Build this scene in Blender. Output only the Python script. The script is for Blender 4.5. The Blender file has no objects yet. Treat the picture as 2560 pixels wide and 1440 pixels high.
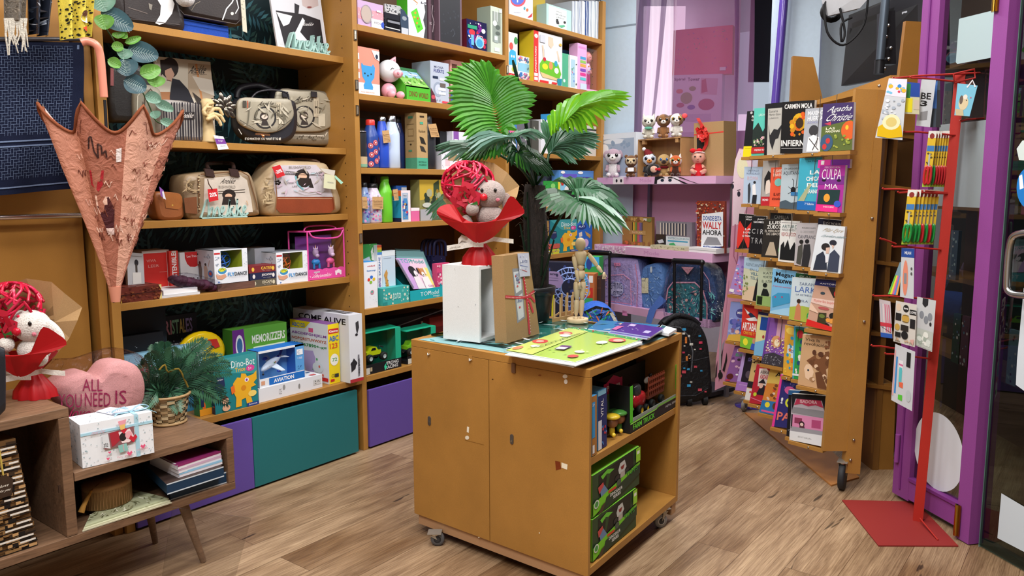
import bpy, math, random
from math import*
from mathutils import Vector as V, Matrix
sc=bpy.context.scene
COL=sc.collection
F_PX=1960.0;PITCH=radians(7.34);ROLL=radians(-.136);AZ=radians(37.4);CAM=V((0, 0, 1.55))
_cp, _sp=cos(PITCH), sin(PITCH)
FW=V((cos(AZ)*_cp, sin(AZ)*_cp, -_sp));_R0=V((sin(AZ), -cos(AZ), 0));_U0=_R0.cross(FW)
RT=cos(ROLL)*_R0+sin(ROLL)*_U0;DN=sin(ROLL)*_R0-cos(ROLL)*_U0
FH=V((cos(AZ), sin(AZ), 0));RH=V((sin(AZ), -cos(AZ), 0))
cam=bpy.data.cameras.new('camera');cam_o=bpy.data.objects.new('camera', cam);COL.objects.link(cam_o)
cam.sensor_width=36;cam.lens=36*F_PX/2560;cam.clip_start=.05
_m=Matrix((RT, -DN, -FW)).transposed().to_4x4();_m.translation=CAM
cam_o.matrix_world=_m;sc.camera=cam_o
sc.view_settings.view_transform='Standard';sc.view_settings.look='None'
sc.view_settings.exposure=0.22;sc.view_settings.gamma=1;sc.view_settings.use_curve_mapping=False
W=bpy.data.worlds.new('world');sc.world=W;W.use_nodes=True
W.node_tree.nodes['Background'].inputs[0].default_value=(.75, .85, 1, 1)
W.node_tree.nodes['Background'].inputs[1].default_value=.5
def area(loc, sx, sy, pw, col=(1, .98, .97), tgt=None):
 l=bpy.data.lights.new('ceiling_lamp', 'AREA');l.shape='RECTANGLE';l.size=sx;l.size_y=sy;l.energy=pw;l.color=col
 o=bpy.data.objects.new('ceiling_lamp', l);COL.objects.link(o);o.location=loc
 if tgt:o.rotation_euler=(V(tgt)-V(loc)).to_track_quat('-Z', 'Y').to_euler()
 return o
for _x, _y, _p in((.3, .9, 66), (-.8, .2, 40), (.3, 2.3, 28), (2.2, 2.3, 33), (2.2, .7, 50), (4.1, 2.3, 34), (4.3, .9, 25), (5.6, 2.6, 24)):
 area((_x, _y, 3.42), 1.2, .35, _p)
def ray(x, y):return FW+((x-1280)/F_PX)*RT+((y-720)/F_PX)*DN
def proj(p):
 d=V(p)-CAM;z=d.dot(FW);return 1280+F_PX*d.dot(RT)/z, 720+F_PX*d.dot(DN)/z
def hit(x, y, pl):
 d=ray(x, y);n=V(pl[0]);return CAM+d*((pl[1]-n.dot(CAM))/n.dot(d))
def PY(y):return((0, 1, 0), y)
def PX(x):return((1, 0, 0), x)
def PZ(z):return((0, 0, 1), z)
def PD(D, ang=0, lean=0, at=None):
 p=CAM+FH*D if at is None else hit(at[0], at[1], (tuple(FH), D))
 a=radians(ang);l=radians(lean)
 n=(-cos(a)*FH-sin(a)*RH)*cos(l)+V((0, 0, 1))*sin(l)
 return(tuple(n), n.dot(p))
def srgb(h):
 h=h.lstrip('#')
 if len(h)==3:h=''.join(a*2 for a in h)
 o=[]
 for i in(0, 2, 4):
  c=int(h[i:i+2], 16)/255
  o.append(c/12.92 if c<=.04045 else((c+.055)/1.055)**2.4)
 return(o[0], o[1], o[2], 1)
MATS={}
def nt(name):
 m=bpy.data.materials.new(name);m.use_nodes=True;t=m.node_tree
 return m, t, t.nodes['Principled BSDF'], t.links
def mat(k):
 if k in MATS:return MATS[k]
 m, t, b, L=nt(k);N=t.nodes
 a=N.new('ShaderNodeAttribute');a.attribute_name='Col';src=a.outputs[0]
 tc=N.new('ShaderNodeTexCoord')
 def noise(scale, det=4, vec=None, rough=.6, dist=0):
  n=N.new('ShaderNodeTexNoise');n.inputs['Scale'].default_value=scale;n.inputs['Detail'].default_value=det
  n.inputs['Roughness'].default_value=rough;n.inputs['Distortion'].default_value=dist
  L.new(vec or tc.outputs['Object'], n.inputs['Vector']);return n.outputs[0]
 def stretch(s):
  mp=N.new('ShaderNodeMapping');mp.inputs['Scale'].default_value=s
  L.new(tc.outputs['Object'], mp.inputs['Vector']);return mp.outputs[0]
 def tint(fac, lo, hi, c=None):
  r=N.new('ShaderNodeMapRange');r.inputs[1].default_value=.3;r.inputs[2].default_value=.7
  r.inputs[3].default_value=lo;r.inputs[4].default_value=hi;L.new(fac, r.inputs[0])
  x=N.new('ShaderNodeMix');x.data_type='RGBA';x.blend_type='MULTIPLY';x.inputs[0].default_value=1
  L.new(c or src, x.inputs[6]);L.new(r.outputs[0], x.inputs[7]);return x.outputs[2]
 def bump(fac, s, d=.01):
  u=N.new('ShaderNodeBump');u.inputs['Strength'].default_value=s;u.inputs['Distance'].default_value=d
  L.new(fac, u.inputs['Height']);L.new(u.outputs[0], b.inputs['Normal'])
 R=b.inputs['Roughness'];S=b.inputs['Specular IOR Level']
 col=src
 if k=='paper':R.default_value=.5;S.default_value=.35;bump(noise(8, 2), .03, .02)
 elif k=='gloss':R.default_value=.14;S.default_value=.5
 elif k=='plas':R.default_value=.32
 elif k=='cloth':R.default_value=.92;S.default_value=.15;f=noise(260, 3);col=tint(f, .82, 1.1);bump(f, .35, .004)
 elif k=='nylon':R.default_value=.6;S.default_value=.3;f=noise(22, 3, dist=1.2);col=tint(f, .88, 1.06);bump(f, .5, .02)
 elif k=='leather':R.default_value=.42;f=noise(140, 3);col=tint(noise(9), .85, 1.1);bump(f, .2, .003)
 elif k=='plush':
  R.default_value=1;S.default_value=.05;f=noise(190, 4);col=tint(f, .72, 1.12);bump(f, .9, .006)
  b.inputs['Sheen Weight'].default_value=.35
 elif k=='metal':b.inputs['Metallic'].default_value=1;R.default_value=.22
 elif k=='dmetal':b.inputs['Metallic'].default_value=.6;R.default_value=.4
 elif k=='rubber':R.default_value=.6;S.default_value=.3
 elif k=='mdf':
  R.default_value=.42;S.default_value=.4
  col=tint(noise(420, 2), .9, 1.08);col=tint(noise(3.5, 3), .9, 1.08, col)
 elif k=='panel':R.default_value=.55;S.default_value=.3;col=tint(noise(500, 2), .9, 1.08)
 elif k=='walnut':
  R.default_value=.5;f=noise(9, 6, stretch((.6, 6, 6)), .65, 1.5);col=tint(f, .58, 1.25);bump(f, .15, .003)
  f2=noise(3, 3, stretch((1, 2, 2)));col=tint(f2, .85, 1.1, col)
 elif k=='wood':
  R.default_value=.5;f=noise(14, 5, stretch((1, 1, .12)), .6, .8);col=tint(f, .85, 1.1)
 elif k=='kraft':R.default_value=.8;S.default_value=.2;f=noise(300, 3);col=tint(f, .9, 1.07);bump(noise(30, 3), .15, .003)
 elif k=='bark':R.default_value=.95;f=noise(60, 6, stretch((1, 1, .3)), .75, 1);col=tint(f, .35, 1.5);bump(f, 1, .02)
 elif k=='wall':R.default_value=.7;S.default_value=.2;f=noise(30, 3);col=tint(f, .97, 1.02);bump(f, .05, .005)
 elif k=='leaf':
  R.default_value=.3;S.default_value=.45;f=noise(25, 3);col=tint(f, .82, 1.12)
 elif k=='folie':
  R.default_value=.1
 L.new(col, b.inputs['Base Color'])
 out=N['Material Output']
 if k in('leaf', 'voile', 'tissue'):
  tr=N.new('ShaderNodeBsdfTranslucent');L.new(col, tr.inputs[0])
  mx=N.new('ShaderNodeMixShader');mx.inputs[0].default_value=.35
  if k=='voile':R.default_value=.8;S.default_value=.1
  L.new(b.outputs[0], mx.inputs[1]);L.new(tr.outputs[0], mx.inputs[2]);last=mx.outputs[0]
  if k=='voile':
   tp=N.new('ShaderNodeBsdfTransparent');L.new(col, tp.inputs[0])
   tc2=N.new('ShaderNodeBsdfTransparent');m3=N.new('ShaderNodeMixShader');m3.inputs[0].default_value=.45
   L.new(tp.outputs[0], m3.inputs[1]);L.new(tc2.outputs[0], m3.inputs[2])
   m2=N.new('ShaderNodeMixShader');m2.inputs[0].default_value=.62
   L.new(last, m2.inputs[1]);L.new(m3.outputs[0], m2.inputs[2]);last=m2.outputs[0]
  L.new(last, out.inputs[0])
 if k in('clear', 'folie', 'pane', 'glass'):
  tp=N.new('ShaderNodeBsdfTransparent');gl=N.new('ShaderNodeBsdfGlossy');mx=N.new('ShaderNodeMixShader')
  L.new(src, tp.inputs[0]);gl.inputs['Roughness'].default_value={'clear':.08, 'folie':.12, 'pane':.01, 'glass':.03}[k]
  fr=N.new('ShaderNodeFresnel');fr.inputs[0].default_value=1.45
  if k=='folie':
   u=N.new('ShaderNodeBump');u.inputs['Strength'].default_value=.9;u.inputs['Distance'].default_value=.03
   L.new(noise(16, 4, dist=1.5), u.inputs['Height']);L.new(u.outputs[0], gl.inputs['Normal']);L.new(u.outputs[0], fr.inputs['Normal'])
  mt=N.new('ShaderNodeMath');mt.operation='MULTIPLY_ADD';mt.inputs[1].default_value={'clear':1, 'folie':1.5, 'pane':1, 'glass':1}[k]
  mt.inputs[2].default_value=.02;L.new(fr.outputs[0], mt.inputs[0])
  ge=N.new('ShaderNodeNewGeometry');sb=N.new('ShaderNodeMath');sb.operation='SUBTRACT';sb.inputs[0].default_value=1;L.new(ge.outputs['Backfacing'], sb.inputs[1])
  mm=N.new('ShaderNodeMath');mm.operation='MULTIPLY';L.new(mt.outputs[0], mm.inputs[0]);L.new(sb.outputs[0], mm.inputs[1]);L.new(mm.outputs[0], mx.inputs[0])
  L.new(tp.outputs[0], mx.inputs[1]);L.new(gl.outputs[0], mx.inputs[2]);L.new(mx.outputs[0], out.inputs[0])
  N.remove(b)
 if k=='glow':
  b.inputs['Emission Strength'].default_value=1.0;L.new(src, b.inputs['Emission Color'])
 MATS[k]=m
 return m
_TX={}
def tmesh(s, bold):
 k=(s, bold)
 if k in _TX:return _TX[k]
 c=bpy.data.curves.new('t', 'FONT');c.body=s;c.resolution_u=2;c.size=1
 if bold:c.offset=.022
 o=bpy.data.objects.new('t', c);COL.objects.link(o)
 me=o.to_mesh();vs=[(v.co.x, v.co.y)for v in me.vertices];fs=[tuple(p.vertices)for p in me.polygons]
 o.to_mesh_clear();bpy.data.objects.remove(o);bpy.data.curves.remove(c)
 if vs:
  x0=min(v[0]for v in vs);x1=max(v[0]for v in vs);y0=min(v[1]for v in vs);y1=max(v[1]for v in vs)
  w=max(x1-x0, 1e-5);h=max(y1-y0, 1e-5);vs=[((x-x0)/w, (y1-y)/h)for x, y in vs]
 _TX[k]=(vs, fs);return _TX[k]
class MB:
 def __init__(s, k='paper'):s.v=[];s.f=[];s.c=[];s.m=[];s.sm=[];s.k=k;s.ks=[]
 def add(s, vs, fs, col, sm=False, k=None):
  k=k or s.k
  if k not in s.ks:s.ks.append(k)
  i=s.ks.index(k);n=len(s.v);s.v+=[V(p)for p in vs]
  if isinstance(col, str):col=srgb(col)
  for q, f in enumerate(fs):
   s.f.append(tuple(a+n for a in f));s.c.append(col[q]if isinstance(col, list)else col);s.m.append(i);s.sm.append(sm)
  return s
 def poly(s, pts, col, k=None):return s.add(pts, [tuple(range(len(pts)))], col, False, k)
 def obox(s, o, a, b, c, col, k=None, faces=None):
  o, a, b, c=V(o), V(a), V(b), V(c)
  vs=[o, o+a, o+a+b, o+b, o+c, o+a+c, o+a+b+c, o+b+c]
  return s.add(vs, [(0, 3, 2, 1), (4, 5, 6, 7), (0, 1, 5, 4), (1, 2, 6, 5), (2, 3, 7, 6), (3, 0, 4, 7)], col, False, k)
 def box(s, x0, x1, y0, y1, z0, z1, col, k=None):return s.obox((x0, y0, z0), (x1-x0, 0, 0), (0, y1-y0, 0), (0, 0, z1-z0), col, k)
 def prism(s, pts, d, col, k=None, side=None):
  n=len(pts);d=V(d);P=[V(p)for p in pts]
  s.add(P+[p+d for p in P], [tuple(range(n-1, -1, -1)), tuple(range(n, 2*n))], col, False, k)
  s.add(P+[p+d for p in P], [(i, (i+1)%n, (i+1)%n+n, i+n)for i in range(n)], side or col, False, k);return s
 def tube(s, pts, r, col, n=8, k=None, cap=True):
  P=[V(p)for p in pts];m=len(P);R=r if isinstance(r, (list, tuple))else[r]*m
  vs=[];up=None
  for i, p in enumerate(P):
   t=(P[min(i+1, m-1)]-P[max(i-1, 0)]).normalized()
   if up is None:up=t.orthogonal().normalized()
   up=(up-t*up.dot(t));up=up.normalized()if up.length>1e-6 else t.orthogonal().normalized()
   w=t.cross(up)
   for j in range(n):
    a=2*pi*j/n;vs.append(p+(up*cos(a)+w*sin(a))*R[i])
  fs=[(i*n+j, i*n+(j+1)%n, (i+1)*n+(j+1)%n, (i+1)*n+j)for i in range(m-1)for j in range(n)]
  s.add(vs, fs, col, True, k)
  if cap:s.add(vs, [tuple(range(n-1, -1, -1)), tuple(range((m-1)*n, m*n))], col, False, k)
  return s
 def lathe(s, c, prof, col, n=20, k=None, M=None, sm=True):
  c=V(c);vs=[]
  for q in prof:
   for j in range(n):
    a=2*pi*j/n;p=V((q[0]*cos(a), q[0]*sin(a), q[1]));vs.append(c+(M@p if M else p))
  fs=[];cs=[]
  for i in range(len(prof)-1):
   cc=prof[i][2]if len(prof[i])>2 else col
   for j in range(n):
    fs.append((i*n+j, i*n+(j+1)%n, (i+1)*n+(j+1)%n, (i+1)*n+j));cs.append(srgb(cc)if isinstance(cc, str)else cc)
  s.add(vs, fs, cs, sm, k)
  for e, i in((0, 0), (1, len(prof)-1)):
   if prof[i][0]>1e-4:
    f=tuple(range(i*n, i*n+n));s.add(vs, [f[::-1]if e==0 else f], col, False, k)
  return s
 def ball(s, c, r, col, n=16, m=10, k=None, M=None, e=1.0, cf=None):
  c=V(c);r=(r, r, r)if not isinstance(r, (tuple, list))else r
  def sg(x):return(abs(x)**e)*(1 if x>=0 else-1)
  vs=[];us=[]
  for i in range(m+1):
   th=pi*i/m
   for j in range(n):
    ph=2*pi*j/n;u=V((sin(th)*cos(ph), sin(th)*sin(ph), cos(th)))
    q=V((r[0]*sg(sin(th))*sg(cos(ph)), r[1]*sg(sin(th))*sg(sin(ph)), r[2]*sg(cos(th))))
    vs.append(c+(M@q if M else q));us.append(u)
  fs=[(i*n+j, (i+1)*n+j, (i+1)*n+(j+1)%n, i*n+(j+1)%n)for i in range(m)for j in range(n)]
  cols=col
  if cf:
   cols=[]
   for f in fs:
    u=(us[f[0]]+us[f[1]]+us[f[2]]+us[f[3]])/4;x=cf(u)or col;cols.append(srgb(x)if isinstance(x, str)else x)
  s.add(vs, fs, cols, True, k);return s
 def build(s, name, parent=None, loc=None, bevel=0, merge=False):
  me=bpy.data.meshes.new(name)
  if loc is None and parent is None:
   xs=[p.x for p in s.v];ys=[p.y for p in s.v];loc=V(((min(xs)+max(xs))/2, (min(ys)+max(ys))/2, min(p.z for p in s.v)))
  wl=V(loc)if loc is not None else V((0, 0, 0))
  base=parent_world(parent)+wl if parent else wl
  me.from_pydata([tuple(p-base)for p in s.v], [], s.f)
  a=me.attributes.new('Col', 'FLOAT_COLOR', 'FACE')
  fl=[]
  for c in s.c:fl+=list(c)
  a.data.foreach_set('color', fl)
  for k in s.ks:me.materials.append(mat(k))
  me.polygons.foreach_set('material_index', s.m);me.polygons.foreach_set('use_smooth', s.sm);me.update()
  o=bpy.data.objects.new(name, me);COL.objects.link(o);o.location=wl
  if parent:o.parent=parent
  if bevel:
   md=o.modifiers.new('b', 'BEVEL');md.width=bevel;md.segments=2;md.limit_method='ANGLE'
  return o
def parent_world(p):
 w=V((0, 0, 0))
 while p:w+=p.location;p=p.parent
 return w
def tag(o, label, cat, group=None, kind=None):
 if label:o['label']=label
 if cat:o['category']=cat
 if group:o['group']=group
 if kind:o['kind']=kind
 return o
def empty(name, loc, label=None, cat=None, group=None):
 o=bpy.data.objects.new(name, None);COL.objects.link(o);o.location=loc;o.empty_display_size=.05
 return tag(o, label, cat, group)
def struct(o):o['kind']='structure';return o
def dup(root, loc, label=None, group=None):
 def cp(o, par):
  c=o.copy();COL.objects.link(c);c.parent=par
  for ch in list(o.children):cp(ch, c)
  return c
 r=cp(root, None);r.location=loc
 if label:r['label']=label
 if group:r['group']=group
 return r
class Face:
 """printed rectangle; u right, v down, corners TL TR BR BL; px=True reads points as photo pixels on this plane"""
 def __init__(s, mb, a, b, c, d, px=False, k=None, e0=.0006):
  s.mb=mb;s.q=[V(a), V(b), V(c), V(d)];s.e=e0;s.px=px;s.k=k
  n=(s.q[2]-s.q[0]).cross(s.q[1]-s.q[0])
  if n.length<1e-9:n=V((0, 0, 1))
  s.n=n.normalized();
  s.pl=(tuple(s.n), s.n.dot(s.q[0]))
 def at(s, u, v):
  if s.px:return hit(u, v, s.pl)+s.n*s.e
  a, b, c, d=s.q
  return(a*(1-u)+b*u)*(1-v)+(d*(1-u)+c*u)*v+s.n*s.e
 def up(s):s.e+=.00025
 def P(s, pts, col):s.mb.add([s.at(*p)for p in pts], [tuple(range(len(pts)))[::-1]], col, False, s.k);s.up()
 def Rr(s, u0, v0, u1, v1, col):s.P([(u0, v0), (u1, v0), (u1, v1), (u0, v1)], col)
 def E(s, cu, cv, ru, rv, col, n=18):s.P([(cu+ru*cos(2*pi*i/n), cv+rv*sin(2*pi*i/n))if s.px else(min(1, max(0, cu+ru*cos(2*pi*i/n))), min(1, max(0, cv+rv*sin(2*pi*i/n))))for i in range(n)], col)
 def L(s, w, col, pts):
  vs=[];fs=[]
  asp=1 if s.px else(s.q[3]-s.q[0]).length/max((s.q[1]-s.q[0]).length, 1e-6)
  for i, (x, y)in enumerate(pts):
   x0, y0=pts[max(i-1, 0)];x1, y1=pts[min(i+1, len(pts)-1)]
   dx, dy=x1-x0, (y1-y0)*asp;l=hypot(dx, dy)or 1
   nx, ny=-dy/l*w/2, dx/l*w/2/asp
   vs+=[s.at(x+nx, y+ny), s.at(x-nx, y-ny)]
  for i in range(len(pts)-1):fs.append((2*i, 2*i+1, 2*i+3, 2*i+2))
  s.mb.add(vs, fs, col, False, s.k);s.up()
 def T(s, u, v, w, h, col, txt, bold=False, sh=0, rot=0):
  vs, fs=tmesh(txt, bold)
  if not vs:return
  out=[]
  for x, y in vs:
   X, Y=(x+sh*(1-y))*w, y*h
   if rot==90:X, Y=y*w, (1-x)*h
   if rot==-90:X, Y=(1-y)*w, x*h
   if rot==180:X, Y=(1-x)*w, (1-y)*h
   if not s.px and abs(rot)not in(0, 90, 180):
    pass
   out.append(s.at(u+X, v+Y))
  s.mb.add(out, fs, col, False, s.k);s.up()
 def S(s, seed, n, size, cols, reg=(0, 0, 1, 1), shape='e'):
  r=random.Random(seed);asp=1 if s.px else(s.q[1]-s.q[0]).length/max((s.q[3]-s.q[0]).length, 1e-6)
  for i in range(n):
   z=size*r.uniform(.5, 1.3);u=r.uniform(reg[0]+z, max(reg[0]+z, reg[2]-z));v=r.uniform(reg[1]+z*asp, max(reg[1]+z*asp, reg[3]-z*asp))
   c=r.choice(cols);e=s.e
   if shape=='e':s.E(u, v, z, z*asp, c, 8)
   elif shape=='r':s.Rr(u-z, v-z*asp*.7, u+z, v+z*asp*.7, c)
   elif shape=='h':s.P([(u, v+z*asp), (u-z, v-.2*z*asp), (u-.6*z, v-z*asp), (u, v-.4*z*asp), (u+.6*z, v-z*asp), (u+z, v-.2*z*asp)], c)
   elif shape=='l':
    a=r.uniform(0, pi);k2=z*1.8;s.P([(u+k2*cos(a), v+k2*asp*sin(a)), (u-z*.35*sin(a), v+z*.35*asp*cos(a)), (u-k2*cos(a), v-k2*asp*sin(a)), (u+z*.35*sin(a), v-z*.35*asp*cos(a))], c)
   s.e=e+(.00002*(i%8))
  s.up()
 def run(s, dsl):
  for ln in dsl.replace('\n', ';').split(';'):
   t=ln.split()
   if not t:continue
   c=t[0];f=lambda a:[float(x)for x in a]
   if c=='px':s.px=True
   elif c=='uv':s.px=False
   elif c=='r':s.Rr(*f(t[1:5]), t[5])
   elif c=='e':s.E(*f(t[1:5]), t[5])
   elif c=='p':q=f(t[2:]);s.P(list(zip(q[::2], q[1::2])), t[1])
   elif c=='l':q=f(t[3:]);s.L(float(t[1]), t[2], list(zip(q[::2], q[1::2])))
   elif c in('t', 'b', 'i'):s.T(*f(t[1:5]), t[5], ' '.join(t[6:]), c=='b', .25 if c=='i' else 0)
   elif c in('tu', 'bu'):s.T(*f(t[1:5]), t[5], ' '.join(t[6:]), c=='bu', 0, 90)
   elif c in('td', 'bd'):s.T(*f(t[1:5]), t[5], ' '.join(t[6:]), c=='bd', 0, -90)
   elif c in('tf', 'bf'):s.T(*f(t[1:5]), t[5], ' '.join(t[6:]), c=='bf', 0, 180)
   elif c[0]=='s':
    s.S(int(t[1]), int(t[2]), float(t[3]), t[4].split(','), tuple(f(t[5:9]))if len(t)>5 else(0, 0, 1, 1), c[1]if len(c)>1 else 'e')
def xz(pl, pr, pt, z, Y):
 def sx(p):
  y=proj((3, Y, z))[1]
  for _ in range(4):q=hit(p, y, PY(Y));x=q.x;y=proj((x, Y, z))[1]
  return x
 x0, x1=sx(pl), sx(pr)
 lo, hi=z, z+1.5
 for _ in range(40):
  mid=(lo+hi)/2
  if proj((x0, Y, mid))[1]>pt:lo=mid
  else:hi=mid
 return x0, x1, lo
def pack(name, label, cat, pl, pr, pt, z, Y, dep, col, front='', left='', top='', group=None, k='paper', tcol=None, lcol=None, parent=None, extra=None):
 x0, x1, z1=xz(pl, pr, pt, z, Y);mb=MB(k);y1=Y+dep;z=z+.001
 tc, lc=tcol or col, lcol or col
 mb.box(x0, x1, Y, y1, z, z1, [srgb(c)for c in(col, tc, col, col, col, lc)])
 if front:Face(mb, (x0, Y, z1), (x1, Y, z1), (x1, Y, z), (x0, Y, z)).run(front)
 if left:Face(mb, (x0, y1, z1), (x0, Y, z1), (x0, Y, z), (x0, y1, z)).run(left)
 if top:Face(mb, (x0, y1, z1), (x1, y1, z1), (x1, Y, z1), (x0, Y, z1)).run(top)
 if extra:extra(mb, x0, x1, Y, y1, z, z1)
 o=mb.build(name, parent)
 return tag(o, label, cat, group)if parent is None else o
def card(name, label, cat, q, pl, th, col, dsl='', group=None, k='paper', side=None, back=None, px=False, parent=None, extra=None):
 P=[hit(x, y, pl)for x, y in q];mb=MB(k);n=V(pl[0])
 if n.dot(P[0]-CAM)>0:n=-n
 b=V(back)if back else-n*th
 cc=srgb(col);sd=srgb(side or col)
 mb.add(P+[p+b for p in P], [(3, 2, 1, 0), (4, 5, 6, 7), (0, 1, 5, 4), (1, 2, 6, 5), (2, 3, 7, 6), (3, 0, 4, 7)], [cc, cc, sd, sd, sd, sd])
 f=Face(mb, *P, px=px)
 if f.n.dot(P[0]-CAM)>0:f.n=-f.n;f.pl=(tuple(f.n), f.n.dot(P[0]))
 f.run(dsl)
 if extra:extra(mb, f)
 o=mb.build(name, parent)
 return tag(o, label, cat, group)if parent is None else o
# ================================================================ room shell
MDF='#ab7b3a';MDFD='#996c31';WAL='#7d5f49';PUR='#8d4590';VIO='#5f4a9a';TEAL='#226c70'
def floor():
 m, t, b, L=nt('laminate');N=t.nodes
 tc=N.new('ShaderNodeTexCoord');O=tc.outputs['Object']
 br=N.new('ShaderNodeTexBrick');L.new(O, br.inputs[0]);br.offset=.37
 br.inputs['Scale'].default_value=1;br.inputs['Brick Width'].default_value=1.9;br.inputs['Row Height'].default_value=.192
 br.inputs['Mortar Size'].default_value=.0009;br.inputs['Mortar Smooth'].default_value=0
 br.inputs['Color1'].default_value=(0, 0, 0, 1);br.inputs['Color2'].default_value=(1, 1, 1, 1);br.inputs['Mortar'].default_value=(.5, .5, .5, 1)
 def noise(sc_, s, det, dist, add=None):
  mp=N.new('ShaderNodeMapping');mp.inputs['Scale'].default_value=s;L.new(O, mp.inputs[0])
  n=N.new('ShaderNodeTexNoise');n.noise_dimensions='4D';n.inputs['Scale'].default_value=sc_;n.inputs['Detail'].default_value=det
  n.inputs['Distortion'].default_value=dist;n.inputs['Roughness'].default_value=.62;L.new(mp.outputs[0], n.inputs['Vector'])
  ml=N.new('ShaderNodeMath');ml.operation='MULTIPLY';ml.inputs[1].default_value=7;L.new(br.outputs[0], ml.inputs[0]);L.new(ml.outputs[0], n.inputs['W'])
  return n.outputs[0]
 def ramp(f, *st):
  r=N.new('ShaderNodeValToRGB');e=r.color_ramp.elements
  e[0].position, e[0].color=st[0][0], srgb(st[0][1]);e[1].position, e[1].color=st[-1][0], srgb(st[-1][1])
  for p, c in st[1:-1]:q=e.new(p);q.color=srgb(c)
  L.new(f, r.inputs[0]);return r.outputs[0]
 def mul(a, c, f=1, mode='MULTIPLY'):
  x=N.new('ShaderNodeMix');x.data_type='RGBA';x.blend_type=mode;x.inputs[0].default_value=f
  L.new(a, x.inputs[6]);L.new(c, x.inputs[7]);return x.outputs[2]
 g=noise(2.2, (1, 7, 1), 7, .9);c=ramp(g, (.28, '#876f57'), (.45, '#a58d72'), (.6, '#b8a083'), (.74, '#c6b093'))
 fine=noise(9, (.7, 26, 1), 5, .3);c=mul(c, ramp(fine, (.3, '#b5aaa0'), (.62, '#ffffff')))
 pk=ramp(br.outputs[0], (0, '#e6dccf'), (.5, '#f4ece2'), (1, '#fffaf2'));c=mul(c, pk)
 bl=noise(.9, (1, 2, 1), 3, .4);c=mul(c, ramp(bl, (.34, '#c0b09e'), (.55, '#ffffff')))
 k=noise(1.4, (.9, 5, 1), 2, 2.2);cr=ramp(k, (.27, '#2e2119'), (.30, '#ffffff'));c=mul(c, cr, .75)
 L.new(mul(c, ramp(br.outputs['Fac'], (0, '#ffffff'), (1, '#8a7660'))), b.inputs['Base Color'])
 b.inputs['Roughness'].default_value=.42;b.inputs['Specular IOR Level'].default_value=.35
 u=N.new('ShaderNodeBump');u.inputs['Strength'].default_value=.12;u.inputs['Distance'].default_value=.004
 L.new(fine, u.inputs['Height']);L.new(u.outputs[0], b.inputs['Normal'])
 me=bpy.data.meshes.new('floor');me.from_pydata([(-3, -3.5, 0), (10, -3.5, 0), (10, 6, 0), (-3, 6, 0)], [], [(0, 1, 2, 3)])
 me.materials.append(m);o=bpy.data.objects.new('floor', me);COL.objects.link(o);struct(o)
floor()
def wallbox(name, o, a, b, c, col='#c9d6e0', k='wall'):
 mb=MB(k);mb.obox(o, a, b, c, col);return struct(mb.build(name))
wallbox('ceiling', (-3, -3.5, 3.5), (13, 0, 0), (0, 9.5, 0), (0, 0, .1), '#e8e8e6')
wallbox('wall_left', (-3, 3.97, 0), (9.2, 0, 0), (0, .1, 0), (0, 0, 3.5), '#b9b4aa')
wallbox('wall_behind_camera', (-3.1, -3.5, 0), (.1, 0, 0), (0, 9.5, 0), (0, 0, 3.5), '#c9c4bc')
wallbox('wall_right', (-3, -3.6, 0), (13, 0, 0), (0, .1, 0), (0, 0, 3.5), '#7b7672')
YF, YS, YB=3.43, 3.51, 3.93
def leafwall(mb, x0, x1, z0, z1, y, seed):
 mb.poly([(x0, y, z0), (x1, y, z0), (x1, y, z1), (x0, y, z1)], '#10282e', 'paper')
 r=random.Random(seed);pal=['#2b545c', '#22484c', '#3a6a74', '#2c4f4c', '#477b84', '#4a6a62', '#36606e', '#5a8288']
 brt=['#2f7488', '#4f97a6', '#286476', '#7ab0b6', '#3b8496']
 e=.0004
 for q in range(int((x1-x0)*(z1-z0)*34)):
  cx, cz=r.uniform(x0+.06, x1-.06), r.uniform(z0+.05, z1-.05);a=r.uniform(-.5, 3.6);n=r.randint(6, 10);ln=r.uniform(.09, .17)
  P=brt if cz>2.3 and cx>2.2 and r.random()<.7 else pal
  for i in range(n):
   for sd in(-1, 1):
    t=i/n*.26;bx_, bz_=cx+cos(a)*t, cz+sin(a)*t;b2=a+sd*(1.15-.55*i/n);l2=ln*(1-.5*i/n)
    tx, tz=bx_+cos(b2)*l2, bz_+sin(b2)*l2;mx, mz=(bx_+tx)/2, (bz_+tz)/2;w=.0095
    pts=[(bx_, bz_), (mx-sin(b2)*w, mz+cos(b2)*w), (tx, tz), (mx+sin(b2)*w, mz-cos(b2)*w)]
    if min(p[0]for p in pts)<x0 or max(p[0]for p in pts)>x1 or min(p[1]for p in pts)<z0 or max(p[1]for p in pts)>z1:continue
    mb.poly([(p[0], y-e, p[1])for p in pts], r.choice(P), 'paper')
  e+=.00002
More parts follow.
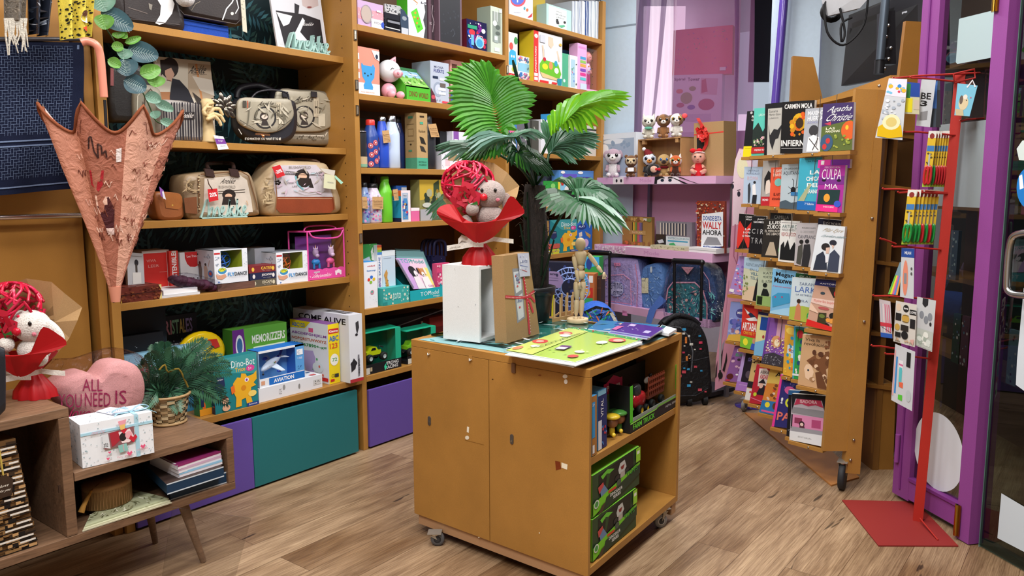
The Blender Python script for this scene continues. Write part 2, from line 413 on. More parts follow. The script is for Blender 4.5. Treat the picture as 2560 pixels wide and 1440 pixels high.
def bookcase(label, xl, xr, wl, wr, zs, ys, back, top=3.05, parts=()):
 t=empty('bookcase', ((xl+xr)/2, (YF+YB)/2, 0), label, 'bookcase')
 for a, b_ in((xl-wl, xl), (xr, xr+wr)):
  mb=MB('mdf');mb.box(a, b_, YF, YB, 0, top, MDF)
  x=b_ if a<xl-1e-6 else a;s=-1 if x==a else 1
  for yy in(YF+.09, YB-.08):
   z=.6
   while z<top-.1:
    xx=x+s*.0006;q=.0035
    mb.poly([(xx, yy-q, z-q), (xx, yy+q, z-q), (xx, yy+q, z+q), (xx, yy-q, z+q)], '#3a2410');z+=.064
  mb.build('side_panel', t, V((0, 0, 0)), bevel=.0015)
 for z, y in zip(zs, ys):
  mb=MB('mdf');mb.box(xl+.001, xr-.001, y, YB-.012, z-.034, z, MDF);mb.build('shelf', t, V((0, 0, 0)), bevel=.0015)
 mb=MB('mdf')
 if back=='leaf':leafwall(mb, xl, xr, .05, top, YB-.01, 5)
 mb.box(xl, xr, YB-.008, YB, .05, top, '#5e4020');mb.build('back_panel', t, V((0, 0, 0)))
 return t
Z1=[2.277, 1.770, 1.3986, 1.034, .44]
B1=bookcase('tall brown bookcase with dark leaf wallpaper back, holding handbags and boxed toys', 1.66, 3.035, .04, .034, Z1, [YS]*4+[YF], 'leaf')
Z2=[2.454, 2.076, 1.662, 1.339, .842, .443]
B2=bookcase('brown bookcase left of the palm, holding bottles and boxed toys', 3.0705, 4.418, .001, .034, Z2, [YF]*6, '')
Z3=[2.74, 2.316, 1.80, 1.40, 1.03]
B3=bookcase('brown bookcase behind the palm, next to the pale wall strip', 4.4535, 5.71, .001, .05, Z3, [YF]*5, '')
def panel(par, x0, x1, z1, col, nm='drawer_front'):
 mb=MB('panel');mb.box(x0, x1, YF-.012, YF+.006, .012, z1, col);return tag(mb.build(nm, par, V((0, 0, 0)), bevel=.0015), col==TEAL and 'teal drawer front' or 'violet drawer front', None)
panel(B1, 2.282, 2.985, .382, TEAL);panel(B1, 1.665, 2.279, .382, VIO);panel(B2, 3.075, 4.41, .36, VIO);panel(B3, 4.46, 5.70, .36, VIO)
for par, x, zz in((B1, 3.052, (2.39, 2.12, 1.98, 1.26)), (B2, 4.436, (2.36, ))):
 for z in zz:
  mb=MB('metal');mb.box(x-.011, x+.011, YF-.006, YF-.0005, z-.028, z+.028, '#b9b0a0');mb.lathe((x, YF-.007, z), [(.006, -.022), (.006, .022)], '#ddd6c8', 8);mb.build('hinge', par, V((0, 0, 0)))
t=empty('sliding_wardrobe', (.6, 3.5, 0), 'large plain brown wardrobe panel behind the hanging umbrella, at far left', 'wardrobe')
mb=MB('mdf');mb.box(-1.2, 1.555, 3.50, 3.53, .02, 3.05, '#9c6d30');mb.build('door', t, V((0, 0, 0)), bevel=.002)
mb=MB('mdf');mb.box(1.575, 1.615, 3.45, 3.93, 0, 3.05, '#9c6d30');mb.build('side_panel', t, V((0, 0, 0)), bevel=.002)
mb=MB('mdf');mb.box(-1.2, 1.57, 3.56, 3.9, 0, .02, '#8a5a26');mb.build('plinth', t, V((0, 0, 0)))
mb=MB('metal');a_=hit(-40, 545, PY(3.44));b_=hit(215, 543, PY(3.44));mb.tube([a_, (b_.x, 3.44, a_.z)], .011, '#d8d8dc', 14)
mb.tube([(b_.x-.002, 3.44, a_.z), (b_.x-.002, 3.50, a_.z)], .009, '#d8d8dc', 10);mb.tube([(.9, 3.44, a_.z), (.9, 3.50, a_.z)], .009, '#d8d8dc', 10)
tag(mb.build('hanging_rail'), 'chrome rail mounted across the brown wardrobe panel below the navy scarf', 'rail')
def PB(R, D, z=0):return FH*D+RH*R+V((0, 0, z))
def bk(px, D, z=0):return FH*D+RH*((px-1280)/F_PX*D)+V((0, 0, z))
WD=(.44*FH-.898*RH)
P0=bk(1524, 6.75);P1=bk(1581, 6.62)
mb=MB('wall');mb.obox(P0-(P1-P0)*.5, (P1-P0)*1.5, FH*.5, V((0, 0, 3.5)), '#b8cbda')
mb.obox(P0-(P1-P0)*.5-FH*.004+V((0, 0, 2.86)), (P1-P0)*1.5, FH*.01, V((0, 0, .012)), '#7f8d99');struct(mb.build('trim_1'))
C0=bk(1913, 6.5);C1=bk(2028, 6.35)
mb=MB('wall');mb.obox(C0, (C1-C0), FH*.05, V((0, 0, 3.5)), '#bccddb');struct(mb.build('wall_column'))
C2=bk(2480, 6.5)
mb=MB('wall');mb.obox(bk(2031, 6.55), C2-bk(2031, 6.55), FH*.1, V((0, 0, 3.5)), '#c4d2dd')
struct(mb.build('wall_back'))
mb=MB('gloss');pb=bk(1926, 6.4, 1.9);zt=hit(1926, 280, ((tuple(FH)), 6.4)).z;pp=bk(1925, 6.40);mb.tube([V((pp.x, pp.y, zt+.02)), bk(1943, 6.40, 3.5)], .034, '#57419a', 14)
mb.tube([V((pp.x, pp.y, zt-.04)), V((pp.x, pp.y, zt+.03))], .042, '#57419a', 14)
tag(mb.build('pipe'), 'glossy purple pipe running up the pale blue column', 'pipe')
W0=bk(1905, 6.95);W1=bk(1575, 7.75)
mb=MB('wall');mb.obox(W0+FH*.9, W1-W0, FH*.05, V((0, 0, 3.5)), '#f2eef4');struct(mb.build('wall_window_bay'))
mb=MB('glow');q=bk(1600, 7.95, .3);mb.obox(q, bk(1700, 7.95, .3)-q, FH*.03, V((0, 0, 3.0)), '#f6eef6');q=bk(1838, 7.6, .3)
mb.obox(q, bk(1915, 7.6, .3)-q, FH*.03, V((0, 0, 1.93)), '#f4f2fa')
tag(mb.build('lit_backdrop'), 'bright white lit backdrop of the shop window behind the violet curtain', 'backdrop')
q=bk(1860, 7.5, 2.3);mb=MB('paper');zz=hit(1900, 205, (tuple(FH), 7.5)).z;q=bk(1858, 7.5, zz)
mb.obox(q, bk(1925, 7.5, zz)-q, FH*.02, V((0, 0, 1.3)), '#15121a');tag(mb.build('opening_shade'), 'black panel in the shop window gap left of the pale column', 'panel')  # black colour stands for the darkness inside the opening
# ================================================================ trolley cabinet (island)
IA, IB, IC=V((2.386, 1.468, 0)), V((2.414, 2.403, 0)), V((3.262, 1.52, 0));IU, IV=IC-IA, IB-IA;IZ=.89;I0=.092
def IP(u, v, z=0):return IA+IU*u+IV*v+V((0, 0, z))
isl=empty('display_cabinet', IP(.5, .5), 'low brown cabinet on castors in the middle, with glass top and open shelves', 'cabinet')
def ib(u0, u1, v0, v1, z0, z1, col, nm, k='mdf', bev=.0015, par=None, **kw):
 mb=MB(k);mb.obox(IP(u0, v0, z0), IU*(u1-u0), IV*(v1-v0), V((0, 0, z1-z0)), col);return mb.build(nm, isl, V((0, 0, 0)), bevel=bev)
ib(0, 1, 0, 1, IZ-.03, IZ, MDF, 'top_board')
ib(.012, 1, 0, 1, I0, I0+.03, MDF, 'bottom_board')
ib(.012, .975, .012, .99, .515, .545, MDF, 'middle_shelf')
ib(.97, 1, 0, 1, I0+.03, IZ-.03, MDF, 'side_panel')
ib(.0205, .97, .985, .9995, I0+.03, IZ-.03, MDFD, 'back_panel')
def iface(u, v, z):return IP(u, v, z)
def door(v0, v1, dsl, lockv, nm='door'):
 mb=MB('mdf');mb.obox(IP(0, v0, I0), IU*.02, IV*(v1-v0), V((0, 0, IZ-.03-I0-.001)), MDF)
 Face(mb, IP(0, 1, IZ), IP(0, 0, IZ), IP(0, 0, 0), IP(0, 1, 0), px=True).run(dsl)
 return mb.build(nm, isl, V((0, 0, 0)), bevel=.0012)
d1=door(.522, 1, 'px;p #efe9d6 1168 1066 1173 1068 1172 1082 1167 1080;e 1168 1094 5 5 #e9e2cf;l 1 #8d6126 1163 1100 1210 1112;e 1232 948 2 1.5 #3a230c', 0)
d2=door(0, .519, 'px;p #7a3312 1388 1152 1400 1154 1403 1172 1390 1176;p #efe8cf 1404 1156 1419 1161 1418 1174 1404 1169;e 1413 941 6 5 #ece8e0;e 1415 954 4.5 6 #ece8e0;e 1350 938 4 2 #8a4a1a;e 1349 1332 1.5 1.5 #efe8cf;e 1198 1343 1.5 1.5 #efe8cf', 0)
fI=Face(MB(), IP(0, 1, IZ), IP(0, 0, IZ), IP(0, 0, 0), IP(0, 1, 0), px=True)
for par, x, y in((d1, 1074, 1052), (d2, 1280, 1098)):
 c=hit(x, y, fI.pl);mb=MB('dmetal');n=fI.n;hz=IV.normalized()
 pts=[c+hz*(.0085*cos(a))+V((0, 0, .021*(1 if sin(a)>0 else-1)*0+.0085*sin(a)+(.012 if sin(a)>0 else-.012)))for a in[i*2*pi/20 for i in range(20)]]
 mb.prism(pts, n*.003, '#6b6560');mb.box(c.x-.006, c.x-.003, c.y-.0025, c.y+.0025, c.z-.012, c.z-.004, '#d8d4cc', 'metal');mb.build('lock_plate', par, V((0, 0, 0)))
for par, x, y, f in((d1, 1073, 881, 0), (d1, 1177, 895, 0), (d2, 1285, 919, 1)):
 c=hit(x, y, fI.pl);mb=MB('metal' if not f else 'dmetal');hz=IV.normalized()
 if f:mb.obox(c-hz*.009+V((0, 0, -.02)), hz*.018, fI.n*.006, V((0, 0, .038)), '#8a6a52')
 else:
  mb.obox(c-hz*.009+V((0, 0, -.012)), hz*.018, fI.n*.002, V((0, 0, .022)), '#b08040', 'mdf');mb.tube([c+V((0, 0, -.004))+fI.n*.002-hz*.007, c+V((0, 0, -.012))+fI.n*.01, c+V((0, 0, -.004))+fI.n*.002+hz*.007], .003, '#e8e4da', 6)
 mb.build('hook', par, V((0, 0, 0)))
for v in(.93, ):
 mb=MB('wood');mb.obox(IP(.02, v, .045), IU*.95, IV*.05, V((0, 0, .046)), '#a9825c');mb.build('base_rail', isl, V((0, 0, 0)))
mb=MB('panel');mb.obox(IP(.012, .02, .045), IU*.02, IV*.96, V((0, 0, .047)), '#b58c66');mb.build('plinth', isl, V((0, 0, 0)))
def caster(par, p, r, col='#8d8b8a', yaw=0, w=.022, name='castor', ztop=.09):
 p=V((p[0], p[1], 0));h=V((cos(yaw), sin(yaw), 0));s=V((-sin(yaw), cos(yaw), 0));c=p+V((0, 0, r))
 mb=MB('dmetal');top=ztop
 mb.obox(p-h*.03-s*.025+h*.012+V((0, 0, top-.004)), h*.06, s*.05, V((0, 0, .004)), '#a8a49c')
 mb.lathe(p+h*.012+V((0, 0, top-.014)), [(.018, 0), (.02, .01)], '#b8b4aa', 14, 'metal')
 for q in(-1, 1):mb.prism([c+s*q*(w/2+.002), c+s*q*(w/2+.002)+h*.008+V((0, 0, top-.014-r)), c+s*q*(w/2+.002)+h*.034+V((0, 0, top-.014-r))], s*q*.002, '#aaa69c', 'dmetal')
 o=mb.build(name, par, V((0, 0, 0)))
 mb=MB('rubber');M=Matrix((s.cross(V((0, 0, 1))), V((0, 0, 1)), s)).transposed()
 mb.lathe(c-s*w/2, [(r*.45, -.001, '#c9c6c0'), (r*.55, 0, col), (r*.93, 0, col), (r, w*.2, col), (r, w*.8, col), (r*.93, w, col), (r*.55, w, '#2b2a2c'), (r*.3, w+.001, '#c9c6c0')], '#3a3a3c', 24, M=M)
 mb.build('wheel', o, V((0, 0, 0)))
mb=MB('wood');mb.obox(IP(.93, .005, .04), IU*.055, IV*.06, V((0, 0, .051)), '#a9825c');mb.build('base_block', isl, V((0, 0, 0)))
caster(isl, V((2.385, 2.235, 0)), .03, '#5a5a5c', yaw=2.2, ztop=.062);caster(isl, IP(.855, .035), .033, '#8a8886', yaw=-.5, ztop=.092)
caster(isl, IP(.12, .08), .026, yaw=1, ztop=.046);caster(isl, IP(.9, .9), .026, yaw=1, ztop=.046)
def onI(q, z):return[hit(x, y, PZ(z))for x, y in q]
mb=MB('paper');P=onI([(1046, 849), (1455, 912), (1693, 834), (1395, 800)], IZ+.001)
mb.prism(P, V((0, 0, .001)), '#86b4b8');f=Face(mb, P[0]+V((0, 0, .001)), P[3]+V((0, 0, .001)), P[2]+V((0, 0, .001)), P[1]+V((0, 0, .001)))
f.n=V((0, 0, 1));f.run('sl 5 260 .022 #2c6c74,#4f979f,#dfeff2,#1e545c,#9fc8cd,#eef6f8');tag(mb.build('wrapping_paper'), 'teal and white leaf patterned paper sheet under the glass cabinet top', 'paper')
mb=MB('glass');P=onI([(1078, 839), (1441, 903), (1688, 829), (1372, 800)], IZ+.0025);mb.prism(P, V((0, 0, .009)), '#c4e2dc', side='#0f3a36');mb.k='gloss'
tag(mb.build('glass_plate'), 'dark-edged glass plate lying on top of the brown cabinet', 'glass plate')
GZ=IZ+.012
# ================================================================ walnut console bottom left
cs=empty('console_table', (1.0, 3.1, 0), 'stepped walnut console table with open cubbies and tapered legs at bottom left', 'console table')
CY, CB=2.86, 3.30
def cb(x0, x1, z0, z1, y0=CY, y1=CB, nm='board', col='#745740'):
 mb=MB('walnut');mb.box(x0, x1, y0, y1, z0, z1, col);return mb.build(nm, cs, V((0, 0, 0)), bevel=.002)
cb(1.181, 1.815, .515, .547, nm='top_board', col='#7e6048');cb(.2, 1.815, .288, .32, nm='bottom_board');cb(1.783, 1.815, .321, .514, nm='side_panel')
cb(.2, 1.1785, .755, .787, nm='top_board', col='#7e6048');cb(1.142, 1.1785, .321, .754, nm='divider');cb(.25, 1.78, .321, .75 if 0 else .514, CB-.012, CB, 'back_panel', '#4c382a');cb(.25, 1.14, .5145, .754, CB-.012, CB, 'back_panel', '#4c382a')
mb=MB('dmetal');c=hit(148, 1222, PY(CY));mb.box(c.x-.004, c.x+.004, CY-.005, CY-.0005, c.z-.014, c.z+.014, '#4c3a30');mb.build('catch', cs, V((0, 0, 0)))
for x, y, dx, dy in((1.62, 2.95, .06, -.04), (1.60, 3.20, .05, .04), (.35, 2.95, -.06, -.04), (.35, 3.2, -.05, .04)):
 mb=MB('walnut');mb.tube([(x, y, .288), (x+dx, y+dy, .002)], [.022, .012], '#765a45', 14);mb.build('leg', cs, V((0, 0, 0)))
# ================================================================ pink display stand at the back
K0=PB(1.415, 5.55);KD=.809*FH-.588*RH;KN=.588*FH+.809*RH;KL=1.19
pk=empty('display_stand', K0+KD*.6+KN*.2, 'pale pink metal display stand with plush toys, books and backpacks, at the back', 'display stand')
def kb(l0, l1, n0, n1, z0, z1, col, nm, k='panel', dsl=None, lab=None):
 mb=MB(k);mb.obox(K0+KD*l0+KN*n0+V((0, 0, z0)), KD*(l1-l0), KN*(n1-n0), V((0, 0, z1-z0)), col)
 if dsl:
  a=K0+KD*l1+KN*n0;b=K0+KD*l0+KN*n0;z_=V((0, 0, z1));y_=V((0, 0, z0));Face(mb, a+z_, b+z_, b+y_, a+y_).run(dsl)
 o=mb.build(nm, pk, V((0, 0, 0)));
 if lab:o['label']=lab
 return o
PK='#d9a9cc'
KZ=[1.625, 1.075, .60]
kb(-.02, KL+.02, 0, .36, KZ[0]-.055, KZ[0], PK, 'shelf', dsl='t .4 .25 .1 .5 #c58ab9 Mode;r .155 .0 .255 1 #eadfe4;e .19 .5 .009 .25 #1b1718;e .232 .5 .009 .25 #1b1718;uv;p #efe3ec .54 0 .72 0 .74 1 .53 1;p #1d1a1d .53 0 .6 0 .575 .25 .55 .5 .548 1 .525 1;p #1d1a1d .66 0 .8 1 .77 1 .68 .25;p #1d1a1d .7 0 .88 1 .85 .9 .74 .1;e .592 .5 .014 .2 #1b2a3a;e .655 .5 .014 .2 #1b2a3a;l .008 #222 .57 .2 .592 .12 .61 .2;l .008 #222 .638 .2 .655 .12 .675 .2')
kb(-.01, KL+.04, 0, .36, KZ[1]-.062, KZ[1], PK, 'shelf', dsl='t .46 .3 .13 .45 #c58ab9 Mode;r 0 0 .3 1 #e2c0d8;s 3 120 .006 #d9a9cc,#f0e0ea 0 0 .3 1')
kb(.0, KL-.03, 0, .36, KZ[2]-.06, KZ[2], PK, 'shelf')
kb(.0, KL, .362, .38, .55, KZ[0]-.056, '#dba3c6', 'back_panel');
kb(-.012, .012, .20, .23, .0, KZ[0]-.056, '#8d8791', 'upright', 'dmetal');kb(.93, .955, .33, .36, .55, KZ[0]-.056, '#7d7886', 'upright', 'dmetal');kb(KL-.07, KL-.02, .30, .33, .0, KZ[0]-.056, '#c5ccd8', 'upright', 'dmetal')
kb(.02, KL-.05, .05, .34, .02, .05, '#3a3338', 'base')
PS=PD(5.42, 18, 0, (1830, 640))
q=[(1829, 560), (1832, 455), (1838, 400), (1848, 371), (1858, 372), (1880, 400), (1888, 480), (1882, 700), (1874, 850), (1866, 940), (1787, 976), (1790, 900), (1800, 820), (1812, 750), (1821, 660)]
mb=MB('panel');P=[hit(x, y, PS)for x, y in q];n=V(PS[0]);mb.prism(P, -n*.012, '#c4879c', side='#8f8a92')
f=Face(mb, P[0], P[7], P[9], P[11], px=True);f.n=n;f.pl=PS;f.e=.001
f.run('px;p #d8bfc9 1832 455 1838 400 1848 373 1858 374 1878 402 1882 480 1850 560 1831 565;e 1851 385 1 1 #c4879c;e 1832 466 3 6 #1d1a2a;e 1847 485 4 7 #1d1a2a;l 1.5 #1d1a2a 1829 458 1835 455;l 1.5 #1d1a2a 1843 476 1851 474;e 1856 420 14 26 #d9d2ae;p #1d1a1d 1822 586 1826 584 1826 618 1820 616;l 2.5 #a05a74 1838 560 1834 640 1842 660 1846 600;l 2 #b77a90 1822 700 1812 800 1800 870;p #8d8791 1812 850 1806 880 1803 918 1801 920 1806 860;p #1b1719 1808 870 1802 930 1797 955 1799 900;e 1801 938 6 9 #1b1719;p #1b1719 1817 880 1812 905 1806 925 1811 930 1818 900;p #1b1719 1790 920 1794 900 1792 940 1788 945;l 5 #a0969c 1806 780 1801 850 1800 925')
mb.build('side_panel', pk, V((0, 0, 0)))
# ================================================================ shape helpers
def fy(x, z, Y):
 y=700
 for _ in range(6):q=hit(x, y, PY(Y));y=proj((q.x, Y, z))[1]
 return y
def cr(pts, n=4, closed=True):
 P=[V((*p, 0))if len(p)==2 else V(p)for p in pts];m=len(P);out=[]
 for i in range(m if closed else m-1):
  a, b, c, d=(P[(i-1)%m], P[i], P[(i+1)%m], P[(i+2)%m])if closed else(P[max(i-1, 0)], P[i], P[i+1], P[min(i+2, m-1)])
  for j in range(n):
   t=j/n;out.append(.5*((2*b)+(c-a)*t+(2*a-5*b+4*c-d)*t*t+(3*b-a-3*c+d)*t**3))
 if not closed:out.append(P[-1])
 return[tuple(p)[:len(pts[0])]for p in out]
def puff(mb, P, n, th, bulge, col, k=None, side=None, flat=.72, sm=True):
 P=[V(p)for p in P];n=V(n).normalized();c=sum(P, V((0, 0, 0)))/len(P);m=len(P)
 rings=[(.9, -th), (.985, -th*.88), (1, -th*.5), (1, -th*.08), (.985, bulge*.35), (.93, bulge*.75), (flat, bulge)]
 vs=[]
 for s_, o in rings:vs+=[c+(p-c)*s_+n*o for p in P]
 fs=[];cs=[]
 for i in range(len(rings)-1):
  for j in range(m):
   fs.append((i*m+j, i*m+(j+1)%m, (i+1)*m+(j+1)%m, (i+1)*m+j));cs.append(srgb(side or col)if i<4 else srgb(col))
 mb.add(vs, fs, cs, sm, k);mb.add(vs, [tuple(range(m-1, -1, -1))], side or col, False, k);mb.add(vs, [tuple(range(len(vs)-m, len(vs)))], col, sm, k)
 return c+n*bulge
def ribbon(mb, P, w, t, col, k=None):
 P=[V(p)for p in P];w=V(w);wn=w.normalized()
 for i in range(len(P)-1):
  d=(P[i+1]-P[i]);
  if d.length<1e-6:continue
  s=d.normalized().cross(wn)*t/2
  mb.obox(P[i]-s, d*1.03, w, s*2, col, k)
SCR=[(0, .95), (.04, .55), (.09, .1), (.13, 0), (.15, .3), (.155, .9), (.19, .55), (.23, .42), (.25, .6), (.255, .92), (.30, .55), (.345, .42), (.37, .7), (.39, .9), (.43, .72), (.48, .55), (.46, .38), (.42, .5), (.425, .82), (.48, .93), (.54, .8), (.585, .35), (.60, .02), (.585, .5), (.58, .93), (.62, .6), (.68, .42), (.63, .62), (.70, .92), (.745, .6), (.765, .02), (.75, .5), (.745, .93), (.79, .6), (.84, .42), (.80, .62), (.86, .92), (.90, .7), (.95, .5), (.92, .4), (.89, .6), (.92, .9), (1, .78)]
def script_sign(label, q, Y, dep=.03, t=.008, col='#a9cfc8'):
 f=Face(MB(), *[hit(x, y, PY(Y))for x, y in q]);mb=MB('plas')
 ribbon(mb, [f.at(*p)for p in cr(SCR, 3, False)], (0, dep, 0), t, col)
 a, b=f.at(.02, 1), f.at(.98, 1);mb.obox(a+V((0, 0, 0)), b-a, V((0, dep, 0)), V((0, 0, .006)), col)
 return tag(mb.build('script_sign'), label, 'sign', 'mint script signs')
def bagY(name, label, q, Y, th, bulge, col, dsl='', k='leather', side=None, group=None, extra=None, sm=4, cat='handbag', front=None, flat=.78):
 P=[hit(x, y, PY(Y))for x, y in cr(q, sm)];z0=min(p.z for p in P)
 o=empty(name, (sum(p.x for p in P)/len(P), Y+th/2, z0), label, cat, group)
 mb=MB(k);puff(mb, P, (0, -1, 0), th, bulge, col, side=side, flat=flat)
 a=hit(0, 0, PY(Y-bulge));f=Face(mb, a, a+V((1, 0, 0)), a+V((1, 0, -1)), a+V((0, 0, -1)), px=True, k='leather');f.n=V((0, -1, 0));f.pl=((0, -1, 0), -(Y-bulge));f.e=.001
 f.run('px;'+dsl)
 mb.build('body', o, V((0, 0, 0)))
 if extra:extra(o, f)
 return o
def sub(o, name, mb, lab=None):
 q=mb.build(name, o, V((0, 0, 0)))
 if lab:q['label']=lab
 return q
def pt(x, y, Y):return hit(x, y, PY(Y))
# ================================================================ bookcase 1 goods
z=Z1[0];Y=3.55
def hd1(o, f):
 mb=MB('leather');mb.box(pt(316, 10, 3.5).x, pt(325, 10, 3.5).x, 3.515, 3.52, z+.03, z+.2, '#2b2120');sub(o, 'strap', mb)
bagY('handbag', 'black handbag with white swirling panda figure, left on the top visible shelf', [(268, -40), (275, 20), (300, fy(300, z, Y)), (380, fy(380, z, Y)+1), (452, fy(450, z, Y)), (456, 40), (440, -10), (425, -60), (340, -70)], Y, .14, .03, '#2c2423', 'p #f2f2f2 388 -10 402 14 400 38 388 58 398 62 412 58 430 34 436 10 426 -12;p #8b857a 371 8 381 12 378 26 373 22;l 2 #6b5f59 318 18 368 34;l 1.5 #4b4240 300 44 450 62', extra=hd1)
pack('storage_box', 'blue fabric box under the black handbag on the top visible shelf', 'box', 458, 572, 46, z, 3.55, .25, '#2a4fae', k='cloth', front='l .01 #1d3b8a 0 .42 1 .42', tcol='#2a4fae')
zz=hit(460, 47, PY(3.55)).z
bagY('handbag', 'black handbag with fluffy white pompom standing on the blue box', [(444, -30), (442, 15), (452, 36), (480, 44), (590, 64), (604, 52), (606, 0), (596, -50), (520, -60)], 3.54, .14, .03, '#2c2423', 'l 2 #4b4240 446 20 460 36 590 60 602 48;l 3 #f2f2f2 556 50 566 22 580 6 586 -8;l 2.5 #f2f2f2 590 -6 596 20 588 34;e 580 34 4 4 #d8d4cc;l 1 #9a8f7a 478 26 488 10 500 4', extra=lambda o, f:sub(o, 'pompom', MB('plush').ball(pt(462, -8, 3.47), .045, '#f0f0f0')))
a=fy(697, z, 3.64)
card('photo_board', 'black and white photo board of a woman holding a handbag, on the top visible shelf', 'poster', [(670, -40), (796, -40), (822, fy(822, z, 3.64)), (696, a)], PY(3.64), .012, '#e9e9ee', 'px;p #d9dbe2 676 0 800 0 818 130 700 112;p #c9b9b8 748 -40 790 -40 796 14 772 24 756 14;p #26242a 689 26 760 36 800 50 812 132 760 134 712 116;p #e8eaf0 732 92 748 60 756 44 762 52 750 80 772 106 790 118 768 116;p #26242a 736 8 748 14 744 50 736 46;l 2 #26242a 782 44 786 60 776 58;e 773 18 6 2 #8a4a4a;p #f5f5f7 690 30 730 40 722 60 708 66;i 752 56 28 9 #e8e8ea Anekke')
script_sign('mint script lettering standing before the black and white photo board', [(722, 80), (826, 92), (826, fy(826, z, 3.53)-1), (722, fy(722, z, 3.53)-1)], 3.53)
card('paper_tag', 'long narrow cream paper tag hanging beside the pompom handbag', 'tag', [(600, -20), (611, -20), (618, 82), (607, 78)], PY(3.50), .001, '#cdc8b4', 'sr 4 12 .12 #8a8574,#b3ad98')
z=Z1[1]
card('photo_board', 'colour photo board of a dark-haired woman in black coat behind the striped bag', 'poster', [(385, 140), (526, 155), (541, fy(541, z, 3.74)), (400, fy(400, z, 3.74))], PY(3.74), .012, '#cfc6b4', 'px;p #b9a68e 470 158 526 162 536 260 470 240;l 5 #c98a55 490 160 506 260;p #d8cfc0 480 190 530 200 536 240 500 226;p #a5714b 400 230 425 230 425 330 400 330;e 424 170 22 26 #2b2220;p #c9a08a 412 168 426 166 436 186 428 204 418 200 412 186;p #2b2220 400 150 424 150 430 168 412 176 402 190;p #23232b 430 196 448 200 470 224 486 260 490 300 425 320 424 240;i 470 164 40 20 #2a2220 Anekke;t 482 184 34 4 #4a4038 Loving Nature;l 1 #5a2a2a 416 200 426 202;p #3a332e 480 230 500 246 515 262 535 300 510 300')
bagY('handbag', 'black leather handbag half hidden behind the hanging leaf vine', [(270, 170), (272, 290), (300, 305), (345, 305), (372, 300), (380, 200), (350, 165), (300, 150)], 3.62, .12, .02, '#23201f', 'p #8a4a4a 276 170 284 172 284 215 276 214')
bagY('handbag', 'cream patterned bag with round handle, left of the striped bag', [(330, 225), (332, 320), (350, fy(350, z, 3.6)), (400, fy(400, z, 3.6)), (402, 240), (380, 215), (350, 212)], 3.6, .08, .02, '#8d8776', 'l 3 #4a3d2c 360 300 362 240 376 222 390 240 394 300;l 2 #cfc9b6 342 300 344 240 352 230')
bagY('wash_bag', 'black and white striped bag with small black logo patch', [(396, 262), (400, fy(400, z, 3.56)-2), (455, fy(455, z, 3.56)), (506, fy(506, z, 3.56)-1), (508, 330), (500, 268), (488, 260), (430, 250), (402, 250)], 3.56, .09, .03, '#a8a29d', ';'.join('l %.1f #27232b %.1f 256 %.1f 350'%(2+(i%3), 402+i*6.6, 405+i*6.6)for i in range(16))+';r 441 280 485 298 #2a2528;i 449 282 30 13 #f0e8e0 Anekke', extra=lambda o, f:sub(o, 'zip', MB('dmetal').tube([pt(400, 251, 3.57), pt(450, 252, 3.57), pt(500, 262, 3.57)], .003, '#77706a', 6)))
def whand():
 Yh=3.53;o=empty('hand_mannequin', pt(520, 352, Yh), 'jointed pale wooden hand display holding a grey silver flower brooch', 'hand model')
 mb=MB('wood');c='#d9bf8c'
 B=pt(523, fy(523, z, Yh), Yh);mb.lathe(B, [(.001, 0), (.036, 0), (.036, .006), (.030, .05), (.023, .10), (.026, .15), (.034, .19), (.026, .205), (.001, .21)], c, 20, M=Matrix.Scale(.75, 3, V((0, 1, 0))))
 sub(o, 'palm', mb)
 fing=[[(516, 288), (514, 270), (520, 260), (532, 258)], [(522, 284), (534, 272), (548, 272), (556, 286)], [(520, 292), (534, 284), (552, 290), (560, 303)], [(518, 298), (536, 290), (548, 302), (552, 312)], [(512, 286), (508, 278), (514, 268), (526, 268)]]
 for j, q in enumerate(fing):
  mb=MB('wood');P=[pt(x, y, Yh-.03-.006*j)for x, y in q]
  for i in range(3):
   mb.tube([P[i], (P[i]+P[i+1])/2, P[i+1]], [.0095-.001*i, .0105-.001*i, .0085-.001*i], c, 10);mb.ball(P[i], .0092-.001*i, '#c9ab74', 8, 6)
  mb.ball(P[3], .0075, c, 8, 6);sub(o, 'finger' if j<4 else 'thumb', mb)
 mb=MB('metal');C_=pt(562, 268, Yh+.03);
 for i in range(11):
  a=-2.3+i*.42;l=.045+.02*(i%2);d=V((cos(a+1.2), .1, sin(a+1.2)));mb.ball(C_+d*l*.6, (l*.62, .006, .015), '#8b8478', 10, 6, M=Matrix.Rotation(-(a+1.2), 3, 'Y'))
 tag(mb.build('brooch'), 'large dark silver flower brooch held by the wooden hand', 'brooch')
whand()
card('price_card', 'white and violet price card hanging over the shelf edge under the wooden hand', 'tag', [(534, 338), (558, 341), (572, 372), (546, 375)], PY(3.495), .002, '#f2f2f6', 'r 0 .22 1 .6 #7a3f9a;t .3 .3 .45 .14 #fff Logo;t .3 .7 .5 .1 #888 00,00;e .5 .08 .05 .03 #999')
def saddle(label, q, body, art, Y, ttxt):
 def ex(o, f):
  mb=MB('leather');P=[pt(x, y, Y-.045)for x, y in cr(q, 4)];
  puff(mb, P, (0, -1, 0), .02, .008, '#a8a08c');a_=pt(0, 0, Y-.0535);g=Face(mb, a_, a_+V((1, 0, 0)), a_+V((1, 0, -1)), a_+V((0, 0, -1)), px=True);g.n=V((0, -1, 0));g.pl=((0, -1, 0), -(Y-.0535));g.e=.001;g.run('px;'+art);sub(o, 'flap', mb, 'printed flap')
 return body, ex
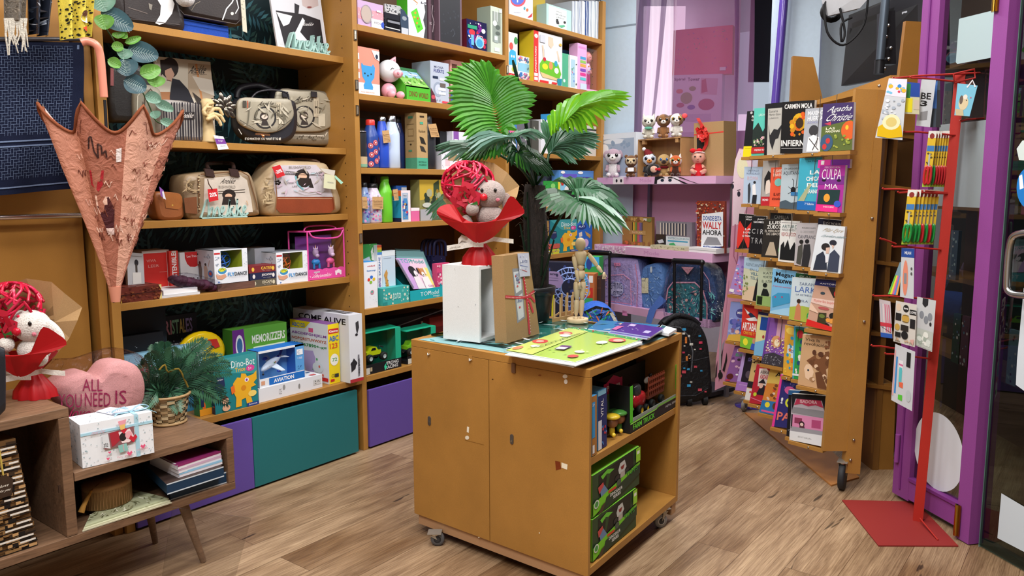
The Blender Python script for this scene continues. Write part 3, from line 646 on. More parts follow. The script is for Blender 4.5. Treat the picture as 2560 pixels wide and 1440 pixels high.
bd, ex=saddle('', [(602, 246), (594, 280), (600, 308), (636, 328), (680, 332), (714, 318), (734, 290), (730, 262), (720, 248), (660, 246)], [(598, 246), (590, 285), (594, 320), (614, 346), (650, 359), (700, 360), (730, 344), (740, 310), (738, 270), (726, 250), (660, 246)], 'e 663 294 28 28 #2b2a2a;e 663 294 23 24 #b3ac9a;e 660 292 11 12 #3a2f2a;e 661 292 8 5.5 #e8d8c8;p #3a3330 655 302 667 302 672 314 652 314;i 643 253 36 12 #3a342c Anekke;r 690 256 702 298 #c9bda4;t 692 260 7 34 #3a342c H;r 696 293 712 310 #d8d0ba;r 606 252 615 268 #4a463c;l 3 #6b6656 624 254 620 296 618 310;sl 6 26 7 #8d8571,#6e6857,#c9c1ac 604 256 728 322;l 1.5 #4a453a 598 300 640 326 690 328 730 296;r 616 252 619 270 #b5573a', 3.60, '')
bagY('saddle_bag', 'round saddle handbag with printed beige flap and gold clasp, in front', bd, 3.60, .06, .035, '#23232a', 'l 1.5 #e8e4d8 596 322 604 336;b 612 344 90 6 #e8e4d8 IT IS WHATEVER YOU WANT IT TO BE', extra=lambda o, f:(ex(o, f), sub(o, 'clasp', MB('metal').box(pt(640, 334, 3.53).x, pt(676, 334, 3.53).x, 3.533, 3.54, pt(650, 338, 3.53).z, pt(650, 333, 3.53).z, '#e0b48a').ball(pt(658, 340, 3.53), .008, '#d89a70', 10, 8)), sub(o, 'handle', MB('leather').tube(cr([pt(628, 246, 3.60), pt(645, 230, 3.60), pt(680, 225, 3.60), pt(716, 232, 3.60), pt(722, 250, 3.60)], 4, False), .005, '#2b2a30', 8))))
bd, ex2=saddle('', [(692, 230), (700, 300), (720, 326), (770, 330), (810, 326), (834, 306), (826, 262), (808, 232), (750, 228)], [(690, 228), (692, 320), (700, 358), (750, 362), (815, 364), (832, 350), (838, 300), (826, 250), (808, 228), (750, 224)], 'e 760 292 27 28 #2b2a2a;e 760 292 22 24 #b3ac9a;e 759 290 11 12 #3a2f2a;e 760 290 8 5.5 #e8d8c8;p #3a3330 754 300 766 300 771 312 751 312;i 735 240 44 14 #3a342c Anekke;r 783 244 796 292 #c9bda4;t 786 252 7 32 #3a342c H;r 795 284 812 316 #d8d0ba;sl 8 26 7 #8d8571,#6e6857,#c9c1ac 696 236 826 322', 3.69, '')
bagY('saddle_bag', 'larger beige printed handbag behind the round saddle handbag', bd, 3.69, .08, .03, '#8f8776', 'l 3 #d8d0c0 700 336 812 340 818 330;sr 4 60 1.2 #5a5346 740 338 815 352', side='#23232a', extra=lambda o, f:(ex2(o, f), [sub(o, 'strap_loop', MB('leather').box(pt(x, 230, 3.62).x, pt(x+14, 230, 3.62).x, 3.625, 3.632, pt(x, 242, 3.62).z, pt(x, 228, 3.62).z, '#2b2a30'))for x in(708, 780)]))
t=MB('leather');t.tube(cr([pt(592, 245, 3.8), pt(600, 222, 3.8), pt(640, 214, 3.8), pt(670, 222, 3.78), pt(700, 240, 3.78), pt(660, 250, 3.78)], 5, False), .018, '#1c1b22', 8);tag(t.build('bag_strap'), 'bundled dark shoulder strap lying behind the saddle bags', 'strap')
z=Z1[2]
bagY('clutch', 'small brown leather clutch with rounded flap', [(384, 484), (388, 530), (402, fy(402, z, 3.55)), (452, fy(450, z, 3.55)-2), (456, 520), (452, 490), (440, 482), (405, 479)], 3.55, .08, .02, '#94572f', 'p #a3632f 408 482 444 484 455 492 455 516 446 524 414 520 409 500;e 431 513 2 2 #c9a24a;l 1.2 #6b3a1c 410 484 414 520 446 524', side='#7a4422', cat='clutch bag', extra=lambda o, f:sub(o, 'price_tag', MB('paper').poly([pt(398, 466, 3.51), pt(409, 476, 3.51), pt(415, 500, 3.51), pt(402, 490, 3.51)], '#8a55a8').poly([pt(405, 479, 3.509), pt(409, 478, 3.509), pt(415, 499, 3.509), pt(408, 496, 3.509)], '#e8e8f2')))
card('tag_card', 'small round cream tag peeking beside the brown clutch', 'tag', [(366, 488), (384, 486), (382, 535), (360, 540)], PY(3.62), .02, '#c9ae90', 'r 0 .6 1 .72 #e9dfce')
BAGART='i %g %g %g %g #2c2620 Anekke;t %g %g %g %g #6a645a BUSHWORLD;l 1.2 #2c2620 %g %g %g %g;l 1.2 #2c2620 %g %g %g %g'
def ex3(o, f):
 for x in(516, 578):
  mb=MB('leather');mb.obox(pt(x, 440, 3.515), pt(x+22, 443, 3.515)-pt(x, 440, 3.515), V((0, .01, 0)), pt(x-5, 421, 3.515)-pt(x, 440, 3.515), '#3a2622');mb.tube(cr([pt(x+6, 424, 3.53), pt(x+3, 410, 3.6), pt(x+40 if x<550 else x-20, 408, 3.66)], 4, False), .01, '#2b1d1a', 8);sub(o, 'handle', mb)
 mb=MB('paper');P=[pt(519, 473, 3.49), pt(543, 471, 3.49), pt(546, 500, 3.49), pt(523, 505, 3.49)];mb.prism(P, (0, .001, 0), '#c9252c');g=Face(mb, *P);g.run('b .12 .3 .76 .35 #fff 20%');mb.tube([pt(519, 448, 3.49), pt(522, 460, 3.488), pt(531, 474, 3.488)], .0025, '#4a2d22', 6);sub(o, 'discount_tag', mb)
bagY('bowling_bag', 'beige printed handbag with brown handles and red 20% tag', [(455, 445), (456, 500), (470, fy(470, z, 3.56)), (550, fy(550, z, 3.56)), (636, fy(636, z, 3.56)-3), (644, 525), (636, 475), (622, 436), (600, 428), (540, 427), (480, 434)], 3.56, .13, .035, '#9a8468', 'p #cfc4b6 511 446 600 438 617 450 628 500 632 530 560 538 508 530;e 572 487 17 14 #2b2320;e 571 490 9 6 #e0b496;p #2b2320 558 492 586 492 590 512 554 512;i 549 446 35 13 #2c2620 Anekke;t 546 464 42 7 #8a8278 BUSHWORLD;l 1.2 #2c2620 545 479 612 474;l 1.2 #2c2620 545 484 612 480;l 4 #6b4a2c 495 440 497 530;sr 5 26 2 #4a3826,#cbb48e 492 436 500 530;l 3 #6b4a2c 500 436 600 428 620 440 640 510 642 524;e 478 462 4 6 #3a2622;e 478 462 2.5 4 #9a8468;p #7a4a2c 458 495 490 492 492 535 462 532;sl 4 20 6 #7a6648,#b59c78 456 445 492 492;l 2 #c9a27a 614 502 618 512', extra=ex3, side='#8a7558')
script_sign('mint script lettering standing before the beige handbag with brown handles', [(504, 500), (620, 495), (621, fy(621, z, 3.52)-1), (503, fy(503, z, 3.52)-1)], 3.52)
def ex4(o, f):
 mb=MB('paper');P=[pt(680, 418, 3.49), pt(700, 412, 3.49), pt(713, 438, 3.49), pt(693, 446, 3.49)];mb.prism(P, (0, .001, 0), '#c9252c');Face(mb, *P).run('b .1 .35 .8 .3 #fff -20%');sub(o, 'discount_tag', mb)
 mb=MB('paper');mb.prism([pt(799, 420, 3.49), pt(838, 426, 3.49), pt(836, 440, 3.49), pt(812, 432, 3.49)], (0, .001, 0), '#cfc9bd');P=[pt(811, 434, 3.485), pt(840, 440, 3.485), pt(839, 474, 3.485), pt(809, 470, 3.485)];mb.prism(P, (0, .001, 0), '#d6d6b4');Face(mb, *P).run('t .3 .5 .5 .1 #888 0000');mb.prism([pt(838, 438, 3.48), pt(858, 456, 3.48), pt(853, 461, 3.48), pt(838, 445, 3.48)], (0, .001, 0), '#a8dcc4');sub(o, 'paper_tags', mb)
 mb=MB('leather');mb.tube(cr([pt(690, 404, 3.56), pt(740, 398, 3.6), pt(790, 402, 3.56), pt(806, 420, 3.53)], 4, False), .008, '#6b4a34', 8);sub(o, 'handle', mb)
 mb=MB('metal');C_=pt(694, 456, 3.485);[mb.ball(C_+V((cos(a)*.012, 0, sin(a)*.008)), (.009, .003, .007), '#4a4440', 8, 6)for a in(0, 1.3, 2.6, 3.9, 5.2)];sub(o, 'charm', mb)
bagY('handbag', 'large beige printed handbag with rust brown base and red minus 20% tag', [(642, 478), (652, 520), (676, fy(676, z, 3.56)), (760, fy(760, z, 3.56)+1), (838, fy(838, z, 3.56)-2), (848, 505), (838, 470), (818, 420), (800, 406), (740, 402), (688, 404), (662, 440)], 3.56, .14, .04, '#b39c7a', 'p #d2cad2 684 414 790 412 816 440 832 492 690 492 684 470;p #8a3f22 690 493 832 493 838 520 826 532 700 532 688 520;l 1.2 #e8c8a0 694 497 830 497;e 755 440 18 17 #2b2320;e 756 441 11 8 #e8bd9e;p #2b2320 742 444 776 446 784 470 745 466;l 4 #7ab0b8 738 440 744 462 758 474;l 1 #2c2620 712 428 738 430;l 1 #2c2620 712 436 812 438;t 712 431 24 5 #2c2620 IIWIIIII;t 778 431 26 5 #2c2620 IIIWIIII;t 722 415 54 7 #8a8278 BUSHWORLD;t 712 456 22 4 #3a342c PRETECTED;t 730 464 12 4 #3a342c LIFE;l 1 #9a8f7a 740 480 760 488 800 484 812 478;l 1 #9a8f7a 746 476 770 482 800 478;sl 9 30 5 #d9bfd0,#b8cdd6,#b9b0a4 686 418 820 490;l 2.5 #8a5c38 684 416 690 492 686 530;l 2.5 #8a5c38 832 492 836 526;sl 3 24 7 #96805e,#c7b08a 652 440 682 520', extra=ex4)
z=Z1[3]
pack('keepsake_box', 'red brown marbled book shaped box lying at the left end of the shelf', 'box', 301, 404, 721, z, 3.52, .2, '#6b2c22', front='sr 3 60 .03 #8a4a2a,#7a3a26,#5a241c;p #e2cf8a 1 .5 1 1 .93 1;p #e2cf8a 1 0 1 .4 .93 0;p #c9a24a 0 1 .03 1 0 .7;l .02 #3a1410 0 .5 1 .42', top='s 2 30 .06 #7a3a26,#5a241c', tcol='#6e3026')
card('card_pack', 'figurine pack in clear blister standing on the marbled box', 'package', [(317, 630), (358, 634), (362, 712), (320, 716)], PY(3.60), .02, '#b9bcc0', 'e .55 .3 .12 .1 #2b2a30;r .48 .35 .6 .6 #4a4440;r .3 .6 .8 .95 #dcdcd8;l .02 #888 .1 .1 .9 .1')
pack('game_box', 'maroon spined box behind the blister figurine, next to the case side', 'box', 303, 320, 640, z, 3.66, .15, '#5a1f1c')
pack('game_box', 'white and red boxed game with red rectangle on its front', 'box', 361, 428, 628, z, 3.68, .12, '#e8e4e0', front='r .02 .06 .9 .85 #d5322c;r .0 .0 .02 1 #ccc;t .15 .2 .35 .06 #e8a8a0 VIVA;t .2 .32 .4 .06 #e8a8a0 LEER;l .01 #e8b0a8 .6 .5 .9 .5')
pack('book', 'red spined book with white letters beside the white and red boxed game', 'book', 428, 450, 628, z, 3.66, .14, '#d43a30', front='bu .25 .05 .55 .75 #fff SOSTENIBLE;r .3 .0 .8 .05 #c9c0b8')
pack('game_box', 'white boxed game with red wavy roof and chequered corner', 'box', 452, 500, 632, z, 3.68, .1, '#e4e4e6', front='p #c52a2c .3 0 1 0 1 .35 .8 .4 .55 .38 .4 .3 .3 .15;t .4 .08 .5 .06 #fff Los Tres;sr 2 14 .04 #1d1d1d .6 .65 1 .95;r .0 .0 .04 1 #999')
def scarf_pack():
 mb=MB('nylon');r=random.Random(4)
 for i in range(9):
  x=440+i*11;mb.ball(pt(x, 700+i*2, 3.58), (.035, .05, .022+.006*r.random()), r.choice(['#4a2436', '#5a2c42', '#3e1e2e']), 12, 8, M=Matrix.Rotation(r.uniform(-.5, .5), 3, 'Y'))
 o=mb.build('folded_fabric');tag(o, 'crumpled purple fabric packed in clear wrap before the boxed drones', 'fabric')
 P=[pt(x, y, 3.53)for x, y in cr([(430, 690), (470, 682), (520, 694), (552, 705), (550, 722), (500, 724), (440, 716)], 3)];mb=MB('folie');puff(mb, P, (0, -1, 0), .02, .01, '#f0f0f4');mb.build('wrap', o, None)
scarf_pack()
def slab(name, label, cat, x0, x1, pyt, pyb, z, Y, dep, col, edge='#e9e6e0', group=None, top=''):
 a=pt(x0, pyb, Y);b=pt(x1, pyb, Y);zt=hit(x0, pyt, PY(Y)).z;mb=MB('paper')
 mb.box(a.x, b.x, Y, Y+dep, z, zt, [srgb(c)for c in(col, col, edge, edge, edge, edge)]);return tag(mb.build(name), label, cat, group)
a=hit(410, 752, PY(3.52)).z
for i, (c, e, l)in enumerate((('#c8c8cc', '#d9dadd', 'lower thin magazine in clear wrap under the white book'), ('#eceef2', '#f6f6f8', 'white edged book lying flat in clear wrap on the fourth shelf'))):
 mb=MB('paper');x0, x1=pt(404+i*4, 740, 3.52+.01*i).x, pt(500-4*i, 735, 3.52).x;mb.box(x0, x1, 3.52+.006*i, 3.7, z+.001+i*.012, z+.012+i*.024, [srgb(q)for q in(c, c, e, e, e, e)]);tag(mb.build('book' if i else 'magazine'), l, 'book' if i else 'magazine')
pack('drone_stand_box', 'flat brown wooden box under the left boxed drone', 'box', 545, 638, 712, z, 3.525, .2, '#6b4b40', k='walnut')
def drone(label, pl, pr, ptp, zb, Y, ball, sh):
 x0, x1, z1=xz(pl, pr, ptp, zb, Y);d=.17;o=empty('drone_box', ((x0+x1)/2, Y+d/2, zb), label, 'toy box', 'boxed flying balls')
 w=x1-x0;h=z1-zb;wx0, wx1, wz0, wz1=x0+.2*w, x0+.84*w, zb+.45*h, z1-.03*h
 mb=MB('paper');WH='#e6ebf2';
 mb.box(x0, wx0, Y, Y+.003, zb, z1, WH);mb.box(wx1, x1, Y, Y+.003, zb, z1, WH);mb.box(wx0, wx1, Y, Y+.003, zb, wz0, WH);mb.box(wx0, wx1, Y, Y+.003, wz1, z1, WH)
 mb.box(x0, x0+.003, Y+.003, Y+d, zb, z1, '#c9ced8');mb.box(x0, x1, Y+.003, Y+d, zb, zb+.003, WH);mb.box(x0, x1, Y+d-.003, Y+d, zb, z1, '#bcc82a');mb.box(wx1, x1, Y+.003, Y+d, zb, z1, '#a8b828');mb.box(x0, x1, Y+.003, Y+d, z1-.003, z1, '#8d939c')
 Face(mb, (x0, Y, z1), (x1, Y, z1), (x1, Y, zb), (x0, Y, zb)).run('r .01 .08 .18 .13 #c5282c;sr 2 8 .02 #9aa4b4 .02 .18 .16 .5;e .22 .63 .17 .13 #f2f4f8;e .22 .62 .13 .1 #3f8fc0;p #d9dd3a .1 .6 .16 .54 .28 .54 .34 .6 .26 .64 .18 .65;l .012 #333 .14 .6 .22 .56 .3 .62;p #d8a084 .02 .7 .12 .76 .3 .72 .34 .8 .2 .88 .06 .84;b .38 .69 .2 .11 #2f8fd0 FLY;b .58 .69 .38 .11 #23303e DANCE;t .4 .83 .5 .02 #99a ILUMINADO DE MANO;e .1 .95 .02 .02 #2a6fc0;sr 8 10 .012 #a9b4c4 .86 .1 .98 .55')
 Face(mb, (x0, Y+d, z1), (x0, Y, z1), (x0, Y, zb), (x0, Y+d, zb)).run('e .15 .15 .04 .02 #222;p #6b5a52 .15 .45 .3 .4 .35 .6 .32 1 .2 1 .18 .6;e .25 .4 .05 .04 #3a2a24;p #b59a8c .45 .5 .6 .46 .66 .6 .62 1 .48 1;e .55 .44 .05 .04 #3a2a24;l .02 #b08a74 .15 .5 .1 .3;l .02 #b08a74 .7 .5 .78 .3;e .8 .7 .12 .1 #3f6fb0;e .8 .7 .07 .05 #b9342c;sr 6 6 .03 #9aa4b4 .5 .1 .9 .3')
 mb.build('carton', o, V((0, 0, 0)))
 c=V((x0+.42*w, Y+.08, zb+.66*h));mb=MB('plas');r=random.Random(3)
 for i in range(10):
  ax=V((r.uniform(-1, 1), r.uniform(-1, 1), r.uniform(-1, 1))).normalized();u=ax.orthogonal().normalized();v_=ax.cross(u);R=.052
  mb.tube([c+(u*cos(q)+v_*sin(q))*R for q in[k*2*pi/20 for k in range(21)]], .0022, ball, 5, cap=False)
 mb.ball(c, (.03, .03, .012), '#3a3a44', 12, 8);sub(o, 'flying_ball', mb, ('blue' if sh else 'orange')+' lattice flying ball')
 mb=MB('clear');mb.poly([(wx0, Y+.001, wz0), (wx1, Y+.001, wz0), (wx1, Y+.001, wz1), (wx0, Y+.001, wz1)], '#fff');sub(o, 'window', mb)
zz=hit(545, 711, PY(3.525)).z
drone('white boxed flying ball toy with blue ball seen through its window', 538, 621, 626, zz+.001, 3.53, '#2f6fd0', 1)
drone('white boxed flying ball toy with orange ball seen through its window', 693, 771, 632, z+.001, 3.53, '#e06a24', 0)
pack('toy_box', 'grey white box standing behind the small stacked game boxes', 'box', 640, 690, 622, z, 3.66, .15, '#a9aeb8', front='p #3a3434 .4 .3 .5 .25 .55 .6 .35 .6')
zb=z
for c, nm, tx, tc, dx in(('#5c5648', 'olive grey small game box at the bottom of the stack of three', 'ESCAPE', '#cfc9b0', 4), ('#23294a', 'navy small game box in the middle of the stack of three', 'JESCAPAR', '#e8e4e0', 2), ('#7d2a2e', 'dark red small game box on top of the stack of three', 'CATES', '#e8c04a', 0)):
 x0, x1=pt(623+dx, 700, 3.535).x, pt(690, 700, 3.535).x;mb=MB('paper');h=.037
 mb.box(x0, x1, 3.535, 3.63, zb+.0005, zb+h, c);Face(mb, (x0, 3.535, zb+h), (x1, 3.535, zb+h), (x1, 3.535, zb), (x0, 3.535, zb)).run('b .45 .2 .4 .4 %s %s;e .15 .5 .05 .3 %s;e .9 .5 .05 .3 %s;t .5 .7 .3 .14 #bbb en viaje'%(tc, tx, tc, tc))
 tag(mb.build('game_box'), nm, 'box', 'small stacked game boxes');zb+=h
def unicorn():
 Yu=3.53;x0, x1, z1=xz(772, 862, 580, z, Yu);o=empty('toy_bag', ((x0+x1)/2, Yu+.05, z), 'clear pink edged carry bag holding two toy unicorns', 'toy bag')
 d=.12;mb=MB('gloss');P='#e04fa0'
 for a, b in(((x0, Yu, z), (x0, Yu, z1)), ((x0, Yu, z1), (x1, Yu, z1+.01)), ((x1, Yu, z1+.01), (x1, Yu, z)), ((x0, Yu, z1), (x0-.035, Yu+d, z1)), ((x0-.035, Yu+d, z1), (x0-.035, Yu+d, z)), ((x0-.035, Yu+d, z1), (x1, Yu+d, z1)), ((x1, Yu, z1), (x1, Yu+d, z1))):mb.tube([a, b], .005, P, 6)
 mb.tube(cr([(x0+.01, Yu-.002, z1), (x0+.05, Yu-.004, z1-.035), (x1-.05, Yu-.004, z1-.04), (x1-.005, Yu-.002, z1)], 4, False), .005, P, 6)
 mb.tube(cr([(x0, Yu+.03, z1), (x0+.04, Yu+.04, z1+.028), (x1-.05, Yu+.05, z1+.025), (x1-.02, Yu+.03, z1)], 4, False), .005, P, 6);sub(o, 'frame', mb)
 mb=MB('paper');mb.poly([(x0, Yu+d-.01, z), (x1, Yu+d-.01, z), (x1, Yu+d-.01, z1-.03), (x0, Yu+d-.01, z1-.03)], '#7d4aa0');zz=z+.055
 pts=[(x0, Yu-.001, z+.002), (x1, Yu-.001, z+.002)]+[(x1-(x1-x0)*i/16, Yu-.001, zz+.008*abs(sin(i*.95)))for i in range(17)];mb.prism(pts, (0, .002, 0), P)
 Face(mb, (x0, Yu-.0012, zz), (x1, Yu-.0012, zz), (x1, Yu-.0012, z), (x0, Yu-.0012, z)).run('i .06 .4 .5 .35 #fff Unicornios;r .14 .12 .3 .26 #c8b8c8;p #f2e4f0 .72 .25 .82 .1 .9 .25 .9 .7 .86 .7 .84 .5 .78 .5 .77 .7 .73 .7;s 4 14 .012 #f7b0d4');sub(o, 'printed_card', mb)
 for j, (cx, body, mane)in enumerate(((.36, '#2f9fd6', '#b9b4c4'), (.76, '#e86a9a', '#e8e8ee'))):
  c=V((x0+(x1-x0)*cx, Yu+.05, zz+.04));mb=MB('plas');mb.ball(c, (.028, .018, .02), body, 12, 8);
  for sx in(-1, 1):mb.tube([c+V((sx*.018, -.006, -.008)), c+V((sx*.02, -.006, -.035))], .007, body, 8)
  hd=c+V((-.004+.008*j, -.005, .055));mb.ball(hd, (.019, .016, .026), mane, 12, 8);mb.ball(hd+V((.002, -.012, -.018)), (.014, .01, .012), mane, 10, 6);mb.tube([hd+V((0, 0, .02)), hd+V((0, 0, .045))], [.004, .001], '#e8d08a', 6);mb.ball(hd+V((.012, -.012, 0)), .003, '#1c1c24', 6, 4)
  for e in(-1, 1):mb.tube([hd+V((e*.012, 0, .02)), hd+V((e*.017, 0, .036))], [.005, .001], mane, 6)
  sub(o, 'toy_unicorn', mb)
 mb=MB('clear');mb.poly([(x0, Yu+.001, zz), (x1, Yu+.001, zz), (x1, Yu+.001, z1-.03), (x0, Yu+.001, z1-.03)], '#f4e4f4');mb.poly([(x0-.035, Yu+d, z), (x0, Yu+.003, z), (x0, Yu+.003, z1), (x0-.035, Yu+d, z1)], '#f4dcf0');sub(o, 'clear_wall', mb)
unicorn()
z=Z1[4]
pack('activity_box', 'large black boxed game with silver arc, upper left on the bottom shelf', 'box', 303, 428, 776, z, 3.72, .18, '#1d2530', lcol='#121820', front='l .02 #8a93a0 .45 .35 .7 .3 .9 .36 .95 .44 .85 .52;r .6 .3 .72 .32 #b8923a;l .01 #5a6470 0 .56 1 .5;t .15 .88 .2 .06 #9aa SERIE')
pack('activity_box', 'second black box lower in front of the large black boxed game', 'box', 303, 420, 846, z, 3.66, .05, '#15181e', front='sr 3 20 .012 #9aa0a8 .05 .1 .6 .7;e .9 .3 .05 .12 #a05a3a')
pack('colouring_book', 'black starry book with pastel block title and the word Animales', 'book', 420, 502, 792, z, 3.78, .03, '#1a1a22', front='b .02 .05 .22 .16 #d08a9a RI;b .24 .05 .22 .16 #8ac0a0 ST;b .46 .05 .2 .16 #d8c070 AL;b .66 .05 .2 .16 #9a8ac8 ES;t .06 .27 .62 .13 #b8bcc4 Animales;s 7 60 .006 #8a8a94')
t=MB('plas');c=pt(505, 884, 3.68);t.k='gloss'
t.lathe(c+V((0, .03, 0)), [(.001, -.0), (.10, 0), (.115, .01, '#f2cc12'), (.115, .03), (.10, .04, '#f2cc12'), (.001, .045)], '#f2cc12', 28, M=Matrix.Rotation(radians(90), 3, 'X')@Matrix.Scale(1.15, 3, V((1, 0, 0))))
f=Face(t, (c.x-.13, c.y-.0165, c.z+.12), (c.x+.13, c.y-.0165, c.z+.12), (c.x+.13, c.y-.0165, c.z-.12), (c.x-.13, c.y-.0165, c.z-.12));f.run('p #d0382c .6 .2 .8 .22 .86 .4 .75 .42 .66 .34;p #2f9a48 .62 .62 .8 .6 .84 .7 .66 .72;e .42 .45 .2 .2 #f8da3a')
tag(t.build('toy_case'), 'round glossy yellow plastic toy case behind the small fern', 'toy')
pack('game_box', 'blue boxed escape game with pink and blue title, behind the pink heart', 'box', 322, 512, 893, z, 3.60, .07, '#8fc6e4', lcol='#6aa0c0', front='p #4aa0d0 0 .7 .5 .5 1 .6 1 1 0 1;b .02 .18 .42 .3 #d8407a ESCAPE;b .1 .55 .4 .3 #2a5ab0 GAME;p #b8a8c8 .78 .1 .92 .05 .98 .4 .84 .6 .74 .4;r .86 .03 1 .18 #e8e8ee')
pack('board_game', 'green boxed memory game with violet left side and white title', 'box', 588, 722, 827, z, 3.66, .09, '#5fa83c', lcol='#4a8a30', front='p #6b2c86 0 0 .2 0 .28 1 0 1;e .12 .25 .07 .17 #eef0f4;e .12 .25 .05 .12 #3a6aa0;e .12 .56 .045 .1 #e8902a;b .34 .12 .62 .13 #f2f8ee MEMORIZZERS;r .36 .3 .95 .33 #dff0d8;p #3aa04a .3 .8 .7 .62 .8 .75 .5 1;p #2f6fb0 .4 1 .7 .7 .9 .8 .9 1;r .76 .5 .85 .72 #eee;r .88 .5 .94 .7 #8ac07a;s 3 8 .03 #c0407a .45 .75 .8 .98')
def dino(label, x0, x1, ptp, zb, Y, dep, group='dinosaur robot kits'):
 pack('robot_kit', label, 'toy box', x0, x1, ptp, zb, Y, dep, '#1f7f86', lcol='#2a3f6a', group=group, front='p #3f9a9e 0 0 1 0 1 .4 .4 .3;t .4 .08 .55 .13 #e8f4f4 Dino-Bot;b .48 .22 .24 .08 #e8b84a Trice;e .84 .27 .1 .06 #d8489a;t .79 .25 .08 .05 #fff 5+;p #23305a 0 .3 .22 .34 .24 .5 .12 .58 0 .5;t .02 .36 .18 .03 #fff Science Robot;p #eab02a .42 .5 .52 .4 .6 .42 .62 .34 .72 .36 .75 .42 .9 .4 .98 .34 .98 .5 .9 .56 .96 .62 .84 .64 .82 .8 .86 .94 .72 .94 .7 .82 .6 .84 .6 .96 .46 .96 .48 .78 .42 .66;e .74 .48 .05 .04 #f4f4f4;e .74 .48 .025 .025 #8a3a9a;e .66 .62 .06 .05 #d88a20;e .86 .76 .1 .06 #f2d470;p #e8702a .36 .56 .44 .52 .46 .66 .38 .7;e .22 .78 .08 .07 #e8b896;e .24 .92 .09 .06 #e8b896;p #5a2420 .14 .76 .22 .68 .3 .74;r .72 .93 1 1 #22408a;t .76 .945 .2 .03 #fff Science', left='sr 3 12 .1 #c8503a,#2a5a8a,#3a9aa0')
dino('boxed dinosaur robot kit on the bottom shelf, beside the boxed airplane', 539, 646, 902, z, 3.44, .06)
pack('play_set', 'thin green and orange box just behind the fern basket', 'box', 500, 538, 930, z, 3.47, .05, '#3a8a4a', front='e .3 .8 .1 .1 #e8702a;r 0 .85 1 1 #e8a02a;r .1 .3 .3 .8 #23305a')
pack('flat_box', 'flat white box lying under the boxed toy airplane', 'box', 648, 806, 973, z, 3.45, .2, '#dfe2e8', front='t .3 .35 .04 .4 #888 CE;e .38 .3 .02 .2 #999;e .62 .5 .015 .2 #888;r .85 .3 .98 .7 #ccc;bu .0 .0 .01 .01 #ccc I;sr 3 10 .006 #555 .87 .35 .96 .65', top='sr 5 20 .04 #8aa0c0,#c05a5a,#3a5a8a')
def plane():
 Yp=3.455;zb=hit(648, 973, PY(3.45)).z+.001;x0, x1, z1=xz(650, 762, 880, zb, Yp);d=.10
 o=empty('airplane_box', ((x0+x1)/2, Yp+d/2, zb), 'blue and white open boxed toy airplane on the flat white box', 'toy box')
 w=x1-x0;h=z1-zb;mb=MB('paper');B='#1f6fc8'
 mb.box(x0, x1, Yp, Yp+.003, zb, zb+.24*h, '#e8edf4');mb.box(x0+.8*w, x1, Yp, Yp+.003, zb+.24*h, z1, '#5aa0e0');mb.box(x0, x1, Yp, Yp+.003, z1-.06*h, z1, '#e8edf4')
 mb.box(x0, x1, Yp+d-.003, Yp+d, zb, z1, '#7ab4e4');mb.box(x0, x1, Yp+.003, Yp+d, zb, zb+.003, '#cfe0f0');mb.box(x0+.85*w, x1, Yp+.003, Yp+d, zb, z1, B);mb.box(x0, x0+.003, Yp+.003, Yp+d, zb, z1, '#9ac4e8');mb.box(x0, x1, Yp+.003, Yp+d, z1-.003, z1, B)
 Face(mb, (x0, Yp, z1), (x1, Yp, z1), (x1, Yp, zb), (x0, Yp, zb)).run('r .2 .78 1 .97 #1f6fc8;b .3 .82 .45 .11 #fff AVIATION;r .03 .82 .11 .93 #d8a080;r .83 .14 .97 .3 #f0f4fa;t .85 .18 .05 .08 #2a5a9a C;t .85 .36 .1 .06 #fff 1:160;sr 3 6 .01 #2a5a9a .84 .6 .96 .7')
 sub(o, 'carton', mb)
 mb=MB('gloss');c=V((x0+.38*w, Yp+.05, zb+.56*h));ax=V((1, .1, .42)).normalized();u=V((0, 1, 0));v_=ax.cross(u)
 M=Matrix((ax, u, v_)).transposed();Wc='#e9ecf2'
 mb.ball(c, (.075, .019, .021), Wc, 16, 12, M=M, cf=lambda q:'#2a3a9a' if .62<q.x<.78 else None)
 fw=c-ax*.005
 mb.prism([fw-ax*.02, fw+V((.035, -.045, -.04)), fw+V((.06, -.045, -.042)), fw+ax*.02], (0, 0, .004), Wc);mb.prism([fw-ax*.02, fw+V((-.01, .045, .035)), fw+V((.015, .045, .035)), fw+ax*.02], (0, 0, .004), Wc)
 tl=c+ax*.065;mb.prism([tl-ax*.015, tl+V((.015, 0, .045)), tl+V((.028, 0, .045)), tl+ax*.01], (0, .003, 0), '#2a3a9a');mb.prism([tl-ax*.01, tl+V((.03, -.03, -.005)), tl+V((.04, -.03, -.005)), tl+ax*.012], (0, 0, .003), Wc)
 for p in(c+V((.03, -.03, -.042)), c+V((-.015, .03, .022))):mb.ball(p, (.016, .009, .009), '#2a4fc0', 10, 8)
 mb.tube([c+V((-.05, 0, -.035)), c+V((-.052, 0, -.05))], .003, '#999', 6);mb.ball(c+V((-.052, 0, -.052)), .006, '#22242a', 8, 6)
 g=Face(mb, c-ax*.05+v_*.01-u*.0195, c+ax*.05+v_*.01-u*.0195, c+ax*.05-v_*.01-u*.0195, c-ax*.05-v_*.01-u*.0195);g.run('sr 3 9 .012 #23304a .05 .3 .3 .6;r .55 .3 .66 .6 #4aa04a;r .6 .35 .7 .55 #d8503a');sub(o, 'toy_airplane', mb)
 mb=MB('clear');mb.poly([(x0+.01*w, Yp+.001, zb+.24*h), (x0+.8*w, Yp+.001, zb+.24*h), (x0+.8*w, Yp+.001, z1-.06*h), (x0+.01*w, Yp+.001, z1-.06*h)], '#eef6ff');sub(o, 'window', mb)
plane()
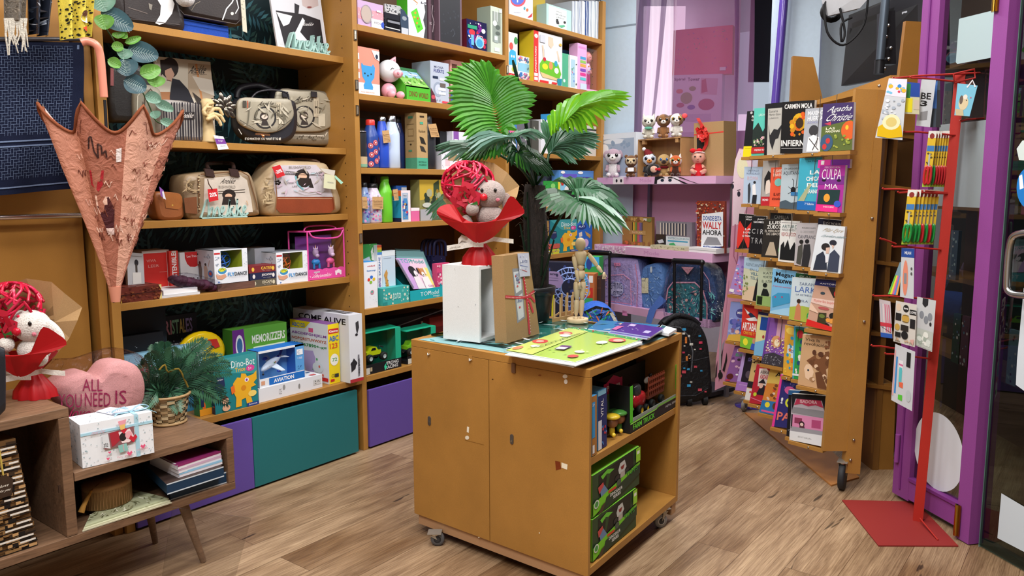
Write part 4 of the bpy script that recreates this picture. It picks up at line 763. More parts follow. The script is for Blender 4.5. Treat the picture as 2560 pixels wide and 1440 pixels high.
pack('letter_game', 'white and yellow boxed alphabet magnet game', 'toy box', 824, 851, 812, z, 3.46, .34, '#f0d81c', lcol='#e8eaf2', group=None, front='r .04 .08 .96 .16 #c82a2a;b .1 .1 .8 .04 #fff Game;b .08 .2 .84 .09 #2a6ac0 ABC;b .12 .32 .7 .09 #d8502a 123;e .5 .6 .38 .1 #f4f4ee;b .3 .57 .45 .06 #3aa050 72;t .2 .84 .3 .05 #333 CE;r .5 .84 .85 .9 #333;r .1 .92 .45 .96 #c82a2a', left='p #f0d81c 0 0 .55 0 .4 .12 0 .14;b .05 .04 .35 .07 #2a6ac0 ABC123;r .5 .1 .62 .17 #e05a8a;b .04 .19 .92 .055 #8a4aa0 ABCDEFGHIJKLM;b .04 .28 .92 .055 #c05a2a NOPQRSTUVWXYZ;b .04 .37 .92 .055 #2f8a4a 1234567890+-x=;p #b8a4d8 .35 .5 .6 .48 .66 .6 .6 .88 .42 .9 .34 .7;e .72 .75 .14 .09 #dfe8ee;p #23304a .2 .6 .3 .62 .28 .8 .2 .78;s 4 12 .02 #4aa0d0,#e0705a,#58b070 .1 .5 .9 .95;r .8 .9 .98 .96 #c82a2a', tcol='#7a4a8a')
pack('fossil_kit', 'dark grey boxed skeleton dog kit in clear wrap', 'toy box', 853, 873, 835, z, 3.5, .30, '#4c4750', front='bu .22 .3 .4 .6 #e0dcd8 SKELETON;e .5 .18 .3 .08 #b0a8a0;tu .68 .5 .2 .3 #b0a8a0 Dinosaur dig it', lcol='#3a363e')
pack('building_set', 'tall white boxed block car building set with red base', 'toy box', 876, 909, 789, z+.0, 3.385, .5, '#dfe3ea', lcol='#dfe3ea', tcol='#d3d7e2', front='r 0 .95 1 1 #b03038;p #3a3a3e .5 .12 .72 .1 .76 .2 .6 .3 .52 .22;e .55 .3 .1 .02 #23232a;e .3 .72 .25 .04 #23232a;p #2b2b30 .08 .72 .3 .64 .5 .7 .4 .8 .1 .84;r .6 .6 .72 .92 #77777f;bu .62 .66 .12 .22 #111 PULL BACK', left='b .1 .06 .85 .09 #15151a COME ALIVE;b .12 .18 .62 .035 #8a3a6a BUILDING BLOCK CAR', top='b .25 .5 .6 .4 #15151a COME ALIVE')
# ================================================================ bookcase 2 goods
def bottle(label, pl, pr, ptp, z, Y, col, cap, capm='plas', neck=.55, k='gloss', deco=None, tagq=None, name='drinking_bottle', gp='drinking bottles', ch=.12, straight=False, base=None):
 x0, x1, z1=xz(pl, pr, ptp, z, Y-.0);r=(x1-x0)/2;h=z1-z;c=V(((x0+x1)/2, Y+r, z+.001));o=empty(name, c, label, 'bottle', gp)
 mb=MB(k);hs=.62 if not straight else .93;rn=r*neck if not straight else r*.98
 pr_=[(r*.001, 0), (r*.9, 0, base or col), (r, .006, base or col), (r, h*(.1 if base else hs*.5), col), (r, h*hs), (r*.96, h*(hs+.05)), ((r+rn)/2, h*(hs+.13)if not straight else h*.95), (rn, h*(1-ch)), (rn, h*(1-ch)+.002)]
 mb.lathe(c, pr_, col, 24)
 if deco:deco(mb, c, r, h)
 sub(o, 'body', mb);mb=MB(capm);mb.lathe(c+V((0, 0, h*(1-ch))), [(rn*1.04, 0), (rn*1.06, h*ch*.2), (rn*1.02, h*ch*.85), (rn*.85, h*ch), (.001, h*ch)], cap, 20);sub(o, 'cap', mb)
 if tagq:
  P=[pt(x, y, Y-.012)for x, y in tagq];mb=MB('kraft');mb.prism(P, (0, .0008, 0), '#c79f6e');Face(mb, *P, k='paper').run('t .1 .3 .8 .1 #5a4028 Runbott;l .02 #7a5a38 .1 .5 .9 .5;l .02 #7a5a38 .1 .62 .9 .62;l .02 #7a5a38 .1 .74 .9 .74;t .6 .82 .3 .09 #4a3420 1,90;l .05 #23304a .5 0 .5 -.12');sub(o, 'hang_tag', mb)
 return o
def cyl_spots(cols, n, seed, sz, shape='star'):
 def f(mb, c, r, h):
  R=random.Random(seed)
  for i in range(n):
   a=-1.57+R.uniform(-1.25, 1.25);zz=h*(.08+.5*i/max(n-1, 1));a=-1.57+((i%3)-1)*.75+R.uniform(-.15, .15)
   for j, (rr, cc)in enumerate(cols):
    P=[]
    for t in range(14):
     q=2*pi*t/14;rad=sz*rr*(1 if j<len(cols)-1 or shape!='star' else(1 if t%2 else .5));aa=a+rad*cos(q)/r;zr=zz+rad*sin(q)
     P.append(c+V(((r+.0006*(j+1))*cos(aa), (r+.0006*(j+1))*sin(aa), zr)))
    mb.add([c+V(((r+.0009*(j+1))*cos(a), (r+.0009*(j+1))*sin(a), zz))]+P, [(0, t+1, (t+1)%14+1)for t in range(14)], cc)
 return f
def cyl_rand(cols, n, seed, sz):
 def f(mb, c, r, h):
  R=random.Random(seed)
  for i in range(n):
   a=R.uniform(-3, .0);zz=h*R.uniform(.05, .72);s=sz*R.uniform(.5, 1.3);cc=R.choice(cols)
   rr=r if zz<h*.6 else r*(1-.45*(zz/h-.6)/.12*.4)
   P=[c+V(((rr+.0006)*cos(a+s*cos(q)/r), (rr+.0006)*sin(a+s*cos(q)/r), zz+s*sin(q)))for q in(0, 1.05, 2.1, 3.14, 4.2, 5.2)];mb.add([c+V(((rr+.001)*cos(a), (rr+.001)*sin(a), zz))]+P, [(0, t+1, (t+1)%6+1)for t in range(6)], cc)
 return f
z=Z2[0]
pack('toy_camera_box', 'lilac and pink dotted camera box with round hole, leftmost on the top shelf', 'toy box', 895, 959, -2, z, 3.46, .10, '#c8a8d0', front='r 0 .3 1 .72 #e89aa8;s 4 40 .014 #f7e0e6 0 .3 1 .72;e .33 .5 .22 .36 #9a8f98;e .31 .5 .19 .32 #b9a9a0;r .5 .62 .97 1 #e4e4ee;t .62 .72 .25 .08 #555 KIDS;e .96 .8 .08 .12 #2a4fc0;r .72 .25 .88 .33 #eee')
def slant(mb, x0, x1, Y, y1, z, z1):
 pass
pack('typewriter_box', 'black box with a printed black typewriter on a slanted front', 'toy box', 963, 1021, 30, z, 3.46, .12, '#2c2c34', left='s 3 30 .02 #777', front='p #c9c9cc .0 -.3 .5 -.3 .55 0 .05 0;sr 3 26 .018 #44444c .05 -.28 .5 -.02;r .08 .3 .6 .72 #15151a;r .1 .38 .62 .5 #8a8d96;p #3f4f63 .66 -.35 .8 -.35 1 .0 1 1 .7 1 .64 .3;r .68 .62 .98 .96 #c6ced8;e .82 .1 .1 .12 #9aa4ae;l .03 #dcdce0 0 .78 .62 .8', k='gloss')
card('typewriter_print', 'slanted black and white keyboard flap on top of the typewriter box', 'box', [(962, 9), (1000, 15), (1020, 44), (964, 32)], PY(3.50), .01, '#b9b9bc', 'sr 3 30 .03 #44444c;r 0 .8 1 1 #2c2c34')
a=fy(1010, z, 3.5)
pack('board_game', 'tall white game box with green side and green tilted game board print', 'box', 1020, 1067, -30, z, 3.47, .09, '#e8eef4', lcol='#4fc02c', front='px;p #55cc22 1027 30 1042 20 1058 72 1044 83;px;e 1038 32 2.5 3 #e8902a;e 1036 43 2.5 3 #e8b02a;e 1044 46 2.5 3 #e8502a;e 1042 58 2.5 3 #e8902a;e 1047 66 2.5 3 #3a9a1a;l 1.5 #e8902a 1032 -2 1044 8 1040 12;p #3a3a3e 1060 10 1067 14 1067 97 1059 94 1063 70 1058 50 1063 30;b 1052 4 14 5 #4a4a55 Le')
pack('dark_box', 'dark plum narrow box with swirling pale line beside the white game box', 'box', 1072, 1096, -30, z, 3.50, .15, '#5c434f', front='l .06 #b9a8b0 .5 .2 .3 .3 .6 .4 .35 .55 .6 .65 .4 .8 .6 .85;t .1 .62 .2 .05 #d8ccd2 OG;r .3 .0 .6 1 #33242c;l .05 #b9a8b0 .45 .3 .35 .45 .55 .6 .4 .8', lcol='#664a58')
pack('framed_board', 'black board in a plum frame standing on the top shelf', 'board', 1098, 1155, -30, z, 3.47, .03, '#6d5563', front='r .05 .02 .93 .96 #22242b;s 5 14 .03 #343842 .1 .3 .9 .9;l .015 #5a6068 .5 .75 .6 .68 .68 .76 .58 .84')
pack('speaker_box', 'blue and red box printed with a party speaker, on the top shelf', 'toy box', 1167, 1217, 46, z, 3.46, .09, '#23234a', lcol='#6a1f34', k='gloss', front='s 3 20 .08 #c0304a,#2a4fb0,#7a2a8a;r .04 .18 .5 .3 #3aa07a;e .25 .42 .15 .1 #d8404a;e .82 .3 .1 .08 #e8e8f0;r .2 .5 .34 .85 #6ab8e0;e .62 .72 .22 .2 #8fd0f0;e .62 .74 .16 .14 #4a9fd0;l .04 #e8a0b0 .42 .66 .5 .5 .75 .5 .85 .66;s 7 10 .03 #e8e8f0')
pack('utensil_box', 'pale grey green narrow box with window showing kitchen tools', 'box', 1227, 1256, 14, z, 3.45, .12, '#c4d0c0', lcol='#aebfae', front='r .15 .1 .85 .75 #87938a;r .3 .08 .34 .3 #e8ece8;r .42 .08 .46 .3 #e8ece8;r .54 .08 .58 .3 #e8ece8;e .35 .35 .18 .06 #dfe6e2;e .6 .42 .2 .05 #55605a;e .6 .55 .2 .04 #55605a;r .28 .6 .62 .76 #9aa8a4;r .3 .62 .55 .7 #dfe6e2;r .3 .86 .72 .94 #eef2ee;r .7 .03 .95 .1 #eef2ee')
z=Z2[1]
pack('lamp_box', 'coral boxed night lamp with printed blue bear', 'toy box', 893, 950, 114, z, 3.46, .03, '#e8917e', front='r 0 .75 1 1 #e4e8ee;p #3f9ad8 .2 .4 .22 .33 .3 .38 .65 .38 .72 .33 .8 .4 .76 .62 .62 .72 .7 .82 .68 .88 .3 .88 .28 .8 .36 .72 .24 .62;e .35 .55 .03 .02 #222;e .62 .55 .03 .02 #222;e .48 .59 .03 .02 #222;r .02 .14 .12 .27 #f4f4f4;r .02 .34 .12 .47 #f4f4f4;r .02 .54 .12 .67 #f4f4f4;p #eef0f4 .66 .04 1 .04 1 .25 .8 .2;e .88 .16 .06 .05 #23304a;t .15 .93 .6 .03 #d88a5a Amy BEDTIME')
def pig():
 z_=z;Yp=3.52;c=hit(973, 178, PY(Yp));g=z_;o=empty('pig_lamp', (c.x, Yp, g), 'white headed pink pig night lamp sitting on the second shelf', 'lamp')
 mb=MB('plas');mb.ball(c, (.076, .06, .066), '#e6eaee', 24, 16);h1=mb
 f=Face(mb, c+V((-.1, -.058, .1)), c+V((.1, -.058, .1)), c+V((.1, -.058, -.1)), c+V((-.1, -.058, -.1)));
 mb.tube([c+V((-.04, -.056, .0)), c+V((-.03, -.058, .012)), c+V((-.018, -.060, .006))], .002, '#2a2a2e', 6);mb.tube([c+V((.018, -.060, .0)), c+V((.03, -.058, .01)), c+V((.042, -.052, -.004))], .002, '#2a2a2e', 6);sub(o, 'head', mb)
 mb=MB('plas');mb.ball(c+V((.012, -.062, -.018)), (.036, .02, .026), '#f0b8c0', 18, 10);[mb.ball(c+V((.012+s*.016, -.080, -.018)), (.008, .004, .010), '#d88a9a', 10, 6)for s in(-1, 1)];sub(o, 'snout', mb)
 mb=MB('plas');mb.tube([c+V((.01, -.01, .058)), c+V((.03, -.015, .078)), c+V((.04, -.01, .045))], [.014, .012, .006], '#e8a8b4', 8);sub(o, 'ear', mb)
 mb=MB('plas');b=V((c.x-.008, Yp, g+.048));mb.ball(b, (.05, .042, .047), '#f0a8b8', 18, 12);sub(o, 'body', mb)
 for s, dx in((-1, -.035), (1, .05)):
  mb=MB('plas');mb.ball(V((c.x+dx*.9, Yp-.045, g+.025)), (.022, .03, .024), '#f2b0be', 14, 10);sub(o, 'leg', mb)
pig()
def dinoW():
 x0, x1, z1=xz(1020, 1077, 216, z, 3.45);xl=pt(1003, 200, 3.47).x;o=empty('display_tray', ((x0+x1)/2, 3.5, z), 'green sloped counter display tray printed with dinosaur scenery', 'display box')
 mb=MB('paper');G='#4fb52c';zt=z+.2;d=.12;x0=x0-.015
 mb.box(x0, x1, 3.45, 3.453, z+.001, z1, G);
 for x in(x0, x1-.002):mb.prism([(x, 3.45, z+.001), (x, 3.45, z1), (x, 3.45+d, zt), (x, 3.45+d, z+.001)], (.002, 0, 0), G)
 mb.box(x0, x1, 3.45+d-.003, 3.45+d, z+.001, zt+.01, '#3a7a4a');Face(mb, (x0, 3.45, z1), (x1, 3.45, z1), (x1, 3.45, z), (x0, 3.45, z)).run('b .12 .3 .34 .42 #7a4a24 DINO;b .5 .34 .4 .42 #7a4a24 WORLD');sub(o, 'tray', mb)
 mb=MB('paper');P=[V((x0+.004, 3.45+d-.006, zt-.01)), V((x1-.004, 3.45+d-.006, zt-.01)), V((x1-.004, 3.458, z1+.01)), V((x0+.004, 3.458, z1+.01))];mb.prism(P, (0, .01, 0), '#8ac060');Face(mb, *P).run('p #9ac8e8 0 0 1 0 1 .4 0 .5;s 3 26 .05 #5a9a3a,#7ab84a,#c8d8a0,#4a7a2a 0 .3 1 1;l .02 #6a4a2a .6 0 .75 .3 .7 .6;r .5 .2 .9 .28 #eee');sub(o, 'booklet', mb)
dinoW()
pack('money_box_kit', 'silver boxed toy safe with printed dial', 'toy box', 1077, 1123, 151, z, 3.46, .16, '#b9c2d2', lcol='#98a3b0', k='gloss', front='b .2 .1 .5 .07 #5a5f80 MI CAJA;b .18 .18 .55 .08 #4a4f8a FUERTE;e .4 .66 .25 .18 #9aa6ba;e .4 .66 .17 .12 #c8d0e0;r .12 .35 .4 .41 #23304a;r .48 .38 .75 .44 #f0f2f6;r .5 .5 .8 .6 #6a6058;r .4 .62 .8 .68 #f0f2f6;r .42 .72 .8 .78 #f0f2f6;p #5a2a34 0 .64 .2 .8 .3 1 0 1;e .12 .86 .1 .05 #c8505a;r .6 .93 .95 .98 #d84a5a;t .3 .9 .2 .04 #8a94a8 ||')
pack('doll_box', 'pink box with brown haired figure, next to the silver toy safe box', 'toy box', 1127, 1160, 149, z, 3.52, .12, '#efb0a4', lcol='#e09a90', front='r .1 .08 .5 .3 #6a4034;r 0 .7 1 1 #3a5a9a;s 3 8 .05 #e8e8f0 .1 .72 .9 .98')
z=Z2[2]
card('carton', 'grey carton standing behind the black tumbler', 'box', [(900, 296), (930, 296), (932, fy(932, z, 3.7)), (902, fy(902, z, 3.7))], PY(3.7), .08, '#5a5f58')
bottle('matt black tumbler with steel rim and kraft sleeve, leftmost in its row', 899, 926, 326, z, 3.455, '#26272c', '#8a8a90', 'metal', k='plas', ch=.04, straight=True, base='#7fae92', name='tumbler', deco=lambda mb, c, r, h:mb.lathe(c, [(r+.001, h*.02, '#7fae92'), (r+.001, h*.1, '#c7b08a'), (r+.001, h*.3)], '#c7b08a', 24))
bottle('blue bottle with red and white star rings and a red cap', 927, 957, 297, z, 3.455, '#2a4a9a', '#d83a34', deco=cyl_spots([(1, '#b82a34'), (.78, '#e8dce0'), (.66, '#c02a38'), (.42, '#f0f0f4')], 9, 3, .017), k='plas')
bottle('plain blue bottle with silver cap and kraft hang tag', 956, 981, 290, z, 3.455, '#2a52c8', '#c8ccd4', 'metal', k='plas', tagq=[(955, 327), (972, 325), (977, 356), (959, 358)], ch=.09)
bottle('glossy white bottle with silver cap', 980, 1010, 287, z, 3.45, '#c9daf0', '#c8ccd4', 'metal', ch=.12)
bottle('dark navy bottle standing behind the glossy white bottle', 996, 1020, 290, z, 3.56, '#1f2f66', '#15151c')
pack('kraft_bottle_box', 'tall kraft bottle carton with green base, between the bottles', 'box', 1043, 1070, 281, z, 3.455, .10, '#b99a6c', k='kraft', lcol='#a88c60', front='r 0 .8 1 1 #4fa88a;t .2 .3 .6 .05 #3a2c1c Runbott;r .3 .05 .7 .08 #3a2c1c;p #2c2822 .25 .42 .6 .44 .85 .56 .4 .54;p #3a3630 .25 .58 .6 .6 .85 .7 .4 .68;r .3 .16 .6 .2 #4fa88a;t .15 .86 .7 .03 #2a4a3a BOTELLA;t .15 .91 .7 .03 #2a4a3a ACERO', left='r 0 .8 1 1 #4f9a7c;r .25 .28 .75 .42 #8a6f48;r .3 .3 .7 .4 #a88c60;l .02 #6a5232 .2 .5 .8 .5;r .3 .06 .7 .1 #4a8a6a;e .5 .56 .08 .015 #3a2c1c;l .02 #6a5232 .2 .2 .8 .2;r .3 .66 .6 .69 #4a8a6a')
bottle('matt black bottle with black cap and kraft hang tag', 1071, 1098, 288, z, 3.455, '#2b2d33', '#2b2d33', 'plas', k='plas', tagq=[(1070, 311), (1090, 309), (1099, 343), (1078, 343)])
pack('mug_box', 'black box with round printed mug behind the matt black bottle', 'box', 1101, 1130, 328, z, 3.55, .08, '#1c1c20', front='e .5 .6 .35 .35 #2f2f36;l .05 #9a9aa2 .7 .3 .62 .7 .74 .9')
pack('mug_box', 'white box with violet label standing higher behind the palm leaf', 'box', 1132, 1175, 328, z, 3.5, .1, '#e2e4f0', front='r .06 0 .36 .25 #8a55a8;r .1 .2 .3 .32 #f0f0f6;r .6 .2 .9 .7 #c0c2cc;sr 3 8 .02 #aab .1 .45 .5 .9')
pack('mug_box', 'white mug box with pink mug print below the palm leaf tip', 'box', 1104, 1150, 378, z, 3.455, .09, '#e8e8f0', front='r .2 .4 .45 .8 #e8c8d0;r .35 .15 .95 .5 #a8906a;sr 3 8 .02 #99a .02 .1 .3 .9', lcol='#d0d0da')
z=Z2[3]
bottle('dark navy bottle at the left end of the lower bottle row', 898, 914, 470, z, 3.50, '#1f1f44', '#15151c', deco=cyl_rand(['#d89a5a', '#3a3a7a'], 20, 3, .004), tagq=[(898, 492), (914, 490), (918, 521), (900, 520)])
bottle('holographic blue purple bottle with black cap', 912, 932, 456, z, 3.46, '#8aa0cc', '#1b1b20', deco=cyl_rand(['#7a5ab8', '#5ab0c8', '#d8a0d8', '#4a5aa8'], 70, 5, .007), tagq=[(905, 492), (917, 492), (920, 522), (906, 521)])
bottle('white bottle with pink cartoon pattern and black cap', 932, 965, 458, z, 3.455, '#d4c8dc', '#1b1b20', deco=cyl_rand(['#e08ab0', '#8a8ad0', '#e8e0e8', '#7ac0d0', '#b84a8a'], 90, 8, .006), tagq=[(931, 492), (958, 492), (958, 523), (931, 522)])
bottle('tall black bottle behind the lower bottle row', 935, 955, 440, z, 3.62, '#1b1b22', '#15151a')
bottle('bright lime green bottle with kraft hang tag', 963, 990, 441, z, 3.455, '#6cc832', '#6cc832', 'plas', k='plas', tagq=[(982, 474), (994, 472), (997, 500), (986, 502)])
pack('blue_carton', 'small blue and white carton behind the orange topped bottle box', 'box', 992, 1018, 464, z, 3.53, .06, '#2a62b8', front='r .5 .05 1 .3 #e0e4ea')
pack('bottle_box', 'bottle gift box with orange top, blue side and colourful bottle in its window', 'box', 1004, 1027, 476, z, 3.455, .10, '#ece0e4', lcol='#2f9ac8', front='r .1 .08 .75 .95 #a8b8cc;p #4a8ac0 .25 .25 .6 .25 .7 .4 .7 .92 .15 .92 .15 .4;s 4 22 .09 #c0304a,#e8e0d0,#3a5ac0,#d8a04a,#2a3a6a .1 .3 .75 .9;e .42 .14 .18 .03 #c0c4cc', left='r 0 0 1 .18 #e8683a;r 0 .88 1 1 #23284a;t .2 .3 .6 .04 #cfe8f4 Botella')
pack('cream_jar', 'small pink jar box with white top next to the bottle gift box', 'box', 1028, 1049, 520, z, 3.455, .04, '#e06aa0', tcol='#f0e8ee', front='r 0 0 1 .22 #f0e8ee')
pack('dinosaur_set', 'large yellow green illustrated dinosaur set box behind the palm leaves', 'toy box', 1050, 1160, 449, z, 3.47, .08, '#8d8a52', front='p #c8a83a 0 0 1 0 1 .35 0 .5;p #3a4a30 .3 .1 .42 0 .44 .5 .3 .7;s 5 40 .05 #4a5a3a,#2c3a2c,#7a8a5a,#9a7a2a,#a8a88a 0 .2 1 .8;r 0 .72 .26 1 #a8aab0;e .15 .62 .1 .06 #c8ccc0;p #c8c8be .3 .82 .5 .78 .5 .92 .32 .94;p #8a8a6a .5 .85 1 .8 1 .86 .5 .9;r .28 .72 1 1 #55604a;t .34 .84 .12 .06 #eee W')
z=Z2[4]
pack('picture_book', 'green picture book with a swan behind the white and blue pegs box', 'book', 906, 946, 612, z, 3.53, .02, '#3a9a4a', front='p #b8c8d8 0 .25 .5 .2 .9 .5 .9 .6 0 .6;p #f0f4f0 .6 .12 .72 .05 .74 .14 .9 .18 .85 .28 .66 .26;t .05 .3 .4 .03 #2a4a6a Dormir;t .05 .36 .55 .03 #2a4a6a en la granja;s 3 24 .02 #7ac05a,#e8e8c0 .5 0 1 .3')
pack('book', 'white spined book with rainbow top and yellow base', 'book', 946, 957, 613, z, 3.50, .15, '#e6e8ee', front='r 0 0 1 .04 #d85a3a;r 0 .04 1 .08 #e8a03a;r 0 .08 1 .12 #8ac04a;r 0 .12 1 .16 #4a8ad0;tu .25 .2 .4 .3 #2a62a8 DUERME;bu .15 .55 .55 .2 #7a3a9a CUENTOS;r 0 .78 1 .88 #e8c02a;r .2 .92 .8 .97 #333')
pack('pegs_box', 'tall white and blue toy pegs box at the left end of the fifth shelf', 'toy box', 908, 945, 657, z, 3.445, .10, '#e9edf4', lcol='#2f86d8', tcol='#3a90dc', front='b .35 .07 .5 .035 #c23a4a miniland;b .3 .17 .6 .04 #2a7ac0 Superpegs;e .6 .33 .1 .035 #2f6fd0;e .42 .38 .09 .035 #d83a2a;e .76 .38 .09 .035 #e8c02a;e .55 .44 .09 .035 #8ac03a;e .62 .66 .12 .05 #c88a9a;e .6 .65 .06 .025 #4ab0a0;sr 3 14 .012 #99a 0.4 .74 .9 .95')
pack('picture_book', 'pale blue picture book with a giraffe', 'book', 958, 990, 628, z, 3.50, .03, '#c4d6e6', front='r 0 .0 1 .1 #dfe8ee;l .03 #9aa8b8 .1 .14 .7 .14;p #c8924a .1 .45 .3 .35 .4 .42 .35 .5 .5 .7 .55 .95 .2 .98 .25 .7 .2 .55;s 4 14 .03 #8a5a24 .15 .45 .5 .95;p #e8e8e4 0 .9 1 .86 1 1 0 1')
pack('memory_box', 'small teal box with cream flowers in front of the giraffe book', 'box', 958, 1024, 722, z, 3.44, .06, '#3aa8a4', front='s 4 26 .035 #e8dcc0,#c8e0d0,#6ac0b8;t .36 .3 .3 .4 #d0f0ea toto;r .0 .8 .15 1 #2a8a88')
def topm():
 x0, x1, z1=xz(1025, 1104, 728, z, 3.44);o=empty('display_tray', ((x0+x1)/2, 3.5, z), 'turquoise counter display tray full of puppy sketch pads', 'display box')
 mb=MB('paper');T_='#1fa9b4';d=.20;xs=x0-.0
 mb.box(xs, x1+.02, 3.44, 3.443, z+.001, z1, T_)
 for x in(xs, x1+.018):mb.prism([(x, 3.44, z+.001), (x, 3.44, z1), (x, 3.44+d, z+.19), (x, 3.44+d, z+.001)], (.002, 0, 0), T_)
 mb.box(xs, x1+.02, 3.44+d-.003, 3.44+d, z+.001, z+.2, '#2a8a94');Face(mb, (xs, 3.44, z1), (x1+.02, 3.44, z1), (x1+.02, 3.44, z), (xs, 3.44, z)).run('t .3 .25 .3 .4 #e0f4f4 TOP;t .53 .25 .32 .4 #e0f4f4 Model;t .68 .72 .2 .2 #e0f4f4 Doggy');sub(o, 'tray', mb)
 for i in range(6):
  mb=MB('paper');yy=3.465+.026*i;q=[(990+i*0, 640), (1052, 650), (1092, 716), (1030, 724)]
  P=[pt(989, 645, yy+.05), pt(1058, 647, yy+.05), pt(1089, 720, yy), pt(1034, 723, yy)]
  P=[V(p)+V((.0, 0, .012*i))for p in P];mb.prism(P, (0, .006, 0), '#e8c8dc' if i==0 else '#8ac0c4')
  if i==0:Face(mb, *P).run('p #c8a0d8 0 0 .4 0 .3 1 0 1;p #f0dc7a .8 .3 1 .3 1 1 .8 1;t .1 .03 .4 .13 #3aa8a8 TOP;t .5 .03 .45 .13 #3aa8a8 Model;e .36 .42 .14 .17 #26262c;e .44 .5 .07 .1 #e4e0e4;e .3 .5 .05 .15 #26262c;e .56 .4 .03 .1 #26262c;p #e8e0e6 .28 .6 .5 .6 .55 1 .22 1;e .72 .45 .11 .13 #c88a5a;e .72 .52 .06 .08 #f0e8e4;e .62 .42 .04 .12 #a8683a;e .84 .42 .04 .12 #e8e0d8;e .72 .55 .02 .02 #222;e .45 .55 .02 .02 #222;p #efe8ea .6 .62 .86 .6 .9 1 .56 1;l .05 #7a7a8a .02 .05 .02 .95;b .7 .88 .25 .08 #c04a9a OAN')
  sub(o, 'sketch_pad', mb)
topm()
for i in range(4):
 x=1050+i*10;q=[(x, 640-i), (x+34, 640), (x+34, fy(x+34, z, 3.64-.02*i)), (x, fy(x, z, 3.64-.02*i))]
 def hd(mb, f, x=x, i=i):mb.tube(cr([pt(x+4, 640, 3.64-.02*i), pt(x+6, 608, 3.64-.02*i), pt(x+18, 600, 3.64-.02*i), pt(x+32, 608, 3.64-.02*i), pt(x+34, 640, 3.64-.02*i)], 4, False), .010, '#1d1f44', 8)
 card('activity_case', 'navy activity case with arched handle, %s of the row of four'%('rearmost', 'third from the front', 'second from the front', 'foremost')[i], 'case', q, PY(3.64-.02*i), .014, '#20224c', 'e .6 .55 .3 .35 #2a3a8a;e .6 .6 .2 .28 #1b1d3a;s 3 14 .02 #8a90c0;e .62 .62 .08 .12 #6a4a44', group='navy activity cases', extra=hd)
pack('gift_bag', 'pink and white patterned gift bag behind the white box', 'bag', 1093, 1125, 660, z, 3.47, .04, '#d84a7a', front='s 4 30 .07 #f4d8e4,#e8a0b8,#a83a6a')
z=Z2[5]
def car(label, pl, pr, ptp, Y, open_, bodyc, gp='boxed toy trucks'):
 x0, x1, z1=xz(pl, pr, ptp, z, Y);o=empty('toy_truck_box', ((x0+x1)/2, Y+.06, z), label, 'toy box', gp);d=.12;w=x1-x0;h=z1-z;mb=MB('paper')
 mb.box(x0, x1, Y, Y+d, z+.001, z+.02, '#17181c');mb.box(x0, x1, Y+d-.003, Y+d, z+.02, z1, '#1a8a70');mb.prism([(x1-.002, Y, z+.02), (x1-.002, Y, z1), (x1-.002, Y+d, z1+.01), (x1-.002, Y+d, z+.02)], (.003, 0, 0), '#1fae88');mb.box(x1-.045, x1, Y-.001, Y+.001, z+.02, z1, '#22a884');mb.box(x0, x1, Y+.0, Y+d, z1, z1+.003, '#1fae88')
 mb.box(x0, x1, Y-.002, Y, z+.001, z+.24*h, '#17181c');Face(mb, (x0, Y-.002, z+.24*h), (x1, Y-.002, z+.24*h), (x1, Y-.002, z), (x0, Y-.002, z)).run('b .58 .1 .34 .35 #d8dcdc TRONG;b .56 .5 .34 .35 #d8dcdc RACING;p #3ad0a0 .52 .5 .6 .1 .56 .5 .62 .55 .54 .95;r .02 .3 .14 .95 #c8c8be;r .15 .3 .2 .7 #b8a888');sub(o, 'carton', mb)
 c=V((x0+.38*w, Y+.055, z+.45*h));mb=MB('gloss');mb.prism([c+V(p)for p in((-.07, -.03, -.008), (.045, -.03, -.008), (.045, -.03, .018), (.02, -.03, .02), (.008, -.03, .04), (-.03, -.03, .04), (-.045, -.03, .018), (-.07, -.03, .014))], (0, .06, 0), bodyc)
 mb.prism([c+V(p)for p in((.004, -.0315, .022), (.0, -.0315, .036), (-.026, -.0315, .036), (-.036, -.0315, .022))], (0, .001, 0), '#1b1c20');mb.box(c.x-.07, c.x+.07, c.y-.025, c.y+.025, c.z-.02, c.z-.009, '#4a4c52', 'dmetal')
 mb.tube([c+V((.03, -.028, .02)), c+V((.03, -.028, .045)), c+V((.065, -.028, .03))], .004, '#1b1c20', 6);sub(o, 'toy_truck', mb)
 for sx in(-.055, .055):
  for sy in(-.038, .035):
   mb=MB('rubber');q=c+V((sx, sy, -.022));M=Matrix.Rotation(radians(90), 3, 'X');mb.lathe(q, [(.001, .012, '#c8c8cc'), (.010, .012, '#c8c8cc'), (.013, .014), (.024, .012), (.026, 0), (.024, -.012), (.001, -.012)], '#1b1b1e', 18, M=M);sub(o, 'wheel', mb)
 mb=MB('clear');mb.poly([(x0, Y, z+.24*h), (x1-.045, Y, z+.24*h), (x1-.045, Y, z1), (x0, Y, z1)], '#eaf6f4');sub(o, 'window', mb)
car('boxed yellow off-road toy truck at the left end of the lowest shelf', 911, 1003, 836, 3.45, 1, '#d8d81c')
car('second boxed toy truck, lime green, mostly hidden by the cabinet corner', 1018, 1090, 830, 3.46, 1, '#8ac82a')
pack('train_box', 'long dark box with silver edges above the toy trucks, rear of lowest shelf', 'toy box', 905, 1110, 812, z, 3.66, .1, '#2a2228', front='l .01 #9aa0a8 0 .35 1 .0;l .01 #9aa0a8 0 .75 1 .4;p #8a2a2a .3 .45 .9 .3 .9 .6 .35 .7;r .7 .2 .8 .4 #d0d0cc;sr 3 20 .012 #151015 .3 .4 .9 .6')
pack('red_box', 'dark red box on the lowest shelf beside the white box', 'toy box', 1075, 1140, 795, z, 3.60, .1, '#7a2420', front='r 0 .3 1 .5 #5a1a1a')
